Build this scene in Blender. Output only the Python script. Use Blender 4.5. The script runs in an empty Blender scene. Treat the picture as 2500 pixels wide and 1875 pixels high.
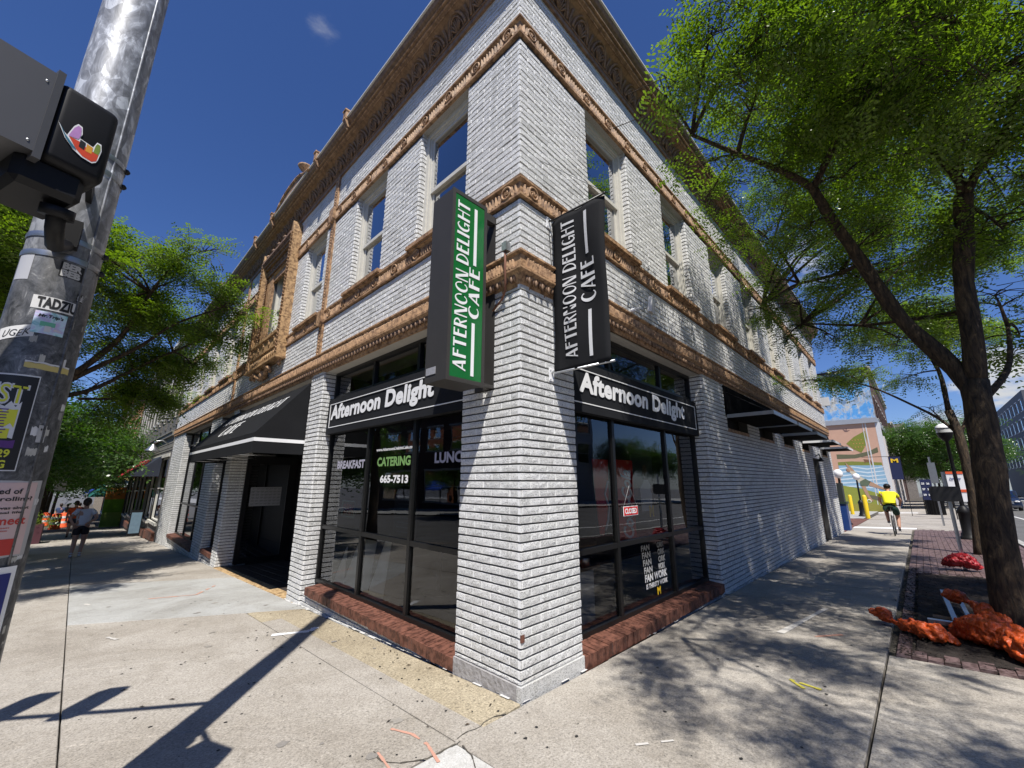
import bpy, bmesh, math, random
import numpy as np
from mathutils import Vector, Matrix
random.seed(7); RNG = np.random.default_rng(7)
R = math.radians
scene = bpy.context.scene
COL = scene.collection

# ------------------------------------------------------------------ camera, sky, sun, exposure
CAM = Vector((-2.5652, -2.3859, 1.6))
pitch, az, roll = 0.2334, 0.7709, 0.0029
Fw = Vector((math.cos(az)*math.cos(pitch), math.sin(az)*math.cos(pitch), math.sin(pitch)))
R0 = Vector((math.sin(az), -math.cos(az), 0)); U0 = R0.cross(Fw)
Rv = R0*math.cos(roll)+U0*math.sin(roll); Uv = U0*math.cos(roll)-R0*math.sin(roll)
cd = bpy.data.cameras.new("camera"); cam = bpy.data.objects.new("camera", cd); COL.objects.link(cam)
m = Matrix.Identity(4)
for i in range(3):
    m[i][0], m[i][1], m[i][2], m[i][3] = Rv[i], Uv[i], -Fw[i], CAM[i]
cam.matrix_world = m
cd.sensor_fit = 'HORIZONTAL'; cd.sensor_width = 36.0; cd.lens = 36.0*993.7/2500.0
cd.clip_start = 0.05; cd.clip_end = 1500
scene.camera = cam

SUN_AZ, SUN_EL = 50.5, 60.5      # light travels towards azimuth 50.5 deg
world = bpy.data.worlds.new("World"); scene.world = world; world.use_nodes = True
wn, wl = world.node_tree.nodes, world.node_tree.links
wn.clear()
wo = wn.new('ShaderNodeOutputWorld'); wb = wn.new('ShaderNodeBackground'); sky = wn.new('ShaderNodeTexSky')
sky.sky_type = 'NISHITA'; sky.sun_disc = False; sky.sun_elevation = R(SUN_EL)
sundir = Vector((-math.cos(R(SUN_AZ))*math.cos(R(SUN_EL)), -math.sin(R(SUN_AZ))*math.cos(R(SUN_EL)), math.sin(R(SUN_EL))))
sky.sun_rotation = math.atan2(sundir.x, sundir.y)
sky.air_density = 1.0; sky.dust_density = 0.3; sky.ozone_density = 1.6; sky.altitude = 250
wb.inputs['Strength'].default_value = 0.05
# small fair-weather clouds: soft noise patches at fixed directions of the sky
geo = wn.new('ShaderNodeTexCoord')
nrm = wn.new('ShaderNodeVectorMath'); nrm.operation = 'NORMALIZE'
wl.new(geo.outputs['Generated'], nrm.inputs[0])
cn = wn.new('ShaderNodeTexNoise'); cn.inputs['Scale'].default_value = 14; cn.inputs['Detail'].default_value = 7; cn.inputs['Roughness'].default_value = .62
mp = wn.new('ShaderNodeMapping'); mp.inputs['Scale'].default_value = (1, 1, 2.6)
wl.new(nrm.outputs[0], mp.inputs[0]); wl.new(mp.outputs[0], cn.inputs['Vector'])
total = None
def cloud(azd, eld, rad, lo, hi):
    global total
    d = (math.cos(R(azd))*math.cos(R(eld)), math.sin(R(azd))*math.cos(R(eld)), math.sin(R(eld)))
    dt = wn.new('ShaderNodeVectorMath'); dt.operation = 'DOT_PRODUCT'; dt.inputs[1].default_value = d
    wl.new(nrm.outputs[0], dt.inputs[0])
    mr = wn.new('ShaderNodeMapRange'); mr.inputs['From Min'].default_value = math.cos(R(rad)); mr.inputs['From Max'].default_value = 1.0
    wl.new(dt.outputs['Value'], mr.inputs['Value'])
    ad = wn.new('ShaderNodeMath'); ad.operation = 'MULTIPLY_ADD'; ad.inputs[1].default_value = .45
    wl.new(mr.outputs[0], ad.inputs[0]); wl.new(cn.outputs['Fac'], ad.inputs[2])
    m2 = wn.new('ShaderNodeMapRange'); m2.interpolation_type = 'SMOOTHSTEP'
    m2.inputs['From Min'].default_value = lo; m2.inputs['From Max'].default_value = hi
    wl.new(ad.outputs[0], m2.inputs['Value'])
    m3 = wn.new('ShaderNodeMath'); m3.operation = 'MULTIPLY'; wl.new(m2.outputs[0], m3.inputs[0])
    m4 = wn.new('ShaderNodeMapRange'); m4.inputs['From Min'].default_value = 0; m4.inputs['From Max'].default_value = .25
    wl.new(mr.outputs[0], m4.inputs['Value']); wl.new(m4.outputs[0], m3.inputs[1])
    if total is None: total = m3.outputs[0]
    else:
        mx = wn.new('ShaderNodeMath'); mx.operation = 'MAXIMUM'; wl.new(total, mx.inputs[0]); wl.new(m3.outputs[0], mx.inputs[1]); total = mx.outputs[0]
cloud(-7.5, 9.0, 4.5, .66, .95)
cloud(-3.0, 3.5, 5.0, .70, 1.05)
cloud(4.5, 24.5, 6.0, .78, 1.25)
cloud(75.3, 50.0, 2.6, .78, 1.9)
cloud(88.5, 53.0, 2.8, .82, 1.9)
mix = wn.new('ShaderNodeMix'); mix.data_type = 'RGBA'
wl.new(total, mix.inputs['Factor'])
hue = wn.new('ShaderNodeHueSaturation'); hue.inputs['Saturation'].default_value = 1.12
wl.new(sky.outputs[0], hue.inputs['Color'])
tint = wn.new('ShaderNodeMix'); tint.data_type = 'RGBA'; tint.blend_type = 'MULTIPLY'; tint.inputs[0].default_value = 1; tint.inputs[7].default_value = (.98, 1.16, 1.70, 1); wl.new(hue.outputs[0], tint.inputs[6]); wl.new(tint.outputs[2], mix.inputs[6]); mix.inputs[7].default_value = (9.5, 9.8, 10.2, 1)
wl.new(mix.outputs[2], wb.inputs['Color']); wl.new(wb.outputs[0], wo.inputs['Surface'])

sl = bpy.data.lights.new("sun", 'SUN'); so = bpy.data.objects.new("sun", sl); COL.objects.link(so)
sl.energy = 5.0; sl.angle = R(0.5); sl.color = (1.0, 0.955, 0.885)
so.rotation_euler = (-sundir).to_track_quat('-Z', 'Y').to_euler(); so.location = (-20, -25, 50)

scene.view_settings.view_transform = 'Standard'; scene.view_settings.look = 'None'
scene.view_settings.exposure = 0.45; scene.view_settings.gamma = 1.0
scene.view_settings.use_curve_mapping = False
scene.cycles.max_bounces = 7; scene.cycles.transparent_max_bounces = 16
scene.cycles.diffuse_bounces = 2; scene.cycles.glossy_bounces = 3; scene.cycles.transmission_bounces = 4
scene.cycles.caustics_reflective = False; scene.cycles.caustics_refractive = False

GX, GY = -0.016, -0.0439
def gz(x, y):
    """height of the sloping pavement"""
    if y > 60: y = 60+(y-60)*.4
    return GX*x+GY*max(y, -4.15)-(0)

# ------------------------------------------------------------------ helpers
def link(o, parent=None):
    COL.objects.link(o)
    if parent is not None: o.parent = parent
    return o
def tag(o, label=None, cat=None, group=None, kind=None):
    if label: o['label'] = label
    if cat: o['category'] = cat
    if group: o['group'] = group
    if kind: o['kind'] = kind
    return o
def empty(name, loc=(0, 0, 0), label=None, cat=None, group=None, rz=0):
    o = bpy.data.objects.new(name, None); o.empty_display_size = .1
    COL.objects.link(o); o.location = loc; o.rotation_euler = (0, 0, rz)
    return tag(o, label, cat, group)
def wparent(o, parent):
    """parent keeping world geometry (parent only translated / rotated)"""
    o.parent = parent
    o.matrix_parent_inverse = Matrix.Translation(parent.location).inverted() if parent.rotation_euler[2] == 0 else \
        (Matrix.Translation(parent.location) @ Matrix.Rotation(parent.rotation_euler[2], 4, 'Z')).inverted()
    return o
class MB:
    def __init__(s): s.v = []; s.f = []; s.smooth = []
    def add(s, vs, fs, smooth=False):
        n = len(s.v); s.v.extend([tuple(p) for p in vs]); s.f.extend([tuple(i+n for i in f) for f in fs]); s.smooth.extend([smooth]*len(fs)); return s
    def box(s, a, b):
        (x0, y0, z0), (x1, y1, z1) = a, b
        x0, x1 = sorted((x0, x1)); y0, y1 = sorted((y0, y1)); z0, z1 = sorted((z0, z1))
        return s.add([(x0,y0,z0),(x1,y0,z0),(x1,y1,z0),(x0,y1,z0),(x0,y0,z1),(x1,y0,z1),(x1,y1,z1),(x0,y1,z1)],
                     [(0,3,2,1),(4,5,6,7),(0,1,5,4),(1,2,6,5),(2,3,7,6),(3,0,4,7)])
    def obox(s, O, U, V, W):
        """box from corner O with edge vectors U,V,W"""
        O, U, V, W = map(Vector, (O, U, V, W))
        p = [O, O+U, O+U+V, O+V]; p += [q+W for q in p]
        f = [(0,3,2,1),(4,5,6,7),(0,1,5,4),(1,2,6,5),(2,3,7,6),(3,0,4,7)]
        if U.cross(V).dot(W) < 0: f = [t[::-1] for t in f]
        return s.add(p, f)
    def tube(s, pts, rad, n=8, caps=True, smooth=True):
        pts = [Vector(p) for p in pts]; rad = [rad]*len(pts) if not hasattr(rad, '__len__') else rad
        vs = []; up = None
        for i, p in enumerate(pts):
            d = (pts[min(i+1, len(pts)-1)]-pts[max(i-1, 0)]).normalized()
            if up is None:
                up = Vector((0, 0, 1)) if abs(d.z) < .9 else Vector((1, 0, 0))
            a = (up-d*up.dot(d)).normalized(); b = d.cross(a); up = a
            for k in range(n):
                t = 2*math.pi*k/n; vs.append(p+(a*math.cos(t)+b*math.sin(t))*rad[i])
        fs = [(i*n+k, i*n+(k+1) % n, (i+1)*n+(k+1) % n, (i+1)*n+k) for i in range(len(pts)-1) for k in range(n)]
        nv = len(s.v); s.add(vs, fs, smooth)
        if caps:
            s.f.append(tuple(nv+k for k in range(n))[::-1]); s.f.append(tuple(nv+(len(pts)-1)*n+k for k in range(n))); s.smooth += [False, False]
        return s
    def lathe(s, prof, c=(0, 0, 0), n=16, smooth=True):
        vs = [(c[0]+r*math.cos(2*math.pi*k/n), c[1]+r*math.sin(2*math.pi*k/n), c[2]+z) for r, z in prof for k in range(n)]
        fs = [(i*n+k, i*n+(k+1) % n, (i+1)*n+(k+1) % n, (i+1)*n+k) for i in range(len(prof)-1) for k in range(n)]
        return s.add(vs, fs, smooth)
    def sphere(s, c, r, n=8, m=6, smooth=True):
        r = (r, r, r) if not hasattr(r, '__len__') else r
        pr = [(math.sin(math.pi*i/m), -math.cos(math.pi*i/m)) for i in range(m+1)]
        vs = [(c[0]+r[0]*q*math.cos(2*math.pi*k/n), c[1]+r[1]*q*math.sin(2*math.pi*k/n), c[2]+r[2]*z) for q, z in pr for k in range(n)]
        return s.add(vs, [(i*n+k, i*n+(k+1) % n, (i+1)*n+(k+1) % n, (i+1)*n+k) for i in range(m) for k in range(n)], smooth)
    def prism(s, poly, O, U, V, N, d):
        """2D polygon (u,v) extruded d along N"""
        O, U, V, N = map(Vector, (O, U, V, N)); n = len(poly)
        a = [O+U*p[0]+V*p[1] for p in poly]; b = [q+N*d for q in a]
        area = sum(poly[i][0]*poly[(i+1) % n][1]-poly[(i+1) % n][0]*poly[i][1] for i in range(n))
        fl = (U.cross(V).dot(N)*area*d) < 0
        F = [tuple(range(n))[::-1], tuple(range(n, 2*n))]+[(i, (i+1) % n, n+(i+1) % n, n+i) for i in range(n)]
        if fl: F = [f[::-1] for f in F]
        return s.add(a+b, F)
    def mesh(s, name, mat=None):
        me = bpy.data.meshes.new(name); me.from_pydata(s.v, [], s.f)
        me.polygons.foreach_set('use_smooth', s.smooth)
        if mat: me.materials.append(mat)
        me.update(); return me
    def build(s, name, mat, parent=None, label=None, kind=None, cat=None, group=None):
        o = bpy.data.objects.new(name, s.mesh(name, mat)); COL.objects.link(o)
        if parent is not None: wparent(o, parent)
        return tag(o, label, cat, group, kind)
def copy_tree(o, parent=None, label=None):
    c = o.copy(); COL.objects.link(c)
    if parent is not None: c.parent = parent
    if label: c['label'] = label
    for ch in list(o.children): copy_tree(ch, c)
    return c

# ------------------------------------------------------------------ materials
def nodemat(name):
    mt = bpy.data.materials.new(name); mt.use_nodes = True
    nt = mt.node_tree; return mt, nt.nodes, nt.links, nt.nodes['Principled BSDF']
def pos(n, l, scale=(1, 1, 1)):
    g = n.new('ShaderNodeNewGeometry'); mp = n.new('ShaderNodeMapping'); mp.inputs['Scale'].default_value = scale
    l.new(g.outputs['Position'], mp.inputs['Vector']); return mp.outputs[0]
def noise(n, l, vec, scale, detail=3, rough=.5, dist=0):
    t = n.new('ShaderNodeTexNoise'); t.inputs['Scale'].default_value = scale; t.inputs['Detail'].default_value = detail
    t.inputs['Roughness'].default_value = rough; t.inputs['Distortion'].default_value = dist; l.new(vec, t.inputs['Vector']); return t.outputs['Fac']
def ramp(n, l, fac, stops):
    r = n.new('ShaderNodeValToRGB'); l.new(fac, r.inputs[0]); e = r.color_ramp.elements
    while len(e) < len(stops): e.new(.5)
    for q, (p, c) in zip(e, stops): q.position = p; q.color = (c[0], c[1], c[2], 1) if hasattr(c, '__len__') else (c, c, c, 1)
    return r.outputs[0]
def mixc(n, l, fac, a, b, mode='MIX'):
    mx = n.new('ShaderNodeMix'); mx.data_type = 'RGBA'; mx.blend_type = mode
    if hasattr(fac, 'links'): l.new(fac, mx.inputs[0])
    else: mx.inputs[0].default_value = fac
    for i, c in ((6, a), (7, b)):
        if hasattr(c, 'links'): l.new(c, mx.inputs[i])
        else: mx.inputs[i].default_value = (*c, 1)
    return mx.outputs[2]
def bump(n, l, h, dist, strength=1.0, nrm=None):
    b = n.new('ShaderNodeBump'); b.inputs['Distance'].default_value = dist; b.inputs['Strength'].default_value = strength
    l.new(h, b.inputs['Height'])
    if nrm is not None: l.new(nrm, b.inputs['Normal'])
    return b.outputs[0]
def simple(name, col, rough=.6, metal=0, var=.12, vs=4, bs=0, bd=.002, spec=.5, coat=0):
    mt, n, l, p = nodemat(name); v = pos(n, l)
    f = noise(n, l, v, vs, 5, .6)
    c = mixc(n, l, f, [x*(1-var) for x in col], [min(1, x*(1+var)) for x in col])
    l.new(c, p.inputs['Base Color']); p.inputs['Roughness'].default_value = rough; p.inputs['Metallic'].default_value = metal
    p.inputs['Specular IOR Level'].default_value = spec; p.inputs['Coat Weight'].default_value = coat
    if bs: l.new(bump(n, l, noise(n, l, v, bs, 4), bd), p.inputs['Normal'])
    return mt
M = {}
def white_brick():
    mt, n, l, p = nodemat('painted_brick'); v = pos(n, l)
    f1 = noise(n, l, v, 120, 4, .7); f2 = noise(n, l, v, 2.2, 5, .6); f3 = noise(n, l, v, 34, 4, .65)
    pits = ramp(n, l, f1, [(0.37, (.10, .10, .10)), (.47, (1, 1, 1))])
    base = ramp(n, l, f2, [(.25, (.74, .74, .725)), (.55, (.84, .84, .83)), (.8, (.87, .87, .86))])
    oi = n.new('ShaderNodeObjectInfo'); gi = n.new('ShaderNodeNewGeometry'); ra = n.new('ShaderNodeMath'); ra.operation = 'ADD'; l.new(oi.outputs['Random'], ra.inputs[0]); l.new(gi.outputs['Random Per Island'], ra.inputs[1]); rf = n.new('ShaderNodeMath'); rf.operation = 'FRACT'; l.new(ra.outputs[0], rf.inputs[0]); base = mixc(n, l, 1.0, base, ramp(n, l, rf.outputs[0], [(0, (.80, .80, .79)), (.25, (.93, .93, .92)), (1, (1, 1, 1))]), 'MULTIPLY')
    f4 = noise(n, l, v, 62, 5, .75); pits2 = ramp(n, l, f4, [(.36, (.40, .40, .40)), (.45, (1, 1, 1))])
    c = mixc(n, l, .75, base, pits, 'MULTIPLY'); c = mixc(n, l, .55, c, pits2, 'MULTIPLY')
    # grime streaks running down
    vs = pos(n, l, (7, 7, .5)); st = ramp(n, l, noise(n, l, vs, 1.6, 4, .6), [(.55, (1, 1, 1)), (.78, (.62, .61, .58))])
    c = mixc(n, l, .45, c, st, 'MULTIPLY')
    l.new(c, p.inputs['Base Color']); p.inputs['Roughness'].default_value = .5; p.inputs['Specular IOR Level'].default_value = .4
    b1 = bump(n, l, f3, .004, .8); b2 = bump(n, l, f1, .009, 1.0, b1); b2 = bump(n, l, f4, .006, 1.0, b2); l.new(b2, p.inputs['Normal'])
    return mt
M['wb'] = white_brick()
M['mortar'] = simple('painted_mortar', (.075, .073, .07), .8, var=.2, vs=20, bs=60)
def concrete(name, a, b, sp=.5, dark=.35, scale=70):
    mt, n, l, p = nodemat(name); v = pos(n, l)
    f = noise(n, l, v, scale, 3, .75); g = noise(n, l, v, 1.3, 6, .65)
    vo = n.new('ShaderNodeTexVoronoi'); vo.inputs['Scale'].default_value = scale*1.7; l.new(v, vo.inputs['Vector'])
    c = mixc(n, l, g, a, b)
    sp1 = ramp(n, l, f, [(.36, (dark,)*3), (.47, (.92,)*3), (.58, (1.0,)*3), (.68, (1.6,)*3)])
    c = mixc(n, l, sp, c, sp1, 'MULTIPLY')
    vb = n.new('ShaderNodeSeparateColor'); l.new(vo.outputs['Color'], vb.inputs[0]); c = mixc(n, l, .35, c, ramp(n, l, vb.outputs[0], [(0, (.62, .61, .6)), (.5, (1, 1, 1)), (1, (1.25, 1.25, 1.25))]), 'MULTIPLY')
    st = ramp(n, l, noise(n, l, v, .7, 6, .7, .6), [(.4, (1, 1, 1)), (.60, (.76, .74, .71)), (.72, (.60, .585, .565))]); c = mixc(n, l, .85, c, st, 'MULTIPLY'); s2_ = ramp(n, l, noise(n, l, v, 5.5, 6, .75, 1.0), [(.5, (1, 1, 1)), (.66, (.80, .79, .77))]); c = mixc(n, l, .7, c, s2_, 'MULTIPLY')
    l.new(c, p.inputs['Base Color']); p.inputs['Roughness'].default_value = .85
    l.new(bump(n, l, f, .003, .6), p.inputs['Normal']); return mt
M['conc'] = concrete('exposed_aggregate_concrete', (.36, .33, .29), (.43, .40, .355), .65)
M['conc2'] = concrete('smooth_grey_concrete', (.37, .375, .365), (.43, .43, .415), .45, .55, 90)
M['tan'] = concrete('tan_aggregate', (.33, .28, .20), (.50, .435, .31), .85, .32, 60)
M['palec'] = concrete('pale_new_concrete', (.52, .52, .51), (.60, .60, .58), .35, .6, 90)
M['asphalt'] = concrete('asphalt', (.10, .10, .10), (.15, .148, .145), .6, .5, 60)
M['base'] = simple('joint_soil', (.07, .062, .05), .95, vs=30)
M['grime'] = simple('paint_overspray', (.55, .545, .53), .7, vs=30, var=.2)
def terra(name, a, b, g=.85):
    mt, n, l, p = nodemat(name); v = pos(n, l)
    c = mixc(n, l, noise(n, l, v, 3.0, 6, .65), a, b)
    d = ramp(n, l, noise(n, l, v, 14, 4, .7), [(.40, (.28, .23, .20)), (.56, (1, 1, 1))]); c = mixc(n, l, g, c, d, 'MULTIPLY')
    st = ramp(n, l, noise(n, l, pos(n, l, (9, 9, .8)), 2, 3), [(.5, (1, 1, 1)), (.75, (.5, .45, .42))]); c = mixc(n, l, .5, c, st, 'MULTIPLY')
    l.new(c, p.inputs['Base Color']); p.inputs['Roughness'].default_value = .62
    l.new(bump(n, l, noise(n, l, v, 70, 4), .003, .8), p.inputs['Normal']); return mt
M['terra'] = terra('terracotta', (.37, .215, .11), (.53, .335, .185))
M['terra_dark'] = terra('weathered_terracotta', (.20, .12, .07), (.34, .21, .125))
M['terra_mid'] = terra('cornice_terracotta', (.22, .13, .07), (.33, .205, .115), .5)
M['terra_gold'] = terra('glazed_terracotta', (.42, .255, .115), (.54, .345, .17))
M['redbrick'] = terra('red_sill_brick', (.12, .048, .032), (.23, .095, .062))
M['blond'] = terra('blond_brick', (.50, .34, .17), (.62, .45, .25))
M['paver'] = terra('brown_paver', (.115, .075, .075), (.20, .135, .13))
M['paver_red'] = terra('red_paver', (.15, .06, .045), (.22, .10, .075))
M['frame'] = simple('dark_bronze_frame', (.012, .012, .012), .35, .3, vs=9)
M['trim'] = simple('cream_painted_wood', (.58, .56, .50), .5, vs=14, var=.18, bs=30)
M['soffit'] = simple('grey_white_soffit', (.50, .48, .44), .7, vs=5, var=.15)
M['signbox'] = simple('dark_grey_sign_metal', (.034, .031, .028), .6, .0, vs=5, var=.2)
M['green'] = simple('green_sign_panel', (.010, .135, .032), .22, vs=3, var=.12)
M['white'] = simple('white_paint', (.80, .80, .80), .5, vs=6, var=.05)
M['letter_dim'] = simple('white_vinyl', (.62, .62, .62), .6, vs=8, var=.08)
M['fabric'] = simple('black_canvas', (.010, .0105, .012), .85, vs=4, var=.35, bs=240, bd=.0006, spec=.2)
M['matte'] = simple('matte_black', (.006, .006, .0065), .95, vs=7, spec=.03)
M['sign_canvas'] = simple('charcoal_sign_canvas', (.0125, .0135, .016), .8, vs=3, var=.35, bs=200, bd=.0006, spec=.2)
M['black'] = simple('black_paint', (.007, .007, .008), .5, vs=7, spec=.25)
M['rubber'] = simple('rubber', (.015, .015, .015), .8)
M['greyplastic'] = simple('grey_metal_housing', (.10, .10, .105), .45, .4, vs=3)
M['silver'] = simple('bare_steel', (.45, .46, .47), .35, .9, vs=10)
M['rust'] = simple('rusty_conduit', (.17, .07, .04), .8, vs=20)
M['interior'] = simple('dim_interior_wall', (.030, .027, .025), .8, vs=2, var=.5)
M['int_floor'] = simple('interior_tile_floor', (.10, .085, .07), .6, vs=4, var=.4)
M['red'] = simple('red_print', (.62, .015, .015), .5)
M['orange'] = simple('orange_plastic_bag', (.50, .075, .012), .42, vs=9, var=.4, bs=16, bd=.03)
M['redbag'] = simple('red_plastic_bag', (.30, .010, .016), .42, vs=9, var=.4, bs=16, bd=.03)
M['yellow'] = simple('yellow_paint', (.75, .52, .015), .5)
M['navy'] = simple('navy_fabric', (.008, .014, .065), .7)
M['gold'] = simple('maize_print', (.80, .52, .02), .6)
M['blue'] = simple('blue_painted_steel', (.015, .05, .20), .4)
M['wood'] = simple('weathered_board', (.22, .13, .075), .8, vs=10, var=.3)
M['catgreen'] = simple('green_vinyl', (.17, .32, .10), .6)
M['mauve'] = simple('lilac_grey_vinyl', (.36, .35, .42), .6)
M['skin'] = simple('skin', (.46, .25, .17), .5, vs=20, var=.08)
M['hair'] = simple('dark_hair', (.025, .013, .008), .6, vs=60, var=.4)
M['tee'] = simple('heather_grey_tee', (.62, .62, .66), .9, vs=14, var=.12, bs=30, bd=.006)
M['shorts'] = simple('black_shorts', (.012, .012, .016), .85)
M['neon'] = simple('yellow_jersey', (.72, .70, .01), .8, vs=9, var=.1, bs=16, bd=.01)
M['dgreen'] = simple('dark_green_shorts', (.006, .035, .022), .8)
M['orangeshirt'] = simple('orange_shirt', (.70, .09, .02), .8)
M['shoe'] = simple('white_shoe', (.6, .6, .6), .6)
M['mulch'] = simple('dark_mulch', (.018, .012, .009), .95, vs=40, var=.6, bs=50, bd=.02)
def galv():
    mt, n, l, p = nodemat('galvanised_steel'); v = pos(n, l, (1, 1, .45))
    vo = n.new('ShaderNodeTexVoronoi'); vo.inputs['Scale'].default_value = 26; l.new(v, vo.inputs['Vector'])
    sp = n.new('ShaderNodeSeparateColor'); l.new(vo.outputs['Color'], sp.inputs[0])
    w = noise(n, l, v, 13, 5, .65, 2.2)
    f = n.new('ShaderNodeMath'); f.operation = 'MULTIPLY_ADD'; f.inputs[1].default_value = .28; l.new(sp.outputs[0], f.inputs[0]); l.new(w, f.inputs[2])
    c = ramp(n, l, f.outputs[0], [(.30, (.12, .125, .13)), (.52, (.24, .245, .255)), (.68, (.38, .39, .41)), (.80, (.66, .68, .70))])
    # grime and torn glue lower down where bills were pasted
    s = n.new('ShaderNodeSeparateXYZ'); g = n.new('ShaderNodeNewGeometry'); l.new(g.outputs['Position'], s.inputs[0])
    h = n.new('ShaderNodeMapRange'); h.inputs['From Min'].default_value = 2.95; h.inputs['From Max'].default_value = 2.3; l.new(s.outputs[2], h.inputs['Value'])
    k = ramp(n, l, noise(n, l, pos(n, l, (1, 1, .7)), 17, 8, .75, 1.5), [(.34, (.025, .025, .026)), (.47, (.085, .087, .09)), (.60, (.16, .16, .165)), (.70, (.50, .50, .48))])
    c = mixc(n, l, h.outputs[0], c, k)
    l.new(c, p.inputs['Base Color']); p.inputs['Metallic'].default_value = .25; p.inputs['Roughness'].default_value = .42
    l.new(bump(n, l, w, .001, .4), p.inputs['Normal']); return mt
M['galv'] = galv()
def glass(name, tint, refl=1.0, base=.0):
    mt, n, l, p = nodemat(name); n.remove(p); out = n['Material Output']
    tr = n.new('ShaderNodeBsdfTransparent'); tr.inputs[0].default_value = (*tint, 1)
    gl = n.new('ShaderNodeBsdfGlossy'); gl.inputs['Roughness'].default_value = .0; gl.inputs[0].default_value = (.95, .97, 1, 1)
    fr = n.new('ShaderNodeFresnel'); fr.inputs['IOR'].default_value = 1.55
    v = pos(n, l); b = bump(n, l, noise(n, l, v, 1.1, 2), .02, .12); l.new(b, gl.inputs['Normal'])
    ma = n.new('ShaderNodeMath'); ma.operation = 'MULTIPLY_ADD'; ma.inputs[1].default_value = 1.5*refl; ma.inputs[2].default_value = base; ma.use_clamp = True
    l.new(fr.outputs[0], ma.inputs[0]); mx = n.new('ShaderNodeMixShader'); l.new(ma.outputs[0], mx.inputs[0]); l.new(tr.outputs[0], mx.inputs[1]); l.new(gl.outputs[0], mx.inputs[2])
    l.new(mx.outputs[0], out.inputs[0]); return mt
M['glass'] = glass('shop_window_glass', (.72, .74, .72), .85, .0)
M['glass_up'] = glass('upper_window_glass', (.25, .26, .30), 1.8, .12)
def bark():
    mt, n, l, p = nodemat('bark'); v = pos(n, l, (1, 1, .22))
    f = noise(n, l, v, 22, 6, .7, .8)
    c = ramp(n, l, f, [(.36, (.009, .006, .004)), (.5, (.045, .030, .018)), (.68, (.12, .08, .042))])
    l.new(c, p.inputs['Base Color']); p.inputs['Roughness'].default_value = .9; l.new(bump(n, l, f, .03, 1), p.inputs['Normal']); return mt
M['bark'] = bark()
def leafmat(name, a, b):
    mt, n, l, p = nodemat(name); out = n['Material Output']; v = pos(n, l)
    g = n.new('ShaderNodeNewGeometry')
    c = mixc(n, l, g.outputs['Random Per Island'], a, b); c2 = mixc(n, l, noise(n, l, v, 1.4, 3), [x*.75 for x in a], [x*1.2 for x in b]); c = mixc(n, l, .4, c, c2)
    l.new(c, p.inputs['Base Color']); p.inputs['Roughness'].default_value = .32; p.inputs['Specular IOR Level'].default_value = .6
    t = n.new('ShaderNodeBsdfTranslucent'); cc = mixc(n, l, 1.0, c, (1.35, 1.6, .35), 'MULTIPLY'); l.new(cc, t.inputs[0])
    mx = n.new('ShaderNodeMixShader'); mx.inputs[0].default_value = .48; l.new(p.outputs[0], mx.inputs[1]); l.new(t.outputs[0], mx.inputs[2]); l.new(mx.outputs[0], out.inputs[0]); return mt
M['leaf'] = leafmat('locust_leaf', (.065, .12, .014), (.20, .27, .035))
M['leaf_dark'] = leafmat('dark_leaf', (.035, .085, .02), (.085, .16, .03))

# ------------------------------------------------------------------ text
DECO = {}
def _rect(a, b, c, d): return [(a, b), (c, b), (c, d), (a, d)]
def _ring(cx, cy, ro, ri, a0, a1, off=(0, 0), n=10):
    out = []
    for i in range(n):
        t0, t1 = R(a0+(a1-a0)*i/n), R(a0+(a1-a0)*(i+1)/n)
        out.append([(cx+ro[0]*math.cos(t0), cy+ro[1]*math.sin(t0)), (cx+ro[0]*math.cos(t1), cy+ro[1]*math.sin(t1)),
                    (cx+off[0]+ri[0]*math.cos(t1), cy+off[1]+ri[1]*math.sin(t1)), (cx+off[0]+ri[0]*math.cos(t0), cy+off[1]+ri[1]*math.sin(t0))])
    return out
T_, K_ = .085, .20
DECO['A'] = (.72, [[(0, 0), (.10, 0), (.44, 1), (.34, 1)], [(.32, 1), (.50, 1), (.72, 0), (.50, 0)], _rect(.10, .20, .60, .20+T_)])
DECO['F'] = (.52, [_rect(0, 0, K_, 1), _rect(K_, 1-T_, .52, 1), _rect(K_, .60, .46, .60+T_)])
DECO['T'] = (.60, [_rect(0, 1-T_, .60, 1), _rect(.20, 0, .40, 1-T_)])
DECO['E'] = (.52, [_rect(0, 0, K_, 1), _rect(K_, 1-T_, .52, 1), _rect(K_, .60, .46, .60+T_), _rect(K_, 0, .52, T_)])
DECO['R'] = (.62, [_rect(0, 0, K_, 1)]+_ring(K_, .74, (.36, .26), (.24, .18), -90, 90)+[[(.22, .50), (.36, .50), (.62, 0), (.50, 0)]])
DECO['N'] = (.70, [_rect(0, 0, T_, 1), [(T_*.6, 1), (T_*.6+.20, 1), (.70-T_*.6, 0), (.70-T_*.6-.20, 0)], _rect(.70-T_, 0, .70, 1)])
DECO['O'] = (.72, _ring(.36, .5, (.36, .5), (.22, .42), 0, 360, (.05, 0), 22))
DECO['D'] = (.66, [_rect(0, 0, K_, 1)]+_ring(K_, .5, (.46, .5), (.36, .42), -90, 90))
DECO['L'] = (.50, [_rect(0, 0, K_, 1), _rect(K_, 0, .50, T_)])
DECO['I'] = (.20, [_rect(0, 0, K_, 1)])
DECO['G'] = (.72, _ring(.36, .5, (.36, .5), (.22, .42), 50, 340, (.05, 0), 18)+[_rect(.60, 0, .72, .42), _rect(.42, .36, .72, .36+T_)])
DECO['H'] = (.66, [_rect(0, 0, K_, 1), _rect(K_, .55, .58, .55+T_), _rect(.58, 0, .66, 1)])
DECO['C'] = (.66, _ring(.38, .5, (.38, .5), (.22, .42), 45, 315, (.06, 0), 18))
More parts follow.
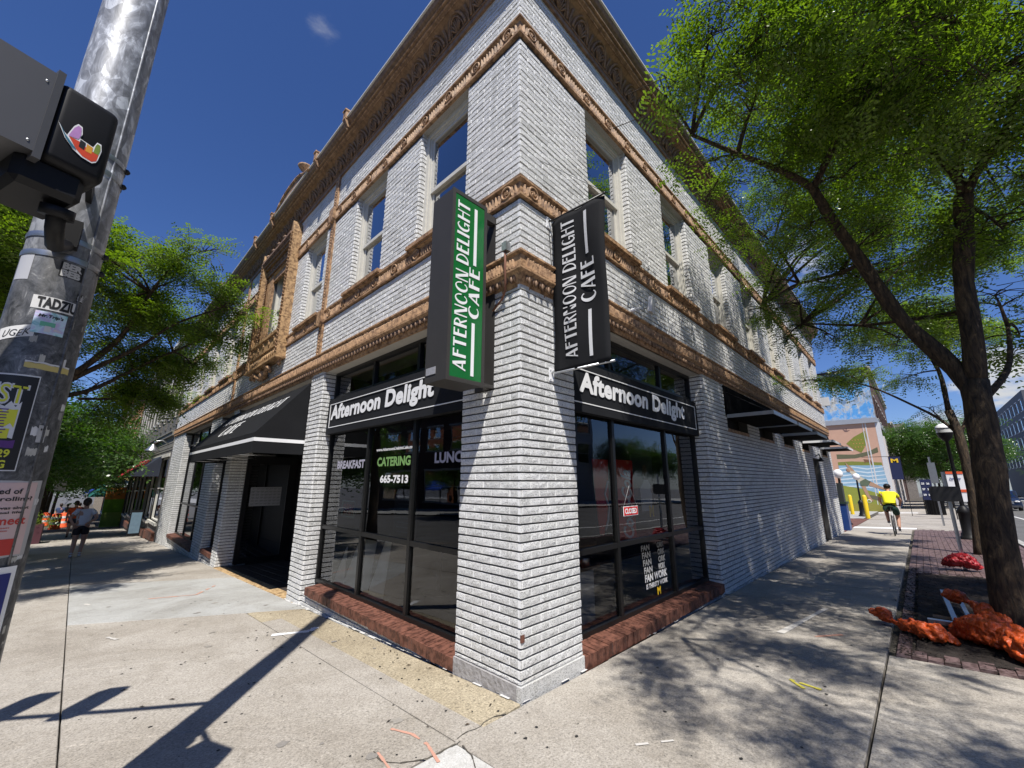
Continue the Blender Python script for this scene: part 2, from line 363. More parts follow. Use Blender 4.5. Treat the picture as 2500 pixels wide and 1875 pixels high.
def deco(text, O, U, V, N, h, length, mat, name, parent, d=.004):
    """hand-drawn high-contrast deco capitals, baseline from O along U, tall along V"""
    O, U, V, N = map(Vector, (O, U, V, N)); w = 0
    for ch in text: w += (.42 if ch == ' ' else DECO[ch][0]+.14)
    s = length/(w-.14); mb = MB(); x = 0
    for ch in text:
        if ch == ' ': x += .42; continue
        cw, polys = DECO[ch]
        for k, pl in enumerate(polys): mb.prism([((x+a)*s, b*h) for a, b in pl], O-N*(.0002*k), U, V, N, d)
        x += cw+.14
    return mb.build(name, mat, parent)
_txt = {}
def text_polys(s, bold=0., shear=0., spacing=1.):
    key = (s, bold, shear, spacing)
    if key in _txt: return _txt[key]
    cu = bpy.data.curves.new("t", 'FONT'); cu.body = s; cu.offset = bold; cu.shear = shear; cu.space_character = spacing; cu.size = 1; cu.resolution_u = 3
    o = bpy.data.objects.new("t", cu); COL.objects.link(o)
    dg = bpy.context.evaluated_depsgraph_get(); dg.update()
    me = bpy.data.meshes.new_from_object(o.evaluated_get(dg))
    v = np.array([q.co[:] for q in me.vertices]); f = [tuple(p.vertices) for p in me.polygons]
    bpy.data.objects.remove(o); bpy.data.curves.remove(cu); bpy.data.meshes.remove(me)
    _txt[key] = (v, f); return v, f
def text(s, O, U, V, length, height, mat, name, parent, bold=.02, shear=0., spacing=1., fn=None, heavy=0.):
    """flat lettering: O bottom-left corner, U reading direction, V up; fitted to length x height"""
    v, f = text_polys(s, bold, shear, spacing)
    a, b = v.min(0), v.max(0); x = (v[:, 0]-a[0])/(b[0]-a[0])*length; y = (v[:, 1]-a[1])/(b[1]-a[1])*height
    O, U, V = map(Vector, (O, U, V)); mb = MB()
    if heavy:
        Nn = U.cross(V)
        for k in range(9):
            a_ = k*math.tau/8; r_ = heavy*height*(0 if k == 8 else 1)
            mb.add([O+U*(float(p)+math.cos(a_)*r_)+V*(float(q)+math.sin(a_)*r_)+Nn*(.00015*k) for p, q in zip(x, y)], f)
        return mb.build(name, mat, parent)
    if fn: vs = [fn(p, q) for p, q in zip(x, y)]
    else: vs = [O+U*float(p)+V*float(q) for p, q in zip(x, y)]
    mb.add(vs, f)
    return mb.build(name, mat, parent)

# ------------------------------------------------------------------ brickwork
BH, BP, BL = .0698, .0575, .2255
def P(side, u, n, z): return (-n, u, z) if side == 'L' else (u, -n, z)
def sbox(mb, side, u0, u1, n0, n1, z0, z1): return mb.box(P(side, u0, n0, z0), P(side, u1, n1, z1))
bulk, near, joints = [], [], []
def courses(O, U, N, u0, u1, z0, z1, openings=(), phase=0., near_z=None, d=.0135, fill=True):
    O, U, N = np.array(O, float), np.array(U, float), np.array(N, float)
    k = math.floor(z0/BH)
    while k*BH < z1-.012:
        za, zb = max(k*BH, z0), min(k*BH+BP, z1)
        if zb-za > .012:
            iv = [(u0, u1)]
            for (a, b, c, e) in openings:
                if za < e-.001 and zb > c+.001:
                    iv = [q for (p0, p1) in iv for q in ((p0, min(p1, a)), (max(p0, b), p1)) if q[1]-q[0] > .012]
            for (p0, p1) in iv:
                if fill: joints.append((O, U, N, p0+.001, p1-.001, za+.002, zb-.003, -.02, .0080, 0))
                ph = (phase+(.5 if k % 2 else 0))*BL
                x = math.floor((p0-ph)/BL)*BL+ph
                while x < p1:
                    a, b = max(x+.0048, p0), min(x+BL-.0048, p1)
                    if b-a > .02:
                        dj = d+random.uniform(-.0015, .0022)
                        (near if (near_z is not None and za < near_z) else bulk).append((O, U, N, a, b, za+random.uniform(-.0008, .0008), zb, 0 if near_z else -.005, dj, 1))
                    x += BL
        k += 1
def flush_bulk(items, name, mat, parent):
    it = items; n = len(it)
    V = np.zeros((n, 8, 3))
    for i, (O, U, N, a, b, za, zb, n0, n1, j) in enumerate(it):
        e = .0035 if j else .001
        jt = (RNG.random((4, 2))-.5)*.004*j; nt = (RNG.random(4)-.5)*.004*j
        Z = np.array((0, 0, 1.))
        for k, (x, z) in enumerate(((a, za), (b, za), (b, zb), (a, zb))):
            V[i, k] = O+U*x+Z*z+N*n0
        for k, (x, z) in enumerate(((a+e, za+e), (b-e, za+e), (b-e, zb-e), (a+e, zb-e))):
            V[i, 4+k] = O+U*(x+jt[k, 0])+Z*(z+jt[k, 1])+N*(n1+nt[k])
    F = np.array([(4, 5, 6, 7), (0, 1, 5, 4), (1, 2, 6, 5), (2, 3, 7, 6), (3, 0, 4, 7)])
    # outward winding depends on handedness of U,Z,N
    faces = []
    for i, q in enumerate(it):
        h = np.dot(np.cross(q[1], (0, 0, 1.)), q[2]); ff = F if h > 0 else F[:, ::-1]
        faces.append(ff+8*i)
    me = bpy.data.meshes.new(name); V = V.reshape(-1, 3); faces = np.concatenate(faces)
    me.vertices.add(len(V)); me.vertices.foreach_set('co', V.ravel()); me.loops.add(faces.size); me.loops.foreach_set('vertex_index', faces.ravel())
    me.polygons.add(len(faces)); me.polygons.foreach_set('loop_start', np.arange(0, faces.size, 4)); me.polygons.foreach_set('loop_total', np.full(len(faces), 4))
    me.polygons.foreach_set('use_smooth', [False]*len(faces)); me.materials.append(mat); me.update(calc_edges=True)
    o = bpy.data.objects.new(name, me); COL.objects.link(o); o.parent = parent; o['kind'] = 'stuff'; return o
def rough_brick_mesh(seed, nx=5, nz=2):
    """unit brick face block (0..1 x, 0..1 z, depth 0..1 along -y) with split rough front"""
    rg = np.random.default_rng(seed); mb = MB(); vs = []
    for j in range(nz+1):
        for i in range(nx+1):
            x, z = i/nx, j/nz; edge = i in (0, nx) or j in (0, nz)
            y = -(1-(.14 if edge else 0)+rg.uniform(-.09, .11))
            vs.append((x+(rg.uniform(-.02, .02) if 0 < i < nx else (0.012 if i == 0 else -.012)), y, z+(rg.uniform(-.1, .1) if 0 < j < nz else (.05 if j == 0 else -.05))+rg.uniform(-.02, .02)))
    fs = [(j*(nx+1)+i, j*(nx+1)+i+1, (j+1)*(nx+1)+i+1, (j+1)*(nx+1)+i) for j in range(nz) for i in range(nx)]
    b = len(vs); vs += [(0, 0, 0), (1, 0, 0), (1, 0, 1), (0, 0, 1)]; bt = [i for i in range(nx+1)]; tp = [nz*(nx+1)+i for i in range(nx+1)]
    lf = [j*(nx+1) for j in range(nz+1)]; rt = [j*(nx+1)+nx for j in range(nz+1)]
    fs += [tuple([b, b+1]+bt[::-1]), tuple([b+2, b+3]+tp), tuple([b+3, b]+lf), tuple([b+1, b+2]+rt[::-1])]
    mb.add(vs, fs); return mb.mesh('brick', M['wb'])

# ------------------------------------------------------------------ the corner building
BLD = empty('corner_building', (0, 0, 0), 'two-storey white painted brick corner building with tan terracotta bands and deep cornice', 'building')
YE, XE = 20.6, 18.5            # lengths of the two street fronts
HC = 7.35                      # top of brick frieze
WL = [(.86, 1.89), (2.84, 3.86), (5.13, 6.15), (9.57, 10.59), (11.75, 12.75), (13.85, 14.9), (16.05, 17.1), (18.2, 19.25)]
WR = [(1.23, 2.30), (3.46, 4.50), (5.68, 6.70), (7.91, 8.93), (10.10, 11.12), (12.33, 13.35), (14.55, 15.57), (16.60, 17.55)]
AE = (6.72, 9.03)
WZ = (4.60, 6.40)
opL = [(a, b, WZ[0], WZ[1]) for a, b in WL]+[(AE[0], AE[1], 4.12, 7.2)]
bands = [(-1, 30, 3.36, 3.71), (-1, 30, 4.33, 4.56), (-1, 30, 6.40, 6.64)]
Lf = dict(O=(0, 0, 0), U=(0, 1, 0), N=(-1, 0, 0)); Rf = dict(O=(0, 0, 0), U=(1, 0, 0), N=(0, -1, 0))
courses(**Lf, u0=-.0105, u1=YE, z0=3.68, z1=HC+.04, openings=opL+bands, phase=.0)
courses(**Rf, u0=-.0165, u1=XE, z0=3.68, z1=HC+.04, openings=[(a, b, WZ[0], WZ[1]) for a, b in WR]+bands, phase=.5)
# ground-floor piers
PIL = .79
NZ = 2.50
for kw, ph, st in ((Lf, 0, -.0105), (Rf, .5, -.0165)):
    courses(**kw, u0=st, u1=PIL, z0=.105, z1=3.40, phase=ph, near_z=NZ)
LP = [(4.5, 5.03, -.55), (9.95, 10.45, -.8), (11.8, 13.1, -.9), (17.8, YE, -1.2)]
for a, b, zb in LP: courses(**Lf, u0=a, u1=b, z0=zb, z1=3.40, phase=.1)
courses(**Rf, u0=4.5, u1=5.57, z0=-.4, z1=3.40, phase=.1)
# returns into the window bays
def ret(side, u, facing, depth, z0, z1, ph=.3):
    if side == 'L': courses((0, u, 0), (1, 0, 0), (0, facing, 0), .0, depth, z0, z1, phase=ph)
    else: courses((u, 0, 0), (0, 1, 0), (facing, 0, 0), .0, depth, z0, z1, phase=ph)
ret('L', 4.5, -1, .24, -.5, 3.38); ret('R', 4.5, -1, .24, -.4, 3.38); ret('R', PIL, 1, .24, -.1, 3.38); ret('L', PIL, 1, .24, -.1, 3.38)
ret('L', 5.03, 1, 1.6, -.6, 3.3); ret('L', 9.95, -1, .62, -.8, 3.3); ret('L', 11.8, -1, .24, -.9, 3.3); ret('L', 10.45, 1, .24, -.9, 3.3)
ret('L', 17.8, -1, .24, -1.2, 3.3)
# recessed long wall on the right (white brick) with small high openings
HO = [(5.64, 6.98), (7.83, 9.1), (10.2, 11.4), (12.6, 13.8), (16.4, 17.5)]
DOOR = (14.10, 15.35)
courses(**Rf, u0=5.572, u1=XE, z0=-.45, z1=3.40, openings=[(a, b, 2.56, 3.40) for a, b in HO]+[(DOOR[0], DOOR[1], -1, 2.35)], phase=.1)
# low walls under the bay sills
courses((-.01+.04, 0, 0), (0, 1, 0), (-1, 0, 0), PIL, 4.5, -.35, -.03, phase=.2)
courses((0, .04, 0), (1, 0, 0), (0, -1, 0), PIL, 4.5, -.35, -.03, phase=.2)
for a, b in ((10.45, 11.8), (13.1, 17.8)): courses((.05, 0, 0), (0, 1, 0), (-1, 0, 0), a, b, -1.3, -.30 if a < 12 else -.42, phase=.2)
# upper window reveals
for s, W in (('L', WL), ('R', WR)):
    for a, b in W:
        ret(s, a, 1, .11, WZ[0], WZ[1]-.0); ret(s, b, -1, .11, WZ[0], WZ[1])
# core walls (mortar coloured body right behind the bricks)
core = MB()
def corewall(side, u0, u1, z0, z1, holes, t=.24, n1=-.001):
    us = sorted({u0, u1, *[h[0] for h in holes], *[h[1] for h in holes]})
    for a, b in zip(us[:-1], us[1:]):
        hs = sorted([(h[2], h[3]) for h in holes if h[0] <= a+1e-6 and h[1] >= b-1e-6]); z = z0
        for c, e in hs:
            if c > z: sbox(core, side, a, b, n1, -t, z, c)
            z = max(z, e)
        if z < z1: sbox(core, side, a, b, n1, -t, z, z1)
corewall('L', 0, YE, 3.40, 8.0, [(a, b, WZ[0], WZ[1]) for a, b in WL]+[(7.35, 8.4, 4.75, 6.65)])
corewall('R', .24, XE, 3.40, 8.0, [(a, b, WZ[0], WZ[1]) for a, b in WR])
corewall('L', 0, PIL, -.4, 3.40, []); corewall('R', .24, PIL, -.4, 3.40, [])
for a, b, zb in LP: corewall('L', a, b, zb, 3.40, [])
corewall('R', 4.5, XE, -.6, 3.40, [(a, b, 2.56, 3.40) for a, b in HO]+[(DOOR[0], DOOR[1], -.6, 2.35)])
core.build('wall', M['mortar'], BLD)
rest = MB(); rest.box((.24, YE-.3, -1.4), (12, YE, 8.0)).box((XE-.3, .24, -.8), (XE, 12, 8.0)).box((.24, .24, 7.9), (XE-.3, YE-.3, 8.0))
rest.build('roof', M['soffit'], BLD)
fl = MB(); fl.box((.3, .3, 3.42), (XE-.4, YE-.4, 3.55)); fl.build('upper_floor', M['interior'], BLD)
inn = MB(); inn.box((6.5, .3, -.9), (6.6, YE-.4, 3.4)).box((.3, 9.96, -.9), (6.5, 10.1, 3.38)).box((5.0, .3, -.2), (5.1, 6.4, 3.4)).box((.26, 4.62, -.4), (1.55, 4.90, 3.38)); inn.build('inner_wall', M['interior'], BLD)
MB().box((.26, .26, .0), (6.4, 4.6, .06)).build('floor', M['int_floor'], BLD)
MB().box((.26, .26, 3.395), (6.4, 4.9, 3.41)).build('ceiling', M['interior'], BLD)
# base stones of the corner pier
bs = MB(); bs.box((-.028, -.012, -.12), (.02, PIL, .098)); bs.build('base_stone', simple('grey_base_stone', (.33, .32, .32), .7, vs=11, bs=28, bd=.012, var=.3), BLD)
bs = MB(); bs.box((-.030, -.030, -.12), (PIL, .02, .099)); bs.build('base_stone', M['wb'], BLD)
# bay soffits
sf = MB(); sbox(sf, 'L', .25, 5.03, -.001, -.8, 3.375, 3.393); sbox(sf, 'R', .81, XE-.3, -.001, -.24, 3.372, 3.391); sbox(sf, 'L', 5.031, YE-.3, -.001, -1.9, 3.371, 3.389)
sf.build('soffit', M['soffit'], BLD)

def sweep(prof, name, mat, Ly=YE, Lx=XE):
    """profile (n,z) run along both fronts with a mitred corner"""
    vs = []
    for n, z in prof: vs += [(-n, Ly, z), (-n, -n, z), (Lx, -n, z)]
    fs = []
    for i in range(len(prof)-1):
        a, b = 3*i, 3*(i+1); fs += [(a, a+1, b+1, b), (a+1, a+2, b+2, b+1)]
    k = len(prof); fs += [tuple(3*i for i in range(k)), tuple(3*i+2 for i in range(k))[::-1]]
    return MB().add(vs, fs).build(name, mat, BLD)
def cyc(pr): return pr
sweep([(-.02, 3.70), (.085, 3.712), (.088, 3.69), (.060, 3.675), (.060, 3.545), (.085, 3.535), (.085, 3.515), (.055, 3.49), (.030, 3.44), (.012, 3.385), (.012, 3.372), (-.02, 3.372)][::-1], 'lower_band', M['terra'])
sweep([(-.02, 4.545), (.055, 4.545), (.055, 4.525), (.022, 4.505), (.022, 4.375), (.045, 4.365), (.045, 4.34), (-.02, 4.34)][::-1], 'sill_course', M['terra'])
sweep([(-.02, 6.635), (.055, 6.635), (.055, 6.61), (.022, 6.59), (.022, 6.445), (.045, 6.435), (.045, 6.402), (-.02, 6.402)][::-1], 'head_course', M['terra'])
sweep([(-.02, 7.34), (.045, 7.34), (.050, 7.40), (.028, 7.415), (.035, 7.50), (.075, 7.60), (.14, 7.66), (.195, 7.68), (.20, 7.70), (.215, 7.70), (.235, 7.712), (.235, 7.74), (.215, 7.745), (.235, 7.755), (.268, 7.765), (.268, 7.79), (.25, 7.80), (.262, 7.83), (.30, 7.86), (.318, 7.90), (.318, 7.925), (-.02, 7.96)], 'cornice', M['terra_mid'])
for n_, z_, r_ in ((.238, 7.727, .016), (.272, 7.778, .014), (.205, 7.69, .010)):
    MB().tube([(-n_, YE, z_), (-n_, -n_, z_), (XE, -n_, z_)], r_, 6).build('bead_moulding', M['terra'], BLD)
sweep([(.30, 7.926), (.345, 7.926), (.345, 7.95), (-.02, 7.985)], 'cornice_flashing', simple('pale_flashing', (.60, .60, .58), .4))
# reeds, leaves and arches of the terracotta courses
def reeds(name, z0, z1, n0, n1, step, w, skip=None, mat='terra', pointed=True):
    mb = MB()
    for side, Lg in (('L', YE), ('R', XE)):
        u = .03
        while u < Lg-.02:
            if not (skip and skip(side, u)):
                h = z1-z0-random.uniform(0, .018); a, b = u-w/2, u+w/2
                pts = [(a, n0, z0), (b, n0, z0), (b, n0, z0+h*.8), (u, n0, z0+h), (a, n0, z0+h*.8), (u, n1, z0), (u, n1, z0+h*.78)]
                v = [P(side, *p) for p in pts]; f = [(0, 5, 6, 4), (5, 1, 2, 6), (4, 6, 3), (6, 2, 3)]
                if side == 'L': f = [q[::-1] for q in f]
                mb.add(v, f)
            u += step
    return mb.build(name, M[mat], BLD, kind='stuff')
ROSP, ROSO = .548, .155
def nearros(side, u): return abs(((u-ROSO+ROSP/2) % ROSP)-ROSP/2) < .078 or (side == 'L' and AE[0]-.05 < u < AE[1]+.05)
reeds('reed_moulding', 4.376, 4.506, .021, .050, .047, .030, nearros)
reeds('reed_moulding', 6.446, 6.588, .021, .050, .047, .030, nearros)
reeds('reed_moulding', 3.546, 3.668, .059, .088, .036, .024)
lf = MB()
for side, Lg in (('L', YE), ('R', XE)):
    u = .06
    while u < Lg-.05:
        for du, tw in ((-.024, .4), (.024, -.4), (0, 0)):
            c = P(side, u+du, .045 if tw else .058, 3.455 if tw else 3.435)
            lf.sphere(c, (.020, .016, .040) if side == 'L' else (.016, .020, .040), 5, 4)
        u += .095
lf.build('leaf_moulding', M['terra_dark'], BLD, kind='stuff')
def rosette_mesh():
    mb = MB(); n, mm = 18, 6      # faces -Y, centre at origin
    vs = []
    for i in range(n):
        t = 2*math.pi*i/n
        for j in range(mm):
            s = 2*math.pi*j/mm; r = .064+.013*math.cos(s); vs.append((r*math.cos(t), -.020-.013*math.sin(s), r*math.sin(t)))
    fs = [(i*mm+j, i*mm+(j+1) % mm, ((i+1) % n)*mm+(j+1) % mm, ((i+1) % n)*mm+j) for i in range(n) for j in range(mm)]
    mb.add(vs, fs, True)
    mb.add([(.058*math.cos(2*math.pi*i/n), -.012, .058*math.sin(2*math.pi*i/n)) for i in range(n)], [tuple(range(n))])
    for k in range(4):
        a = k*math.pi/2; pts = []; rr = []
        for q in range(6):
            t = a+q*.42; r = .008+.0085*q; pts.append((r*math.cos(t), -.020+.001*q, r*math.sin(t))); rr.append(.011-.0012*q)
        mb.tube(pts, rr, 5)
    return mb.mesh('rosette', M['terra'])
rm = rosette_mesh()
for zc in (4.44, 6.517):
    for side, Lg in (('L', YE), ('R', XE)):
        u = ROSO
        while u < Lg-.1:
            if not (side == 'L' and AE[0]-.1 < u < AE[1]+.1):
                o = bpy.data.objects.new('rosette', rm); link(o, BLD); o.location = P(side, u, .022, zc)
                if side == 'L': o.rotation_euler = (0, 0, -math.pi/2)
            u += ROSP
def arch_mesh():
    mb = MB(); W = .165                       # faces -Y; springing at z=0
    for r, t, y in ((W, .022, -.055), (W-.045, .012, -.048)):
        pts = [(r*math.cos(R(a)), y-.075*(math.sin(R(a)))**1.5*1.2, .02+.23*r/W*math.sin(R(a))) for a in range(0, 181, 18)]
        mb.tube(pts, t, 6)
    for k in range(7):
        a = R(24+22*k); pts = [(.02*math.cos(a), -.045, .02), (.075*math.cos(a), -.085, .02+.11*math.sin(a)), (.108*math.cos(a), -.085-.04*math.sin(a), .02+.165*math.sin(a))]
        mb.tube(pts, [.006, .014, .009], 5)
    mb.tube([(W+.06, -.05, 0), (W+.06, -.055, .10), (W+.06, -.13, .19)], [.02, .012, .02], 6)
    mb.box((-W-.02, -.062, -.02), (W+.09, -.04, 0))
    return mb.mesh('scallop_arch', M['terra_mid'])
am = arch_mesh()
for side, Lg in (('L', YE), ('R', XE)):
    u = .18 if side == 'L' else .22
    while u < Lg-.2:
        o = bpy.data.objects.new('scallop_arch', am); link(o, BLD); o.location = P(side, u, 0, 7.43)
        if side == 'L': o.rotation_euler = (0, 0, -math.pi/2)
        u += .452
# cresting blocks, pediment and urn above the cornice on the left front
def crest(y, h=.16, w=.11):
    mb = MB(); mb.box((-.37, y-w/2, 7.90), (-.25, y+w/2, 7.90+h)).box((-.385, y-w/2-.012, 7.90+h), (-.24, y+w/2+.012, 7.925+h))
    mb.prism([(0, 0), (.1, 0), (.1, -.02), (.03, -.14), (0, -.15)], (-.28, y-w/2+.01, 7.90), (-1, 0, 0), (0, 0, 1), (0, 1, 0), w-.02)
    for q in range(3): mb.sphere((-.33+.02*q, y, 7.82-.045*q), .026, 6, 4)
    mb.build('crest_block', M['terra'], BLD)
for y in (3.96, 5.33, 8.15, 9.6, 13.5): crest(y)
pd = MB(); pts = [(5.7, 7.93), (6.0, 7.99), (6.25, 8.12), (6.55, 8.19), (6.95, 8.21), (7.3, 8.19), (7.6, 8.12), (7.85, 7.99), (8.1, 7.93)]
pd.prism(pts, (-.22, 0, 0), (0, 1, 0), (0, 0, 1), (-1, 0, 0), .1)
for (a, b), (c, d) in zip(pts[:-1], pts[1:]): pd.tube([(-.33, a, b), (-.33, c, d)], .03, 6)
pd.build('pediment', M['terra'], BLD)
MB().lathe([(.02, 0), (.07, .01), (.05, .05), (.03, .08), (.09, .14), (.135, .20), (.15, .23), (.12, .25), (.06, .30), (0, .32)], (-.28, 6.2, 8.08), 14).build('urn', M['terra'], BLD)

# bead strips
def bead_strip(y, z0, z1):
    mb = MB(); mb.box((-.05, y-.085, z0), (.0, y-.035, z1)).box((-.045, y+.045, z0), (.0, y+.075, z1)).box((-.015, y-.035, z0), (0, y+.045, z1))
    z = z0+.03
    while z < z1:
        mb.sphere((-.035, y+.008, z), (.026, .026, .028), 6, 4); z += .058
    mb.build('bead_strip', M['terra'], BLD)
    z = z0+.2
for y in (4.83, 10.87):
    bead_strip(y, 3.72, 7.34)
    for zc in (4.44, 6.53):
        mb = MB(); mb.box((-.10, y-.10, zc-.11), (0, y+.09, zc+.11)); mb.prism([(0, 0), (.19, 0), (.14, -.06), (.05, -.06)], (-.10, y-.10, zc-.11), (0, 1, 0), (0, 0, 1), (1, 0, 0), .1)
        mb.build('boss_block', M['terra'], BLD)

# aedicule (ornate framed window)
a0, a1 = AE
def pilaster(y0, y1, name):
    z = 4.12; k = 0
    while z < 7.05:
        h = .27 if k % 2 else .30
        MB().box((-.20, y0, z), (.0, y1, min(z+h-.006, 7.06))).build(name, M['terra_gold'], BLD); z += h; k += 1
    MB().prism([(0, 0), (y1-y0, 0), ((y1-y0)*.62, .24), ((y1-y0)*.38, .24)], (-.20, y0, 7.06), (0, 1, 0), (0, 0, 1), (1, 0, 0), .18).build('finial', M['terra_gold'], BLD)
pilaster(a0, a0+.16, 'terracotta_block'); pilaster(a1-.16, a1, 'terracotta_block')
for yc in (a0+.08, a1-.08):      # diamond lattice on the outer faces
    lt = MB(); z = 4.2
    while z < 7.0:
        for s in (-1, 1): lt.tube([(-.205, yc-.065*s, z), (-.205, yc+.065*s, z+.08)], .011, 4, caps=False)
        z += .08
    lt.build('lattice_moulding', M['terra'], BLD)
JL, JR = 7.35, 8.40
for (ya, yb) in ((a0+.16, JL), (JR, a1-.16)):
    z = 4.75
    while z < 6.66:
        for q in range(2):
            w = (yb-ya)/2; MB().box((-.055+.001*q, ya+w*q+.003, z), (.03, ya+w*(q+1)-.003, min(z+.295, 6.66))).build('jamb_block', M['terra'], BLD)
        z += .30
    bd = MB(); z = 4.75
    while z < 6.7: bd.sphere((-.09, ya+.03 if ya < 8 else yb-.03, z), .022, 6, 4); z += .046
    bd.build('bead_moulding', M['terra_dark'], BLD)
hd = MB(); hd.box((-.09, a0+.16, 6.66), (.03, a1-.16, 6.84)).box((-.15, a0+.16, 6.84), (.02, a1-.16, 6.90)).box((-.19, a0+.15, 6.90), (.02, a1-.15, 6.95)).box((-.23, a0+.1, 6.99), (.02, a1-.1, 7.05))
y = a0+.18
while y < a1-.2: hd.box((-.215, y, 6.951), (-.12, y+.035, 6.989)); y += .062
for q in range(9): hd.sphere((-.10, a0+.35+.2*q, 6.75), (.02, .05, .035), 6, 4); hd.sphere((-.10, a0+.45+.2*q, 6.76), (.02, .02, .03), 6, 4)
for q in range(4): hd.sphere((-.2, a0+.55+.42*q, 7.09), (.05, .08, .05), 6, 4)
hd.build('aedicule_head', M['terra_dark'], BLD)
sl_ = MB(); sl_.box((-.20, a0+.16, 4.68), (.0, a1-.16, 4.75)).box((-.155, a0+.16, 4.42), (.0, a1-.16, 4.68)).box((-.175, a0+.16, 4.39), (.0, a1-.16, 4.419)).box((-.145, a0+.16, 4.17), (.0, a1-.16, 4.389)).box((-.22, a0-.03, 4.08), (.0, a1+.03, 4.12)).box((-.19, a0+.16, 4.12), (.0, a1-.16, 4.17))
for q in range(14): sl_.sphere((-.15, a0+.28+.137*q, 4.28), (.02, .045, .055), 6, 4); sl_.sphere((-.155, a0+.34+.137*q, 4.25), (.02, .02, .07), 5, 4)
for q in range(5): sl_.sphere((-.16, a0+.4+.39*q, 4.55), (.02, .06, .08), 8, 5); sl_.sphere((-.165, a0+.4+.39*q, 4.62), (.025, .03, .04), 6, 4)
sl_.build('aedicule_sill', M['terra_gold'], BLD)
br = MB(); yc = (a0+a1)/2
for s in (-1, 1):
    br.tube([(-.04, yc+s*.05, 3.88), (-.10, yc+s*.18, 3.84), (-.13, yc+s*.33, 3.90), (-.15, yc+s*.50, 4.0), (-.16, yc+s*.62, 3.96), (-.13, yc+s*.66, 3.90), (-.12, yc+s*.58, 3.87), (-.13, yc+s*.52, 3.92)], [.06, .055, .05, .045, .04, .035, .03, .02], 7)
    br.tube([(-.1, yc+s*.1, 4.05), (-.14, yc+s*.3, 4.06), (-.15, yc+s*.42, 4.03)], [.05, .05, .02], 6)
    br.lathe([(0, 0), (.04, .03), (.05, .07), (.03, .1), (.07, .14), (.07, .16)], (-.09, yc+s*1.03, 3.93), 8)
br.sphere((-.09, yc, 3.90), (.09, .10, .12), 10, 8).lathe([(0, 0), (.035, .03), (.05, .08)], (-.09, yc, 3.76), 8)
br.build('scroll_bracket', M['terra'], BLD)

# ------------------------------------------------------------------ upper sash windows
def window_proto(W, H):
    e = empty('window'); cs = MB(); n = .105   # local: x along wall, outward -y, glass set back
    t = .070
    cs.box((0, n-.03, 0), (t, n+.05, H)).box((W-t, n-.03, 0), (W, n+.05, H)).box((t, n-.03, H-t), (W-t, n+.05, H))
    cs.box((t, n-.005, 0), (t+.03, n+.05, H-t)).box((W-t-.03, n-.005, 0), (W-t, n+.05, H-t)).box((t+.03, n-.005, H-t-.03), (W-t-.03, n+.05, H-t))
    cs.build('frame', M['trim'], e)
    s0, s1 = t+.03, W-t-.03; mz = H*.46
    for zl, zh, yy in ((mz, H-t-.03, n+.012), (.03, mz+.045, n+.045)):
        sb = MB(); sb.box((s0, yy, zl), (s0+.045, yy+.03, zh)).box((s1-.045, yy, zl), (s1, yy+.03, zh)).box((s0+.045, yy, zh-.05), (s1-.045, yy+.03, zh)).box((s0+.045, yy, zl), (s1-.045, yy+.03, zl+.055))
        sh = sb.build('sash', M['trim'], e)
        MB().add([(s0+.04, yy+.015, zl+.04), (s1-.04, yy+.015, zl+.04), (s1-.04, yy+.015, zh-.04), (s0+.04, yy+.015, zh-.04)], [(0, 1, 2, 3)]).build('pane', M['glass_up'], sh)
    MB().box((t, n+.16, 0), (W-t, n+.18, H)).build('dark_backing', simple('unlit_room_tone', (.045, .042, .07), .8), e)  # dark sheet behind the panes, coloured to stand for the unlit room
    MB().box((0, n-.028, -.02), (W, n+.05, .03)).build('sill', M['trim'], e)
    MB().box((-.10, -.095, -.055), (W+.10, .20, -.002)).box((-.09, -.07, -.08), (W+.09, .0, -.0555)).build('stone_sill', M['terra'], e)
    MB().box((.0, .0, H), (W, .22, H+.02)).build('head_soffit', M['soffit'], e)
    return e
def put_window(side, a, b):
    global wproto
    w = wproto if wproto['used'] == 0 else copy_tree(wproto); wproto['used'] = 1
    w.scale = ((b-a)/1.04, 1, 1); w.parent = BLD
    w.location = (0, b, WZ[0]) if side == 'L' else (a, 0, WZ[0])
    w.rotation_euler = (0, 0, -math.pi/2 if side == 'L' else 0)
wproto = window_proto(1.04, WZ[1]-WZ[0]); wproto['used'] = 0
for a, b in WL: put_window('L', a, b)
for a, b in WR: put_window('R', a, b)
w = copy_tree(wproto); w.parent = BLD; w.scale = ((JR-JL)/1.04, 1, 1.9/1.8); w.location = (-.02, JR, 4.75); w.rotation_euler = (0, 0, -math.pi/2)

# ------------------------------------------------------------------ shopfront bays
def rowlock(side, u0, u1, ztop, hgt, n_front, depth, mat='redbrick'):
    """sill of bricks on edge: every brick its own object"""
    u = u0; mshs = []
    while u < u1-.02:
        w = min(.0675, u1-u)
        mb = MB(); dz = random.uniform(-.004, .004); dn = random.uniform(-.006, .005); b = .004
        c = [(u+.004, -depth, 0), (u+w-.004, -depth, 0), (u+w-.004, n_front+dn, 0), (u+.004, n_front+dn, 0)]
        top = [(x, n, ztop+.02*(0 if n > 0 else 1)+dz) for x, n, _ in c]; bot = [(x, n, ztop-hgt+dz) for x, n, _ in c]
        vs = [P(side, *q) for q in bot+top]; f = [(0, 3, 2, 1), (4, 5, 6, 7), (0, 1, 5, 4), (1, 2, 6, 5), (2, 3, 7, 6), (3, 0, 4, 7)]
        mb.add(vs, f if side == 'L' else f); mb.build('brick', M[mat], BLD); u += w
    mb = MB(); sbox(mb, side, u0, u1, n_front-.008, -depth, ztop-hgt+.006, ztop-.006); mb.build('mortar_bed', M['mortar'], BLD)
rowlock('L', PIL+.003, 4.32, .075, .105, .022, .20)
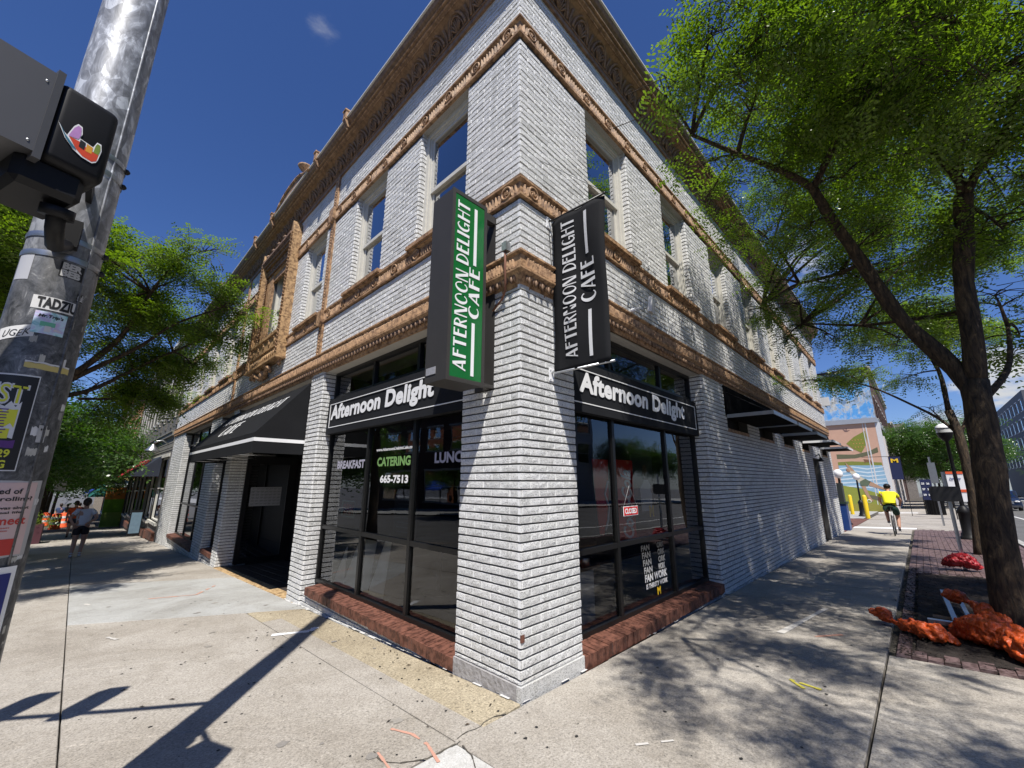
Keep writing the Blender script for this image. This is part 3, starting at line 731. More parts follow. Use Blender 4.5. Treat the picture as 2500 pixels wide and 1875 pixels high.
rowlock('R', PIL+.003, 4.52, .085, .115, .030, .20)
rowlock('L', 10.47, 11.8, -.20, .10, .02, .2); rowlock('L', 13.12, 17.8, -.34, .10, .04, .2)
def bay(side, u0, u1, mull, z0, z1, ztr, ztop2, ng=-.22, label=None):
    e = empty('shop_window', P(side, u0, 0, z0)); e.parent = BLD; f = MB(); t = .055
    def bx(a, b, c, d, n0=.035, n1=-.045): sbox(f, side, a, b, ng+n0, ng+n1, c, d)
    bx(u0, u0+t, z0, z1); bx(u1-t, u1, z0, z1); bx(u0+t, u1-t, z0, z0+.05); bx(u0+t, u1-t, z1-.05, z1)
    f.build('frame', M['frame'], e); xs = [u0+t, *mull, u1-t]
    for mu in mull:
        f = MB(); bx(mu-t/2, mu+t/2, z0+.05, z1-.05, .030, -.045); f.build('mullion', M['frame'], e)
    for a, b in zip(xs[:-1], xs[1:]):
        aa = a+(t/2 if a in mull else 0); bb = b-(t/2 if b in mull else 0); zz = [z0+.05]
        for zt, hh in ((ztr, .055), (ztop2, .05)):
            if zt and zt < z1-.1:
                f = MB(); bx(aa, bb, zt-hh/2, zt+hh/2, .028, -.04); f.build('transom', M['frame'], e); zz += [zt-hh/2, zt+hh/2]
        zz.append(z1-.05)
        for c, d in zip(zz[::2], zz[1::2]):
            v = [P(side, *q) for q in ((aa, ng, c), (bb, ng, c), (bb, ng, d), (aa, ng, d))]
            MB().add(v, [(0, 1, 2, 3) if side == 'R' else (3, 2, 1, 0)]).build('pane', M['glass'], e)
    return e
bay('L', PIL, 4.5, [1.96, 3.15], .09, 3.375, .895, 2.95)
bay('R', PIL, 4.5, [1.86, 3.33], .10, 3.372, .885, 2.95)
bay('L', 10.45, 11.8, [], -.20, 3.375, .75, 2.9)
bay('L', 13.1, 17.8, [14.7, 16.2], -.33, 3.375, .75, 2.9)
# entrance recess
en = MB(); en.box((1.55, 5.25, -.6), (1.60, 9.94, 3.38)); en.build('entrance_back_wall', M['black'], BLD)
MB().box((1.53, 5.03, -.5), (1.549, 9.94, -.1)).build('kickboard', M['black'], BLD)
dr = empty('door', (1.0, 9.90, -.3)); dr.parent = BLD
d = MB(); d.box((.34, 9.86, -.40), (.44, 9.94, 2.2)).box((1.35, 9.86, -.40), (1.54, 9.94, 2.2)).box((.44, 9.86, 2.0), (1.35, 9.94, 3.3)).box((.44, 9.86, -.40), (1.35, 9.94, -.28)).box((.60, 9.86, 2.2), (1.54, 9.94, 3.3)); d.build('door_frame', M['black'], dr)
MB().add([(.44, 9.90, -.28), (1.35, 9.90, -.28), (1.35, 9.90, 2.0), (.44, 9.90, 2.0)], [(0, 1, 2, 3)]).build('pane', glass('door_glass', (.25, .25, .25), 2.6, .22), dr)
MB().box((.50, 9.88, .95), (1.22, 9.885, 1.42)).build('menu_sheet', simple('menu_paper', (.30, .30, .31), .7, vs=40, var=.5), dr)
d = MB()
for r in range(6):
    for c in range(7): d.box((.53+.1*c, 9.877, 1.385-.075*r), (.53+.1*c+.075, 9.879, 1.39-.075*r-.0)); d.box((.53+.1*c, 9.877, 1.365-.075*r), (.53+.1*c+.055, 9.879, 1.369-.075*r))
d.build('menu_print', M['frame'], dr)
dr2 = empty('door', (1.5, 6.4, -.3)); dr2.parent = BLD
d = MB(); d.box((1.50, 5.45, -.4), (1.53, 5.53, 2.2)).box((1.50, 7.3, -.4), (1.53, 7.38, 2.2)).box((1.50, 5.53, 2.1), (1.53, 7.3, 2.2)); d.build('door_frame', M['frame'], dr2)
MB().box((.35, 5.06, -.4), (.41, 5.10, 2.2)).build('door_edge', simple('grey_blue_door_edge', (.10, .11, .13), .5), dr2)

# ------------------------------------------------------------------ fascia signs, lettering on glass
def fascia(side, u0, u1, label):
    e = empty('fascia_sign', P(side, u0, 0, 2.3)); tag(e, label, 'sign')
    mb = MB(); n = -.10
    mb.prism([(0, 0), (.10, .57), (.10+.006, .57), (.10, .0)], P(side, u0, n, 2.32), P(side, 0, -1, 0), (0, 0, 1), P(side, 1, 0, 0), .01)
    b = MB(); b.add([P(side, *q) for q in ((u0, n, 2.33), (u1, n, 2.33), (u1, n-.01, 2.90), (u0, n-.01, 2.90), (u0, n-.10, 2.33), (u1, n-.10, 2.33), (u1, n-.10, 2.90), (u0, n-.10, 2.90))],
                    [(0, 1, 2, 3), (4, 7, 6, 5), (0, 4, 5, 1), (3, 2, 6, 7), (0, 3, 7, 4), (1, 5, 6, 2)])
    b.build('canvas', M['sign_canvas'], e)
    bd = MB(); m0, m1 = u0+.09, u1-.10; t = .011
    for a, bb, c, dd in ((m0, m1, 2.425, 2.425+t), (m0, m1, 2.80, 2.80+t), (m0, m0+t, 2.436, 2.80), (m1-t, m1, 2.436, 2.80)): sbox(bd, side, a, bb, n+.0035, n-.004, c, dd)
    bd.build('border_line', M['white'], e)
    return e
fs = fascia('L', PIL+.01, 4.47, 'charcoal fascia sign left of the corner pier reading Afternoon Delight in white')
text('Afternoon Delight', (-.0+.094, 4.30, 2.487), (0, -1, 0), (0, 0, 1), 2.84, .29, M['white'], 'lettering', fs, bold=.015, shear=.08, spacing=1.04, heavy=.036)
fs = fascia('R', PIL+.01, 4.47, 'charcoal fascia sign right of the corner pier, partly in leaf shade')
text('Afternoon Delight', (1.05, .094, 2.487), (1, 0, 0), (0, 0, 1), 2.84, .29, M['white'], 'lettering', fs, bold=.015, shear=.08, spacing=1.04, heavy=.036)
def slab(s, O, U, V, length, height, mat, name='lettering', parent=None, bold=.02, heavy=.035, **k): return text(s, O, U, V, length, height, mat, name, parent, bold=min(bold, .03), heavy=heavy, **k)
gl_ = empty('window_lettering', (.214, 2.5, 1.5), 'white and green painted cafe lettering on the left bay glass', 'lettering')
xg = .2135
slab('BREAKFAST', (xg, 4.14, 1.775), (0, -1, 0), (0, 0, 1), .90, .115, M['mauve'], parent=gl_)
slab('CATERING', (xg, 2.87, 1.785), (0, -1, 0), (0, 0, 1), .82, .115, M['catgreen'], parent=gl_)
slab('665-7513', (xg, 2.76, 1.57), (0, -1, 0), (0, 0, 1), .68, .095, M['white'], parent=gl_)
slab('www.AfternoonDelightCafe.com', (xg, 2.92, 1.975), (0, -1, 0), (0, 0, 1), .95, .052, M['letter_dim'], parent=gl_, bold=.02)
slab('LUNCH', (xg, 1.54, 1.795), (0, -1, 0), (0, 0, 1), .62, .115, M['mauve'], parent=gl_)

# green projecting sign
gs = empty('projecting_sign', (-.3, .45, 2.43), 'tall box sign with green face reading Afternoon Delight Cafe, hung on the corner pier', 'sign')
b = MB(); b.box((-.585, .315, 2.43), (-.165, .625, 4.285)); b.build('box', M['signbox'], gs)
b = MB()
for q in ((-.59, .305, 2.425, -.555, .32, 4.29), (-.195, .305, 2.425, -.16, .32, 4.29), (-.555, .305, 2.425, -.195, .32, 2.462), (-.555, .305, 4.25, -.195, .32, 4.29)): b.box(q[:3], q[3:])
b.build('frame', M['signbox'], gs)
MB().box((-.555, .309, 2.462), (-.195, .3155, 4.25)).build('face', M['green'], gs)
b = MB(); b.box((-.16, .33, 4.18), (.0, .40, 4.26)).box((-.16, .33, 2.44), (.0, .40, 2.47)).box((-.16, .36, 2.47), (-.145, .58, 4.18)).box((-.02, .33, 2.44), (0, .6, 4.26)); b.build('bracket', M['signbox'], gs)
MB().box((-.591, .46, 2.50), (-.586, .60, 2.565)).build('maker_plate', simple('scuffed_plate', (.30, .30, .32), .5, vs=50, var=.4), gs)
deco('AFTERNOON DELIGHT', (-.382, .309, 2.53), (0, 0, 1), (-1, 0, 0), (0, -1, 0), .142, 1.66, M['white'], 'lettering', gs)
deco('CAFE', (-.242, .309, 3.045), (0, 0, 1), (-1, 0, 0), (0, -1, 0), .125, .50, M['white'], 'lettering', gs)
MB().box((-.322, .305, 2.50), (-.288, .309, 3.0)).build('rule', M['white'], gs); MB().box((-.322, .305, 3.58), (-.288, .309, 4.19)).build('rule', M['white'], gs)

# black banner on the right face
bn = empty('hanging_banner', (.43, -.35, 2.6), 'long black fabric banner with white Afternoon Delight Cafe lettering right of the corner', 'banner')
nb, nz = 10, 34; vs = []
for j in range(nz+1):
    for i in range(nb+1):
        y = -.045-.635*i/nb; z = 2.60+1.64*j/nz; t = j/nz
        wv = .012*math.sin(i*1.1+t*2.2)+.010*math.sin(t*9+i*.5); s = 1-.04*math.sin(t*math.pi)
        if j < 3: wv += .012*math.sin(i*2.9)*(3-j)/3
        vs.append((.43+wv, -.36+(y+.36)*s, z))
fs_ = [(j*(nb+1)+i, (j+1)*(nb+1)+i, (j+1)*(nb+1)+i+1, j*(nb+1)+i+1) for j in range(nz) for i in range(nb)]
MB().add(vs, fs_, True).build('cloth', M['fabric'], bn).modifiers.new('s', 'SOLIDIFY').thickness = .004
def bw(z, y):
    t = (z-2.60)/1.64; i = (-.045-y)/.0635; return .43-.0085+.012*math.sin(i*1.1+t*2.2)+.010*math.sin(t*9+i*.5)
def bend(o):
    for v in o.data.vertices: v.co.x = bw(v.co.z, v.co.y)+(v.co.x-.42)
deco_o = deco('AFTERNOON DELIGHT', (.419, -.335, 2.71), (0, 0, 1), (0, 1, 0), (-1, 0, 0), .15, 1.45, M['letter_dim'], 'lettering', bn, .003); bend(deco_o)
bend(deco('CAFE', (.419, -.545, 3.22), (0, 0, 1), (0, 1, 0), (-1, 0, 0), .16, .43, M['letter_dim'], 'lettering', bn, .003))
for za, zb in ((2.69, 3.14), (3.71, 4.17)):
    b = MB()
    for k in range(8):
        z0_, z1_ = za+(zb-za)*k/8, za+(zb-za)*(k+1)/8; b.add([(.417, -.49, z0_), (.417, -.455, z0_), (.417, -.455, z1_), (.417, -.49, z1_)], [(0, 1, 2, 3)])
    bend(b.build('rule', M['letter_dim'], bn))
for z in (4.255, 2.60):
    b = MB(); b.tube([(.42, .0, z), (.42, -.035, z+.015), (.428, -.06, z+.005), (.43, -.70, z-.0)], .011, 7); b.build('rod', M['silver'] if z < 3 else M['frame'], bn)
    b = MB(); b.box((.385, -.022, z-.07), (.455, -.012, z+.06)); [b.sphere((.397+.045*(q % 2), -.026, z-.05+.09*(q//2)), .007, 5, 4) for q in range(4)]; b.build('wall_plate', M['white'], bn)
b = MB(); b.tube([(.42, -.02, 4.22), (.455, -.03, 3.6), (.46, -.03, 3.3)], .004, 5); b.tube([(.42, -.69, 4.26), (.9, -.02, 4.75)], .0025, 4); b.tube([(.42, -.69, 4.26), (.3, -.02, 4.95)], .0025, 4); b.build('wire', M['frame'], bn)

# conduit and junction box at the corner
cdn = empty('electrical_conduit', (-.05, .1, 3.4), 'rusty conduit with small grey box strapped across the corner band', 'conduit')
MB().tube([(-.105, .10, 3.74), (-.105, .10, 3.55), (-.10, .10, 3.44), (-.07, .13, 3.36), (-.04, .20, 3.30), (-.03, .34, 3.22)], .011, 7).build('pipe', M['rust'], cdn)
MB().box((-.125, .07, 3.74), (-.06, .13, 3.83)).build('junction_box', M['silver'], cdn)
# floodlight
fq = empty('floodlight', (2.4, -.1, 3.8), 'small square white floodlight on the right front above the band', 'light')
MB().tube([(2.15, 0, 3.80), (2.15, -.06, 3.82), (2.32, -.12, 3.86)], .012, 6).sphere((2.15, -.03, 3.80), .035, 8, 6).build('arm', M['white'], fq)
b = MB(); b.obox((2.30, -.22, 3.78), (.15, .03, 0), (-.01, .05, .02), (0, -.03, .20)); b.build('housing', M['letter_dim'], fq)

# left awning
aw = empty('awning', (0, 7.8, 2.0), 'black canvas awning with a white stripe over the cafe entrance', 'awning')
ya, yb, xo = 5.06, 10.70, -.76
b = MB(); n = 3
b.add([(0, ya, 3.28), (0, yb, 3.28), (xo, yb, 2.34), (xo, ya, 2.34)], [(0, 3, 2, 1)])
b.add([(0, ya, 3.28), (xo, ya, 2.34), (0, ya, 2.28)], [(0, 2, 1)]); b.add([(0, yb, 3.28), (xo, yb, 2.34), (0, yb, 2.28)], [(0, 1, 2)])
b.add([(0, ya, 2.28), (xo, ya, 2.34), (xo-.005, ya-.005, 2.02), (0, ya, 2.02)], [(0, 3, 2, 1)])
b.add([(xo, ya, 2.34), (xo, yb, 2.34), (xo-.005, yb, 2.02), (xo-.005, ya-.005, 2.02)], [(0, 3, 2, 1)]); b.add([(0, yb, 2.28), (xo, yb, 2.34), (xo-.005, yb, 2.02), (0, yb, 2.02)], [(0, 1, 2, 3)])
cv = b.build('canvas', M['fabric'], aw); cv.modifiers.new('s', 'SOLIDIFY').thickness = .004
b = MB(); b.box((xo-.011, ya-.011, 2.205), (xo-.0065, yb, 2.262)); b.box((xo-.006, ya-.011, 2.205), (0, ya-.0065, 2.262)); b.build('stripe', M['white'], aw)
b = MB()
for y in (ya+.03, 6.5, 7.9, 9.3, yb-.03): b.tube([(0, y, 3.24), (xo+.03, y, 2.32), (xo+.03, y, 2.06)], .012, 6); b.tube([(0, y, 2.06), (xo+.03, y, 2.06)], .012, 6)
b.tube([(xo+.03, ya+.03, 2.06), (xo+.03, yb-.03, 2.06)], .012, 6); b.build('awning_frame', M['silver'], aw)
sv = Vector((.76, 0, .94)).normalized(); o3 = Vector((xo, 0, 2.34)); off = Vector((-.94, 0, .76)).normalized()*.009
deco('AFTERNOON DELIGHT', Vector((xo, 9.75, 2.34))+sv*.68+off, (0, -1, 0), sv, off.normalized(), .26, 4.2, M['letter_dim'], 'lettering', aw, .002)
deco('CAFE', Vector((xo, 8.65, 2.34))+sv*.22+off, (0, -1, 0), sv, off.normalized(), .34, 1.35, M['letter_dim'], 'lettering', aw, .002)
# right flat canopies
side_words = ['nearest', 'second', 'third', 'fourth', 'farthest']
for k, (a, b_) in enumerate(((5.60, 7.55), (7.70, 9.25), (9.98, 11.5), (12.7, 14.4), (16.0, 17.9))):
    e = empty('canopy', (a, 0, 2.75), 'flat black metal canopy with pale edge over a high window, %s along the right front' % side_words[k], 'canopy', 'flat metal canopies on the right front')
    MB().box((a, -.77, 2.755), (b_, -.03, 2.80)).build('panel', M['matte'], e)
    m_ = MB(); m_.box((a-.006, -.785, 2.745), (b_+.006, -.771, 2.81)).box((a-.006, -.77, 2.745), (a-.0005, -.03, 2.81)); m_.build('edge_trim', M['silver'] if k < 3 else M['white'], e)
    m_ = MB()
    for x in (a+.1, b_-.1): MB().tube([(x, -.7, 2.80), (x, -.02, 3.25)], .012, 6).build('stay', M['black'], e)
for k, (a, b_) in enumerate(HO):
    w = empty('high_window', (a, 0, 2.56)); w.parent = BLD
    m_ = MB(); sbox(m_, 'R', a, b_, -.17, -.20, 2.565, 3.39); m_.build('infill_panel', M['black'], w)
    m_ = MB(); x = a
    while x < b_-.03: sbox(m_, 'R', x+.003, min(x+.2, b_)-.003, .02, -.165, 2.50, 2.562); x += .203
    m_.build('brick_sill', M['terra'], w)
m_ = MB(); sbox(m_, 'R', 5.58, XE-.02, .035, .004, 2.80, 3.37); m_.build('sign_board', M['matte'], BLD)
dd_ = empty('side_door', (DOOR[0], 0, -.25)); dd_.parent = BLD
m_ = MB(); sbox(m_, 'R', DOOR[0], DOOR[1], -.12, -.16, -.35, 2.33); m_.build('door_leaf', simple('brown_door', (.05, .035, .025), .6), dd_)
m_ = MB(); m_.tube([(14.75, -.0, 2.45), (14.75, -.12, 2.5), (14.75, -.14, 2.38)], .02, 6).lathe([(.02, 0), (.09, -.12), (.09, -.13), (0, -.05)], (14.75, -.14, 2.40), 10); m_.build('door_lamp', M['black'], dd_)

flush_bulk(bulk, 'brickwork', M['wb'], BLD); flush_bulk(joints, 'joint_filler', simple('white_joint_paint', (.80, .80, .79), .6, vs=30, var=.1), BLD)
variants = [rough_brick_mesh(s) for s in range(10)]
near.sort(key=lambda q: q[5])
for i, q in enumerate(near):
    O, U, N, a, b, za, zb, n0, n1, j = q
    if i >= 300:
        continue
    o = bpy.data.objects.new('brick', variants[i % 10]); link(o, BLD)
    c = O+U*a; zz = za
    if U[1] > .5:   # left front: local x -> world -y after -90deg; use mirrored placement
        o.rotation_euler = (0, 0, -math.pi/2); o.location = (0, b, zz)
    else: o.location = (a, 0, zz)
    o.scale = (b-a, n1, zb-za)
if len(near) > 300: flush_bulk(near[300:], 'brickwork', M['wb'], BLD)
# chipped red patch at the corner
MB().box((-.0165, -.0185, .392), (.02, -.005, .445)).build('chipped_brick', M['redbrick'], BLD)

# ------------------------------------------------------------------ ground
def g3(x, y, dz=0.): return (x, y, gz(x, y)+dz)
def sheet(name, x0, x1, y0, y1, dz, mat, nx=1, ny=1, kind='structure', parent=None):
    mb = MB(); vs = [g3(x0+(x1-x0)*i/nx, y0+(y1-y0)*j/ny, dz) for j in range(ny+1) for i in range(nx+1)]
    mb.add(vs, [(j*(nx+1)+i, j*(nx+1)+i+1, (j+1)*(nx+1)+i+1, (j+1)*(nx+1)+i) for j in range(ny) for i in range(nx)])
    return mb.build(name, mat, parent, kind=kind)
KX, KY = -4.35, -4.15
sheet('ground', -400, 600, -300, 500, -.30, M['asphalt'], 40, 40)
sheet('road', -18, KX, -60, 300, -.135, M['asphalt'], 4, 40)
sheet('cross_road', KX, 400, -18, KY, -.133, M['asphalt'], 20, 4)
walk = sheet('sidewalk', KX, .3, -60 if False else KY, 140, -.045, M['base'], 1, 40)
walk2 = sheet('sidewalk', .3, 160, KY, .3, -.0455, M['base'], 40, 1)
sheet('far_sidewalk', -22, -15, -60, 200, -.02, M['conc2'], 1, 20)
sheet('far_sidewalk', -15, 300, -22, -15, -.021, M['conc2'], 20, 1)
def kerb(name, x0, x1, y0, y1, n):
    for i in range(n):
        t0, t1 = i/n, (i+1)/n; a = (x0+(x1-x0)*t0, y0+(y1-y0)*t0); b = (x0+(x1-x0)*t1, y0+(y1-y0)*t1); mb = MB()
        (ax, ay), (bx, by) = a, b
        if y0 == y1: q = [(ax+.006, ay), (bx-.006, ay), (bx-.006, ay-.16), (ax+.006, ay-.16)]
        else: q = [(ax, ay+.006), (ax, by-.006), (ax-.16, by-.006), (ax-.16, ay+.006)][::-1]
        v = [g3(x, y, .0) for x, y in q]+[g3(x, y, -.2) for x, y in q]; v = [(p[0], p[1], gz(q[k % 4][0], KY if y0 == y1 else q[k % 4][1])+(0 if k < 4 else -.2)) for k, p in enumerate(v)]
        mb.add(v, [(3, 2, 1, 0), (0, 1, 5, 4), (1, 2, 6, 5), (2, 3, 7, 6), (3, 0, 4, 7)]); o = mb.build(name, M['conc2'], walk)
kerb('kerb_stone', KX, 60, KY, KY, 30); kerb('kerb_stone', KX, KX, KY, 60, 28)
def paving(poly, mat, gap=.005, parent=walk, dz=0., name='paving_slab'):
    c = (sum(p[0] for p in poly)/len(poly), sum(p[1] for p in poly)/len(poly)); q = []
    n = len(poly)
    for p in poly:
        d = math.hypot(p[0]-c[0], p[1]-c[1]); k = 1-gap*1.3/max(d, .05); q.append((c[0]+(p[0]-c[0])*k, c[1]+(p[1]-c[1])*k))
    r = [(c[0]+(p[0]-c[0])*(1-.006/max(.1, math.hypot(p[0]-c[0], p[1]-c[1]))), c[1]+(p[1]-c[1])*(1-.006/max(.1, math.hypot(p[0]-c[0], p[1]-c[1])))) for p in q]
    dz += random.uniform(-.002, .002)
    v = [g3(*p, dz) for p in r]+[g3(*p, dz-.005) for p in q]+[g3(*p, dz-.04) for p in q]
    f = [tuple(range(n))]+[(n+i, n+(i+1) % n, (i+1) % n, i) for i in range(n)]+[(2*n+i, 2*n+(i+1) % n, n+(i+1) % n, n+i) for i in range(n)]
    MB().add(v, f).build(name, mat, parent)
# left pavement: skewed cross joints between the long joints
SK = -.66
def yj(y0, x): return y0+SK*(x+2.38)
js = [1.15, 3.55, 5.72, 7.55, 9.62, 11.5, 13.4, 15.3, 17.2, 19.3, 21.5, 24, 27, 30.5, 34.5, 39]
prev = None
for k, j0 in enumerate(js):
    if k == 0:
        paving([(-2.38, -.06), (-.66, -.06), (-.66, .62), (-2.38, 1.75)], M['conc']); prev = 1.75
    lo = 1.75 if k == 0 else js[k-1]; hi = j0 if k else None
    if k == 0: continue
    lo0 = 1.75 if k == 1 else js[k-1]
    xr = -.66 if k <= 2 else -.012
    if k == 1: paving([(-2.38, 1.75), (-.66, .62), (-.66, yj(j0, -.66)), (-2.38, j0)], M['conc'])
    elif k == 2: paving([(-2.38, lo0), (-.66, yj(lo0, -.66)), (-.66, yj(j0, -.66)), (-2.38, j0)], M['conc'])
    else:
        mt = M['conc2'] if k in (3, 4) else M['conc']
        paving([(-2.38, lo0), (xr, yj(lo0, xr)), (xr, yj(j0, xr)), (-2.38, j0)], mt)
y = -.06
for y0_, y1_ in ((-.06, 1.6), (1.6, 3.3), (3.3, 5.6), (5.6, 7.6), (7.6, 9.8), (9.8, 12), (12, 15), (15, 18), (18, 22), (22, 27), (27, 34)): paving([(KX+.01, y0_), (-2.38, y0_), (-2.38, y1_), (KX+.01, y1_)], M['conc'])
paving([(-.66, -.06), (-.43, -.06), (-.43, 3.9), (-.66, 3.9)], M['conc'])
paving([(-.43, -.06), (-.035, -.03), (-.035, 4.25), (-.43, 4.08)][::1], M['tan'])
paving([(-.66, 3.9), (-.43, 3.9), (-.43, 4.08), (-.05, 4.25), (-.05, 4.56), (-.66, 4.56)], M['tan'])
sheet('pavement_bed', -1.0, 0.3, -.5, 5, -.03, M['base'], parent=None)
# near the corner and right pavement
paving([(-2.38, -1.92), (-.67, -1.92), (-.67, -.07), (-2.38, -.07)], M['palec'])
paving([(KX+.01, -1.92), (-2.38, -1.92), (-2.38, -.07), (KX+.01, -.07)], M['conc']); paving([(KX+.01, KY+.01), (-.67, KY+.01), (-.67, -1.92), (KX+.01, -1.92)], M['conc'])
rx = [-.67, 1.13, 2.92, 4.65, 6.3, 8.0, 9.8, 11.5, 13.2, 15, 16.8, 18.6, 20.6]
for a, b in zip(rx[:-1], rx[1:]): paving([(a, -1.925), (b, -1.925), (b, -.005-(.05 if a < 1 else .04)), (a, -.045)], M['conc'])
paving([(-.66, KY+.01), (2.92, KY+.01), (2.92, -1.935), (-.66, -1.935)], M['conc'])
for a, b in ((20.6, 21.1), (21.9, 23.4), (23.4, 25.2), (25.2, 27.5), (27.5, 30), (30, 34), (34, 38.6), (39.6, 44), (44, 50), (50, 58), (58, 70), (70, 90)): paving([(a, KY+.02), (b, KY+.02), (b, -.05), (a, -.05)], M['conc'])
for a, b in ((21.1, 21.9), (38.6, 39.6)): paving([(a, -2.05), (b, -2.05), (b, .1), (a, .1)], M['white'], name='crossing_bar')
for a, b in ((21.1, 21.9), (38.6, 39.6)): paving([(a, KY), (b, KY), (b, -2.05), (a, -2.05)], M['conc'])
paving([(18.7, -.04), (29.5, -.04), (29.5, 1.8), (18.7, 1.8)], M['paver_red'], dz=.004)
sheet('driveway', 18.5, 43, .3, 14, -.03, M['conc2'])
# paint-whitened edge along the wall foot
e = MB()
def edge(side, u0, u1):
    u = u0
    while u < u1:
        w = random.uniform(.05, .12); a = random.choice([.003, .012, .02, .035, .05])*random.uniform(.5, 1.2)
        for (p, q, n0_, n1_) in ((u, u+w+.004, .0, a),):
            c = [P(side, p, .0, 0), P(side, q, .0, 0), P(side, q, n1_, 0), P(side, p, n1_, 0)]
            e.add([g3(x, y_, .006) for x, y_, _ in c], [(0, 1, 2, 3)])
        u += w
edge('L', -.02, 5.0); edge('R', -.02, 12); e.build('wall_foot_paint', M['grime'], walk, kind='stuff')
# blond brick edging of the entrance and dark tiles inside
y = 4.70
while y < 9.95:
    paving([(-.03, y), (.20, y), (.20, y+.098), (-.03, y+.098)][::1], M['blond'], gap=.002, dz=.006, name='brick'); y += .1
x = .205
for r_ in range(2):
    x = .0
for k in range(3):
    for q in range(3): paving([(.205+.20*q, 5.04+.1*k), (.40+.20*q, 5.04+.1*k), (.40+.20*q, 5.135+.1*k), (.205+.20*q, 5.135+.1*k)], M['blond'], gap=.002, dz=.006, name='brick')
for k in range(9):
    for q in range(21): paving([(.21+.16*k, 5.36+.22*q), (.368+.16*k, 5.36+.22*q), (.368+.16*k, 5.576+.22*q), (.21+.16*k, 5.576+.22*q)], simple('quarry_tile', (.035, .03, .028), .5) if 'qt' not in M else M['qt'], gap=.002, dz=.004, name='tile') if False else None
M['qt'] = simple('quarry_tile', (.045, .036, .032), .5, vs=9, var=.4)
for k in range(6):
    for q in range(18): paving([(.21+.225*k, 5.36+.255*q), (.43+.225*k, 5.36+.255*q), (.43+.225*k, 5.61+.255*q), (.21+.225*k, 5.61+.255*q)], M['qt'], gap=.003, dz=.004, name='tile')
sheet('entrance_floor', .0, 1.6, 4.6, 9.96, -.03, M['base'])
# brown paver strip with the tree pit
PIT = (3.15, 8.6, -4.0, -2.12)
pavs = []
y = -2.035
row = 0
while y > KY+.05:
    x = 2.93+(.1 if row % 2 else 0)
    while x < 21.0:
        cx_, cy_ = x+.1, y
        if not (PIT[0] < cx_ < PIT[1] and PIT[2] < cy_ < PIT[3]): pavs.append((x, y))
        x += .205
    y -= .105; row += 1
pavs.sort(key=lambda p: (p[0]-CAM.x)**2+(p[1]-CAM.y)**2)
def paver_geo(mb, x, y, mat=None):
    dz = random.uniform(-.003, .003); q = [(x+.002, y-.05), (x+.203, y-.05), (x+.203, y+.05), (x+.002, y+.05)]
    r = [(x+.006, y-.046), (x+.199, y-.046), (x+.199, y+.046), (x+.006, y+.046)]
    mb.add([g3(*p, dz) for p in r]+[g3(*p, dz-.004) for p in q]+[g3(*p, -.03) for p in q], [(0, 1, 2, 3)]+[(4+i, 4+(i+1) % 4, (i+1) % 4, i) for i in range(4)]+[(8+i, 8+(i+1) % 4, 4+(i+1) % 4, 4+i) for i in range(4)])
for p in pavs[:300]:
    mb = MB(); paver_geo(mb, *p); mb.build('paver', M['paver'], walk2)
mb = MB()
for p in pavs[300:]: paver_geo(mb, *p)
mb.build('paver_field', M['paver'], walk2, kind='stuff')
# mulch and litter in the pit
mb = MB(); nx_ = 40; ny_ = 16
vs = [g3(PIT[0]+(PIT[1]-PIT[0])*i/nx_, PIT[2]+(PIT[3]-PIT[2])*j/ny_, -.01+random.uniform(-.01, .018)) for j in range(ny_+1) for i in range(nx_+1)]
mb.add(vs, [(j*(nx_+1)+i, j*(nx_+1)+i+1, (j+1)*(nx_+1)+i+1, (j+1)*(nx_+1)+i) for j in range(ny_) for i in range(nx_)]); mb.build('tree_pit', M['mulch'], kind='structure')
mb = MB()
for k in range(5200):
    if k < 3800: x, y = random.uniform(PIT[0]-.1, PIT[1]+.1), random.uniform(PIT[2], PIT[3]+.04)
    else: x, y = random.uniform(3.0, 9.2), PIT[3]+abs(random.gauss(0, .10))
    s = random.uniform(.006, .022); a = random.uniform(0, 6.3); dx, dy = math.cos(a)*s, math.sin(a)*s; z = gz(x, y)+(random.uniform(.003, .02) if y < PIT[3] else .005); w = s*.35
    mb.add([(x-dx, y-dy, z), (x+dy*.35, y-dx*.35, z+random.uniform(0, .008)), (x+dx, y+dy, z+random.uniform(0, .006)), (x-dy*.35, y+dx*.35, z)], [(0, 1, 2, 3)])
mb.build('mulch_chips', M['mulch'], kind='stuff')
# litter: gum spots, pods and crumbs on the pavement
mb = MB()
for k in range(150):
    if random.random() < .6: x, y = random.uniform(-2.3, -.05), random.uniform(-.3, 6)
    else: x, y = random.uniform(-.6, 4), random.uniform(-1.9, -.1)
    r = random.choice([.004, .006, .009, .013]); n = 7
    mb.add([g3(x+r*math.cos(6.283*i/n)*random.uniform(.6, 1.2), y+r*math.sin(6.283*i/n)*random.uniform(.6, 1.2), .0035) for i in range(n)], [tuple(range(n))])
for (x, y) in ((-.5, .55), (-.47, .30), (-.35, .15), (-.22, .02), (-.1, -.15), (-.35, -.35), (.02, -.5), (-.3, .9), (-.72, 1.9), (-.85, 2.6), (-1.2, 2.9), (-1.1, 2.3), (-.25, 1.2), (-.1, .62)):
    n = 8; r = random.uniform(.005, .012); mb.add([g3(x+r*math.cos(6.283*i/n), y+r*.8*math.sin(6.283*i/n), .004) for i in range(n)], [tuple(range(n))])
mb.build('litter', M['rubber'], kind='stuff')
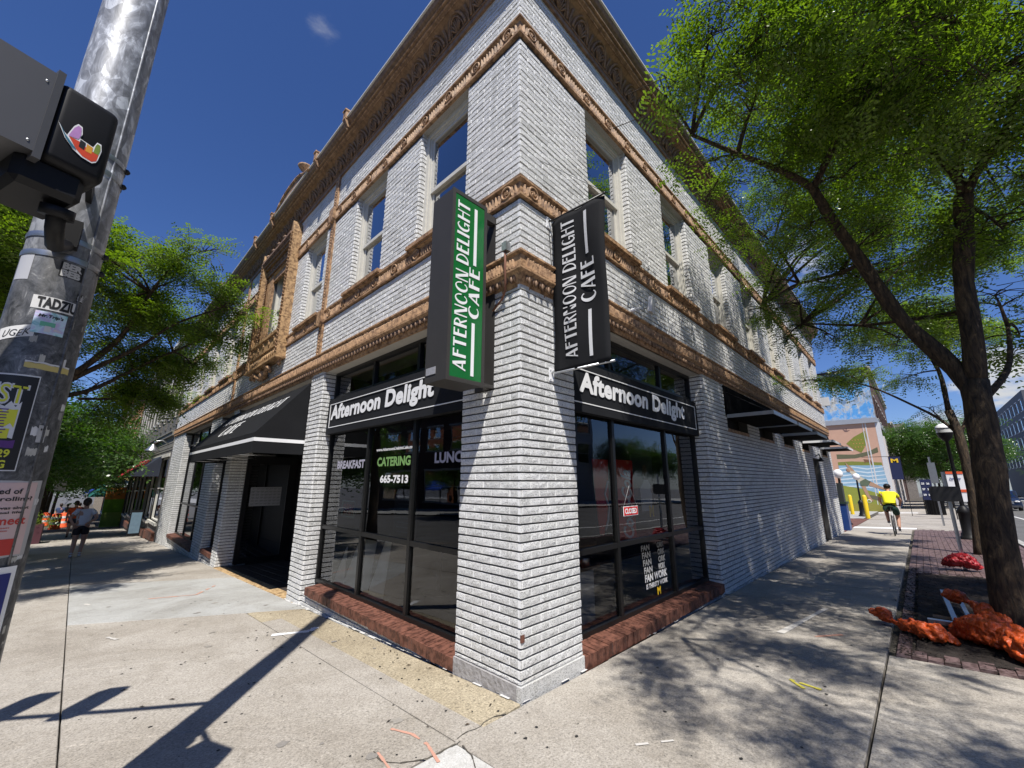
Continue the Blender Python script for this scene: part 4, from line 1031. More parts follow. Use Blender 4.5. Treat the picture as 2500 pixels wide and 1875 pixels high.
for k in range(26):      # old gum and oil stains of uneven size
    x, y = random.uniform(-2.2, -.1), random.uniform(-.2, 7) 
    if k % 3 == 0: x, y = random.uniform(0, 5), random.uniform(-1.85, -.2)
    r = random.uniform(.012, .045); n = 10; MB().add([g3(x+r*random.uniform(.5, 1.3)*math.cos(6.283*i/n), y+r*random.uniform(.5, 1.2)*math.sin(6.283*i/n), .0032+.00005*k) for i in range(n)], [tuple(range(n))]).build('stain', simple('pavement_stain', (.22, .205, .185) if k % 2 else (.27, .25, .22), .85, vs=60, var=.3), walk, kind='stuff')
mb = MB()
for k in range(46):
    x, y = (-.06-abs(random.gauss(0, .08)), random.uniform(0, 4.4)) if k % 2 else (random.uniform(-2.2, 0), random.uniform(0, 6)); a = random.uniform(0, 3.14); s = random.uniform(.01, .03); dx, dy = math.cos(a)*s, math.sin(a)*s
    mb.add([g3(x-dx, y-dy, .005), g3(x+dy*.25, y-dx*.25, .012), g3(x+dx, y+dy, .006), g3(x-dy*.25, y+dx*.25, .008)], [(0, 1, 2, 3)])
mb.build('seed_pods', M['bark'], kind='stuff')
# paint marks
def mark(pts, w, mat, name='paint_mark'):
    mb = MB()
    for (a, b) in zip(pts[:-1], pts[1:]):
        n = 6
        for k in range(n):
            if random.random() < .12: continue
            p = (a[0]+(b[0]-a[0])*k/n, a[1]+(b[1]-a[1])*k/n); q = (a[0]+(b[0]-a[0])*(k+1)/n, a[1]+(b[1]-a[1])*(k+1)/n)
            L_ = math.hypot(q[0]-p[0], q[1]-p[1]); dx, dy = (q[0]-p[0])/L_, (q[1]-p[1])/L_; ww = w*random.uniform(.6, 1.1)/2
            mb.add([g3(p[0]-dy*ww, p[1]+dx*ww, .0042), g3(q[0]-dy*ww, q[1]+dx*ww, .0042), g3(q[0]+dy*ww, q[1]-dx*ww, .0042), g3(p[0]+dy*ww, p[1]-dx*ww, .0042)], [(0, 3, 2, 1)])
    return mb.build(name, mat, walk, kind='stuff')
opk = simple('faded_orange_paint', (.50, .27, .20), .8, vs=40, var=.15); wpk = simple('worn_white_paint', (.50, .48, .45), .8, vs=40, var=.15); ypk = simple('faded_yellow_paint', (.62, .55, .07), .8)
mark([(-.86, .38), (-.80, .22), (-.80, .05), (-.86, -.15)], .022, opk); mark([(-1.05, .2), (-1.1, -.1)], .02, opk); mark([(-1.6, 6.9), (-.9, 6.6), (-.5, 7.3)], .05, opk)
mark([(1.60, -1.50), (1.72, -1.38), (1.66, -1.60)], .03, ypk); mark([(3.1, -1.35), (3.35, -1.55)], .05, opk)
mark([(3.0, -1.05), (4.8, -1.30)], .07, wpk)
mark([(-2.05, 4.6), (-1.98, 4.4)], .04, wpk); mark([(-2.2, 7.2), (-2.15, 7.0)], .05, wpk)
mark([(-.75, 3.2), (-.40, 3.02), (-.28, 3.12)], .09, M['white']); mark([(.05, -.9), (.25, -1.05)], .02, wpk)

def crack(x, y, a, n, st=.06, w=.004):
    mb = MB(); p = (x, y)
    for k in range(n):
        a += random.uniform(-.5, .5); q = (p[0]+math.cos(a)*st, p[1]+math.sin(a)*st); ww = w*random.uniform(.4, 1.2); dx, dy = -math.sin(a)*ww, math.cos(a)*ww
        mb.add([g3(p[0]-dx, p[1]-dy, .0038), g3(q[0]-dx, q[1]-dy, .0038), g3(q[0]+dx, q[1]+dy, .0038), g3(p[0]+dx, p[1]+dy, .0038)], [(0, 1, 2, 3)]); p = q
    mb.build('crack', M['base'], walk, kind='stuff')
crack(-.64, -.075, 3.1, 16, .04, .006); crack(-.66, -.12, -1.5, 14, .04, .005); crack(-.2, -.045, 3.1, 9, .05, .005)
# ------------------------------------------------------------------ inside the cafe (seen through the glass)
def item(name, label, cat, loc): return empty(name, loc, label, cat)
rp = empty('poster', (2.1, .3, .9), 'tall red soft drink banner with white script standing inside the right bay', 'poster')
MB().box((2.00, .262, .90), (2.42, .27, 1.86)).build('panel', M['red'], rp)
text('Coca-Cola', (2.36, .258, .92), (0, 0, 1), (-1, 0, 0), .82, .26, M['white'], 'lettering', rp, bold=.03, shear=.3)
rp = empty('poster', (1.6, .34, .95), 'narrow red hanging panel with white swirl behind the left pane of the right bay', 'poster')
MB().prism([(0, .85), (.34, .85), (.30, .2), (.18, 0), (.10, .02)], (1.50, .27, 1.0), (1, 0, 0), (0, 0, 1), (0, 1, 0), .01).build('panel', M['red'], rp)
MB().tube([(1.80, .262, 1.6), (1.72, .262, 1.45), (1.80, .262, 1.3), (1.76, .262, 1.15), (1.70, .262, 1.05)], .012, 6).build('swirl', M['white'], rp)
pp = empty('poster', (2.85, .4, 1.2), 'dark sports crowd poster with a cheering figure in a white shirt in the right bay', 'poster')
MB().box((2.55, .36, 1.10), (3.20, .37, 1.95)).build('panel', simple('dark_photo_print', (.035, .03, .035), .4, vs=8, var=.8), pp)
b = MB(); b.sphere((2.93, .352, 1.72), (.075, .01, .11), 12, 8); b.sphere((2.66, .352, 1.48), (.06, .01, .085), 10, 8); b.sphere((3.12, .352, 1.5), (.055, .01, .07), 10, 8); b.build('face', simple('printed_face', (.16, .075, .045), .5), pp)
MB().prism([(.0, 0), (.3, .0), (.34, .30), (.22, .42), (.12, .42), (-.02, .30)], (2.78, .35, 1.2), (1, 0, 0), (0, 0, 1), (0, 1, 0), .004).build('shirt', M['letter_dim'], pp)
text('M', (2.98, .345, 1.12), (1, 0, 0), (0, 0, 1), .14, .15, M['gold'], 'lettering', pp, bold=.06)
cs = empty('closed_sign', (2.2, .2, 1.2), 'small red CLOSED sign hanging on a string in the right bay', 'sign')
MB().box((2.03, .205, 1.19), (2.385, .212, 1.30)).build('border', M['white'], cs); MB().box((2.038, .203, 1.197), (2.377, .206, 1.293)).build('panel', M['red'], cs)
slab('CLOSED', (2.06, .2025, 1.215), (1, 0, 0), (0, 0, 1), .29, .06, M['white'], parent=cs, bold=.02)
MB().tube([(2.04, .207, 1.30), (2.2, .207, 1.545), (2.375, .207, 1.30)], .0015, 4).build('string', M['letter_dim'], cs)
fw = empty('window_poster', (2.8, .212, .3), 'fading stacked white FAN WORK lettering low in the right bay', 'lettering')
fade = [M['letter_dim'], simple('grey_vinyl', (.36,)*3, .6), simple('dim_vinyl', (.20,)*3, .6), simple('dimmer_vinyl', (.10,)*3, .6), simple('faint_vinyl', (.05,)*3, .6)]
slab('FAN WORK', (2.47, .2135, .385), (1, 0, 0), (0, 0, 1), .62, .085, M['letter_dim'], parent=fw)
slab('IS THIRSTY WORK', (2.49, .2135, .305), (1, 0, 0), (0, 0, 1), .60, .055, M['letter_dim'], parent=fw)
for k in range(4):
    slab('FAN', (2.46-.015*k, .2135, .485+.088*k), (1, 0, 0), (0, 0, 1), .22, .07, fade[k+1], parent=fw); slab('WORK'[1 if k else 0:], (2.85+(.03 if k else 0)-.01*k, .2135, .485+.088*k), (1, 0, 0), (0, 0, 1), .20, .07, fade[k+1], parent=fw)
slab('M', (2.78, .2135, .20), (1, 0, 0), (0, 0, 1), .09, .085, M['gold'], parent=fw, bold=.06)
tb = empty('counter', (1.6, .6, 0), 'pale counter panel with a dark diagonal shade beside the corner pier inside the right bay', 'counter')
MB().box((1.0, .50, .06), (1.78, .53, .62)).build('panel', simple('pale_laminate', (.52, .53, .54), .5), tb); MB().box((.98, .42, .625), (1.80, .95, .66)).build('top', M['wood'], tb)
pt = MB(); pt.lathe([(0, 0), (.085, 0), (.09, .09), (.085, .095), (.08, .01)], (1.60, .52, .66), 16).tube([(1.52, .52, .735), (1.46, .52, .76)], .008, 5); tag(pt.build('saucepan', M['silver']), 'small white saucepan on the counter in the right bay', 'pan')
on = empty('open_sign', (.3, 3.75, 1.15), 'unlit OPEN neon sign with rounded frame in the left bay', 'sign')
b = MB(); b.tube([(.27, 3.95, 1.08), (.27, 3.55, 1.08), (.27, 3.55, 1.30), (.27, 3.95, 1.30), (.27, 3.95, 1.08)], .010, 6); b.build('frame', simple('pale_green_tube', (.25, .42, .38), .3), on)
slab('OPEN', (.268, 3.92, 1.12), (0, -1, 0), (0, 0, 1), .34, .13, simple('dull_red_tube', (.30, .03, .02), .3), parent=on, bold=.0)
for k, (y0_, y1_, h, lab) in enumerate(((4.05, 3.82, .42, 'smaller triangular white board leaning at the left pane of the left bay'), (3.75, 3.15, .66, 'broad white board leaning behind the left pane of the left bay'), (3.0, 2.75, .72, 'narrow white strip leaning behind the middle pane of the left bay'))):
    mb = MB(); mb.add([(.30, y0_+.05, .10), (.30, y1_-.1, .10), (.50, y1_+.10, .10+h), (.50, y0_+(.0 if k else -.14), .10+h)] if k else [(.30, 4.1, .10), (.30, 3.75, .10), (.42, 3.98, .62), (.42, 4.0, .62)], [(0, 1, 2, 3)])
    o = mb.build('leaning_board', M['letter_dim']); o.modifiers.new('s', 'SOLIDIFY').thickness = .008; tag(o, lab, 'board')
nt = empty('notice_board', (.3, 2.3, .9), 'dark notice sheet with blue text lines behind the middle pane of the left bay', 'notice')
MB().box((.30, 1.98, .92), (.31, 2.50, 1.42)).build('panel', simple('dark_blue_print', (.012, .022, .035), .4), nt)
mb = MB()
for k in range(8): mb.box((.297, 2.05+.03*(k % 3), 1.36-.055*k), (.2995, 2.42-.02*(k % 2), 1.372-.055*k))
mb.build('print_line', simple('faint_blue_ink', (.06, .09, .12), .6), nt)
for k in range(4):
    t_ = empty('table', (1.2+1.1*(k % 2), 1.2+1.5*(k//2), .06), ['small round cafe table nearest the corner inside', 'small round cafe table at the middle of the left bay inside', 'small round cafe table deeper inside the right bay', 'small round cafe table deeper inside the left bay'][k], 'table', 'cafe tables inside')
    x, y = t_.location.x, t_.location.y
    MB().lathe([(0, .70), (.36, .70), (.36, .73), (0, .73)], (x, y, .06), 16).build('tabletop', M['wood'], t_); MB().lathe([(.03, .70), (.03, .04), (.22, .02), (.22, 0)], (x, y, .06), 10).build('pedestal', M['black'], t_)

# ------------------------------------------------------------------ signal pole
PX, PY, PR = -2.783, .183, .122
PC = (PX, PY, gz(PX, PY))
pole = empty('signal_pole', PC, 'thick galvanised signal pole plastered with stickers and bills in the left foreground', 'pole')
def cyl(th, z, r=PR): return (PX+r*math.cos(R(th)), PY+r*math.sin(R(th)), z)
prz = lambda z: PR*(1.0-.028*(z-1.2))
mb = MB(); mb.lathe([(prz(z-0)-0, z) for z in (-.1, 1, 2, 3, 4, 5, 6, 7, 8.2)], (PX, PY, 0), 48); mb.build('shaft', M['galv'], pole)
mb = MB(); mb.tube([cyl(-48, z, prz(z)-.001) for z in (-.05, 2, 4, 6, 8)], .006, 5); mb.build('weld_seam', M['galv'], pole)
MB().lathe([(.22, -.1), (.22, .02), (.17, .03), (.13, .12)], PC, 20).build('base_plate', M['galv'], pole)
def patch(th0, th1, z0, z1, mat, name='sticker', lift=.0012, label=None, skew=0., ragged=0.):
    n = 10; mb = MB(); vs = []
    for i in range(n+1):
        th = th0+(th1-th0)*i/n; r0 = random.uniform(-ragged, ragged); r1 = random.uniform(-ragged, ragged)
        for z in (z0+skew*i/n+r0, z1+skew*i/n+r1): vs.append(cyl(th, z, prz(z)+lift))
    mb.add(vs, [(2*i, 2*i+2, 2*i+3, 2*i+1) for i in range(n)], True); return mb.build(name, mat, pole, label)
def ptext(s, th0, th1, z0, h, mat, lift=.0022, bold=.03, shear=0., skew=0., wob=0.):
    ln = 1.
    def fn(p, q):
        z = z0+q+skew*p+wob*math.sin(p*6.28*1.2); return Vector(cyl(th0+(th1-th0)*float(p), float(z), prz(z)+lift))
    return text(s, (0, 0, 0), (1, 0, 0), (0, 0, 1), 1., h, mat, 'lettering', pole, bold=bold, shear=shear, fn=fn)
ink = simple('black_ink', (.012, .012, .012), .5); paper = simple('white_sticker_paper', (.62, .62, .62), .6, vs=30, var=.12)
ZS = lambda z: 1.6+(z-1.6)*.93
patch(-87, -51, ZS(2.495), ZS(2.567), ink, label='black sticker with BER BEB in grey capitals'); ptext('BER', -84, -54, ZS(2.533), .030, simple('sticker_grey', (.5, .5, .5), .6), bold=.06); ptext('BEB', -84.5, -55, ZS(2.498), .030, simple('sticker_grey2', (.5, .5, .5), .6), bold=.06)
patch(-111, -45, ZS(2.328), ZS(2.388), paper, label='white strip sticker with bold black TADZIU'); ptext('TADZIU', -104, -47, ZS(2.334), .047, ink, bold=.05)
mt, n_, l_, p_ = nodemat('hologram_print'); v_ = pos(n_, l_); c_ = ramp(n_, l_, noise(n_, l_, v_, 16, 3, .6, 1.2), [(.3, (.10, .40, .45)), (.45, (.55, .75, .80)), (.58, (.50, .45, .70)), (.72, (.75, .70, .45))]); l_.new(c_, p_.inputs['Base Color']); p_.inputs['Roughness'].default_value = .2; holo = mt
patch(-102, -58, ZS(2.218), ZS(2.318), holo, lift=.0026, label='iridescent square sticker with a mushroom drawing'); ptext("Mr.Trip's", -97, -63, ZS(2.287), .018, ink, lift=.0036, shear=.2)
patch(-92, -72, ZS(2.252), ZS(2.272), simple('mint_ink', (.15, .45, .30), .4), 'mushroom_cap', .0032); patch(-85, -77, ZS(2.228), ZS(2.254), paper, 'mushroom_stem', .0034)
patch(-150, -96, ZS(2.168), ZS(2.222), paper, label='torn white sticker with a scrawled black tag', skew=.03); ptext('UGEK', -140, -100, ZS(2.182), .028, ink, bold=-.005, shear=.3, skew=.022, wob=.004)
patch(-160, -127, ZS(2.455), ZS(2.60), simple('pale_decal', (.45, .46, .50), .4)); patch(-97, -30, 2.030, 2.052, simple('yellowed_tape', (.55, .45, .16), .6), 'tape', ragged=.003); patch(-97, -30, 2.050, 2.058, paper, 'tape', ragged=.002)
patch(-52, -40, ZS(2.40), ZS(2.44), ink); ptext('skull', -51, -41, ZS(2.405), .03, paper, bold=.02)
for k in range(80):
    th = random.uniform(-150, -5); z = random.uniform(.4, 2.25); w_ = random.uniform(3, 16); h_ = random.uniform(.008, .035)
    patch(th, th+w_, z, z+h_, random.choice([paper, simple('old_paper', (.30, .30, .29), .8, vs=60, var=.3), simple('grey_glue', (.11, .11, .11), .8, vs=60, var=.5), simple('pale_torn_bill', (.45, .44, .40), .8, vs=60, var=.3)]), 'torn_paper', .0006, ragged=.004)
# concert bill
fz0, fz1 = 1.63, 2.0
patch(-160, -71.5, fz0, fz1, paper, 'poster', .0016, 'yellow, white and purple concert bill with hand-drawn lettering'); patch(-160, -73, fz0+.004, fz1-.006, ink, 'poster_ink', .0021)
yl = simple('acid_yellow_ink', (.62, .62, .04), .6); pu = simple('purple_ink', (.10, .03, .18), .6)
ptext('FEST', -150, -81, 1.885, .085, paper, lift=.0030, bold=.05, skew=-.01); ptext('FEST', -148, -83, 1.893, .07, yl, lift=.0036, bold=.0, skew=-.01)
patch(-150, -86, 1.745, 1.88, paper, 'poster_ink', .0026, ragged=.014); patch(-140, -88, 1.80, 1.86, yl, 'poster_ink', .0031, ragged=.012); patch(-150, -92, 1.755, 1.785, yl, 'poster_ink', .0031, ragged=.008)
for k in range(9): patch(-128, -96-random.uniform(0, 6), 1.770+.011*k, 1.774+.011*k, pu, 'poster_ink', .0036)
patch(-150, -82, 1.718, 1.742, pu, 'poster_ink', .0026, ragged=.004); ptext('AUG 29', -135, -84, 1.680, .030, yl, lift=.0030, bold=.03); ptext('BLIND PIG', -150, -86, 1.640, .030, yl, lift=.0030, bold=.03)
patch(-57, -44, 1.742, 1.81, simple('ghost_grey', (.42, .42, .42), .7, vs=50, var=.3), 'sticker', .0022, 'small grey ghost sticker'); patch(-53.5, -51.5, 1.789, 1.797, ink, 'ghost_eye', .003); patch(-50.5, -48.5, 1.789, 1.797, ink, 'ghost_eye', .003)
# tired of ... flyer
pk = simple('pink_flyer_paper', (.60, .44, .42), .6, vs=10, var=.08); rd = simple('flyer_red', (.50, .04, .03), .6)
patch(-150, -24, 1.318, 1.594, simple('clear_tape', (.45, .44, .44), .35), 'tape', .0010, ragged=.002); patch(-140, -34, 1.325, 1.588, pk, 'poster', .0018, 'pink flyer with a red foot'); patch(-140, -46, 1.326, 1.384, rd, 'poster_ink', .0024)
for s_, a_, b_2, z_, h_, mt_ in (('Tired of', -100, -55, 1.546, .020, ink), ('doomscrolling?', -128, -38, 1.516, .020, ink), ('Social media was about', -130, -40, 1.490, .011, ink), ('people in real life?', -125, -46, 1.472, .011, ink), ('streetmeet', -125, -40, 1.434, .026, rd), ('speak to people you pass', -130, -60, 1.420, .007, rd), ('join a spontaneous conversation', -130, -62, 1.409, .007, rd)):
    ptext(s_, a_, b_2, z_, h_, mt_, lift=.0026, bold=.02)
patch(-150, -38, .9, 1.285, M['white'], 'sign_plate', .012, 'white bordered blue sign plate'); patch(-150, -45, .9, 1.262, simple('deep_blue_sign', (.012, .02, .16), .4), 'sign_face', .0135)
for z in (2.605, 2.52, 3.07, 2.985): MB().lathe([(prz(z)+.0035, z-.012), (prz(z)+.0045, z), (prz(z)+.0035, z+.012)], (PX, PY, 0), 40).build('clamp_band', M['silver'], pole); MB().sphere(cyl(-8, z, prz(z)+.006), .014, 6, 5).build('clamp_bolt', M['rubber'], pole)
# pedestrian signal housing on the pole
sg = empty('pedestrian_signal', (-2.76, -.25, 2.65), 'black pedestrian signal housing with a hand sign sticker, clamped to the pole', 'signal')
H0 = Vector((-2.845, -.455, 2.655)); hx = Vector((.150, .055, -.0)); hz = Vector((0, 0, .315)); hy = Vector((-.10, .27, 0))
bm = bmesh.new(); mb = MB(); mb.obox(H0, hx*1.04, hy, hz)
o = mb.build('housing', M['black'], sg); bv = o.modifiers.new('b', 'BEVEL'); bv.width = .028; bv.segments = 4
for p in o.data.polygons: p.use_smooth = True
o.data.update()
mb = MB(); mb.obox(H0+Vector((-.012, -.012, -.02)), Vector((.018, .008, 0)), hy*1.02, hz+Vector((0, 0, .04))); mb.build('door_rim', M['greyplastic'], sg)
mb = MB(); mb.obox(H0+Vector((-.30, -.10, -.0)), Vector((.288, .092, 0)), hy*.9, Vector((0, 0, .318))); mb.build('visor', M['greyplastic'], sg)
mb = MB(); mb.obox(H0+Vector((-.30, -.08, -.20)), Vector((.16, .05, 0)), hy*.8, Vector((0, 0, .16))); mb.build('lower_visor', M['greyplastic'], sg)
for q in ((-.03, .03), (-.03, .27)): MB().sphere(H0+Vector((q[0], -.012, q[1])), .0055, 6, 5).build('screw', M['silver'], sg)
mb = MB(); mb.obox(H0+Vector((-.05, .02, -.10)), hx*.9+Vector((.03, 0, 0)), hy*.9, Vector((0, 0, .115))); mb.build('lower_casting', M['black'], sg).modifiers.new('b', 'BEVEL').width = .02
mb = MB(); c0 = H0+Vector((.06, .12, -.11)); mb.tube([c0, c0+Vector((0, .01, -.035))], .045, 14); mb.tube([c0+Vector((0, .0, -.02)), c0+Vector((0.0, .05, -.06)), c0+Vector((.0, .16, -.08)), (PX+.01, PY-.06, 2.60)], .026, 10); mb.build('bracket_arm', M['black'], sg)
mb = MB(); mb.obox((PX-.04, PY-PR-.04, 2.56), (.08, 0, 0), (0, .05, 0), (0, 0, .12)); mb.build('saddle', M['black'], sg); MB().box((-2.76, -.15, 2.80), (-2.74, .08, 2.86)).build('tie_bracket', M['black'], sg)
# hand sticker on the housing front
hn = hx.cross(hz).normalized()*1.0; hxn = hx.normalized()
def hp(u, v, lift):
    v = .375+(v-.5)*1.05
    return H0+hx*1.04*u+hz*v+hn*(-lift if hn.y > 0 else lift)
def hpoly(pts, mat, lift, name): MB().add([hp(u, v, lift) for u, v in pts], [tuple(range(len(pts)))]).build(name, mat, sg)
hpoly([(.10, .60), (.22, .52), (.27, .50), (.33, .64), (.38, .69), (.45, .68), (.48, .60), (.46, .54), (.68, .52), (.72, .60), (.79, .60), (.82, .52), (.80, .40), (.78, .36), (.72, .33), (.55, .34), (.40, .38), (.25, .46)][::-1], M['white'], .003, 'hand_sticker')
for pts, col in (([(.13, .585), (.24, .50), (.44, .40), (.45, .385), (.38, .395), (.25, .47)], (.03, .16, .24)), ([(.29, .50), (.34, .62), (.39, .67), (.44, .66), (.46, .58), (.44, .52)], (.50, .25, .55)), ([(.30, .50), (.46, .50), (.60, .47), (.79, .46), (.78, .38), (.71, .345), (.56, .355), (.44, .40)], (.62, .06, .02)), ([(.70, .46), (.71, .55), (.73, .585), (.78, .58), (.80, .52), (.785, .46)], (.18, .26, .04)), ([(.47, .53), (.47, .44), (.56, .43), (.56, .52)], (.01, .01, .01)), ([(.58, .52), (.58, .43), (.68, .43), (.68, .51)], (.65, .30, .03))):
    hpoly(pts, simple('sticker_colour', col, .5, vs=30, var=.25), .004 if col != (.62, .06, .02) else .0036, 'sticker_patch')
# second signal pair just outside the frame on the left (its shadow falls on the pavement)
s2 = empty('pedestrian_signal', (-3.4, .9, 3), 'second signal head on a side arm left of the pole, known by its shadow', 'signal')
mb = MB(); mb.tube([(PX, PY+.05, 3.35), (-3.3, .62, 3.35), (-3.9, 1.1, 3.35)], .03, 8); mb.build('arm', M['galv'], s2)
for (x, y, z) in ((-3.55, .85, 2.95), (-3.95, 1.15, 2.95)): mb = MB(); mb.obox((x, y, z), (.26, .06, 0), (-.05, .2, 0), (0, 0, .75)); mb.build('housing', M['black'], s2).modifiers.new('b', 'BEVEL').width = .09

# ------------------------------------------------------------------ street things on the right
def post(x, y, z1, label, w=.025):
    e = empty('sign_post', (x, y, gz(x, y)), label, 'sign'); z0 = gz(x, y)-.05
    m_ = MB(); m_.box((x-.008, y-w, z0), (x+.002, y+w, z1)).box((x-.028, y-w-.004, z0), (x+.002, y-w+.004, z1)).box((x-.028, y+w-.004, z0), (x+.002, y+w+.004, z1)); m_.build('post', M['silver'], e); return e
e = post(9.5, -2.77, 1.80, 'leaning-bagged galvanised sign post with the dark back of a wide rounded sign')
m_ = MB(); c = (9.46, -2.73, 1.37); r = .05; pl = []
for sx, sz, a in ((1, 1, 0), (-1, 1, 90), (-1, -1, 180), (1, -1, 270)):
    for q in range(0, 91, 30): pl.append((sx*(.215-r)+r*math.cos(R(a+q)), sz*(.145-r)+r*math.sin(R(a+q))))
m_.prism(pl, c, (0, -1, 0), (0, 0, 1), (-1, 0, 0), .004); m_.build('sign_plate', simple('dark_sign_back', (.03, .03, .032), .5, .5), e)
e = post(24.0, -2.9, 2.70, 'tall thin galvanised post with a narrow grey sign back beyond the cyclist', .03); MB().box((23.93, -3.05, 1.55), (23.95, -2.8, 2.45)).build('sign_plate', M['silver'], e)
def bag(name, pts, rad, mat, label, seed, n=14, scal=.25, parent=None):
    """crumpled filled bag: a lumpy tube through pts with gathered neck"""
    rg = random.Random(seed); mb = MB(); vs = []; P_ = [Vector(p) for p in pts]; m = 9
    N = (len(P_)-1)*4
    for i in range(N+1):
        t = i/N*(len(P_)-1); k = min(int(t), len(P_)-2); f = t-k; c = P_[k].lerp(P_[k+1], f); r = rad[k]*(1-f)+rad[k+1]*f
        d = (P_[k+1]-P_[k]).normalized(); a = Vector((0, 0, 1)); a = (a-d*a.dot(d)); a = a.normalized() if a.length > .05 else Vector((1, 0, 0)); b = d.cross(a)
        for j in range(n):
            th = 6.283*j/n; fold = 1+scal*.35*math.sin(j*2.6+i*.3)+rg.uniform(-.07, .07)*scal*3
            p = c+(a*math.cos(th)*.78+b*math.sin(th))*r*fold; p.z = max(p.z, gz(p.x, p.y)+.006+rg.uniform(0, .004)); vs.append(p)
    mb.add(vs, [(i*n+j, i*n+(j+1) % n, (i+1)*n+(j+1) % n, (i+1)*n+j) for i in range(N) for j in range(n)]+[tuple(range(n))[::-1], tuple(N*n+j for j in range(n))], False)
    o = mb.build(name, mat); tag(o, label, 'sandbag')
    for p in o.data.polygons: p.use_smooth = True
    o.modifiers.new('s', 'SUBSURF').render_levels = 3; tx = bpy.data.textures.new('crumple', 'CLOUDS'); tx.noise_scale = .15; tx.noise_depth = 4; tx.noise_type = 'HARD_NOISE'; dm = o.modifiers.new('d', 'DISPLACE'); dm.texture = tx; dm.texture_coords = 'GLOBAL'; dm.strength = .10; dm.mid_level = .35
    t2_ = bpy.data.textures.new('crease', 'CLOUDS'); t2_.noise_scale = .045; t2_.noise_type = 'HARD_NOISE'; t2_.noise_depth = 2; d2 = o.modifiers.new('e', 'DISPLACE'); d2.texture = t2_; d2.texture_coords = 'GLOBAL'; d2.strength = .018; d2.mid_level = .4
    return o
bag('sandbag', [(9.35, -2.46, .05), (9.32, -2.62, .12), (9.3, -2.76, .19), (9.32, -2.88, .10), (9.33, -2.98, .03)], [.05, .15, .19, .15, .05], M['redbag'], 'dark red plastic sandbag over the foot of the galvanised post', 3)
bag('sandbag', [(4.20, -1.80, .12), (4.10, -1.87, .11), (4.04, -1.93, .08), (3.98, -2.0, .08), (3.85, -2.12, .09), (3.72, -2.28, .09), (3.72, -2.42, .05)], [.08, .10, .025, .07, .13, .15, .06], M['orange'], 'small tied orange sandbag lying across the paving joint', 5)
bag('sandbag', [(4.12, -2.42, .08), (4.02, -2.54, .14), (3.88, -2.66, .17), (3.74, -2.80, .15), (3.6, -2.92, .06)], [.08, .17, .21, .19, .09], M['orange'], 'large slumped orange sandbag in front of the tree', 6)
bag('sandbag', [(4.55, -2.46, .36), (4.45, -2.52, .36), (4.36, -2.58, .33), (4.2, -2.68, .28), (4.0, -2.78, .22)], [.085, .075, .035, .12, .10], M['orange'], 'orange sandbag with a tied neck propped against the tree base', 8)
bag('sandbag', [(3.72, -2.78, .12), (3.56, -2.86, .18), (3.40, -2.95, .16), (3.3, -3.1, .08)], [.10, .19, .22, .14], M['orange'], 'orange sandbag cut off by the right edge of the view', 9)
br_ = empty('barricade_foot', (5, -2.5, 0), 'grey steel angle feet of a folded barricade lying in the mulch', 'barricade')
m_ = MB(); m_.obox((4.15, -2.22, .10), (.0, -.75, .02), (.07, .0, .0), (0, 0, .04)); m_.obox((4.3, -2.46, .10), (1.75, .05, .0), (0, .045, 0), (0, 0, .04)); m_.obox((4.35, -2.58, .10), (1.1, .03, .0), (0, .04, 0), (0, 0, .035)); m_.build('steel_angle', M['silver'], br_)
tag(MB().obox((4.55, -2.26, .05), (.14, .0, 0), (0, -.45, 0), (0, 0, .035)).build('board', M['wood']), 'short weathered board lying on the mulch', 'board')
# lamp posts
def lamp(x, y, h, label, globe=True, s=1.):
    z = gz(x, y); e = empty('street_lamp', (x, y, z), label, 'lamp')
    MB().lathe([(.24*s, 0), (.24*s, .05), (.19*s, .08), (.185*s, .16), (.15*s, .2), (.15*s, .75), (.165*s, .78), (.165*s, .84), (.11*s, .95), (.06*s, 1.0)], (x, y, z), 14).build('base', M['black'], e)
    MB().lathe([(.055*s, .95), (.05*s, 2.0), (.042*s, h-.05), (.08*s, h-.03)], (x, y, z), 10).build('shaft', M['black'], e)
    if globe:
        MB().lathe([(.07, h-.04), (.17, h+.05), (.20, h+.18), (.17, h+.30), (.08, h+.37), (0, h+.38)], (x, y, z), 14).build('globe', M['white'], e)
    else:
        MB().lathe([(.06, h-.30), (.17, h-.16), (.20, h-.02)], (x, y, z), 16).build('cup', M['black'], e)
        MB().lathe([(.195, h-.02), (.195, h+.12)], (x, y, z), 16).build('diffuser', simple('frosted_lens', (.55, .55, .52), .4), e)
        MB().lathe([(.205, h+.11), (.205, h+.14), (.17, h+.21), (.09, h+.27), (0, h+.285)], (x, y, z), 16).build('hood', M['white'], e); MB().lathe([(.207, h+.105), (.207, h+.13)], (x, y, z), 16).build('band', M['black'], e)
lamp(17.0, -3.27, 3.33, 'black street lamp with a white hooded head beside the leaning tree', False)
lamp(33.0, .5, 2.3, 'black lamp with a white globe standing in front of the wave mural')
lamp(23.3, .38, 2.2, 'white globe lamp just past the end of the white building')
for (x, y, lab) in ((36.3, 1.33, 'yellow bollard farther from the cyclist'), (30, .06, 'yellow bollard nearer the cyclist')):
    tag(MB().lathe([(.11, -.1), (.11, 1.22), (.08, 1.3), (0, 1.33)], (x, y, gz(x, y)), 14).build('bollard', M['yellow']), lab, 'bollard', 'yellow bollards by the mural')
e = empty('litter_bin', (19.4, .25, -.3), 'blue lidded bin with a white recycling mark at the end of the white wall', 'bin')
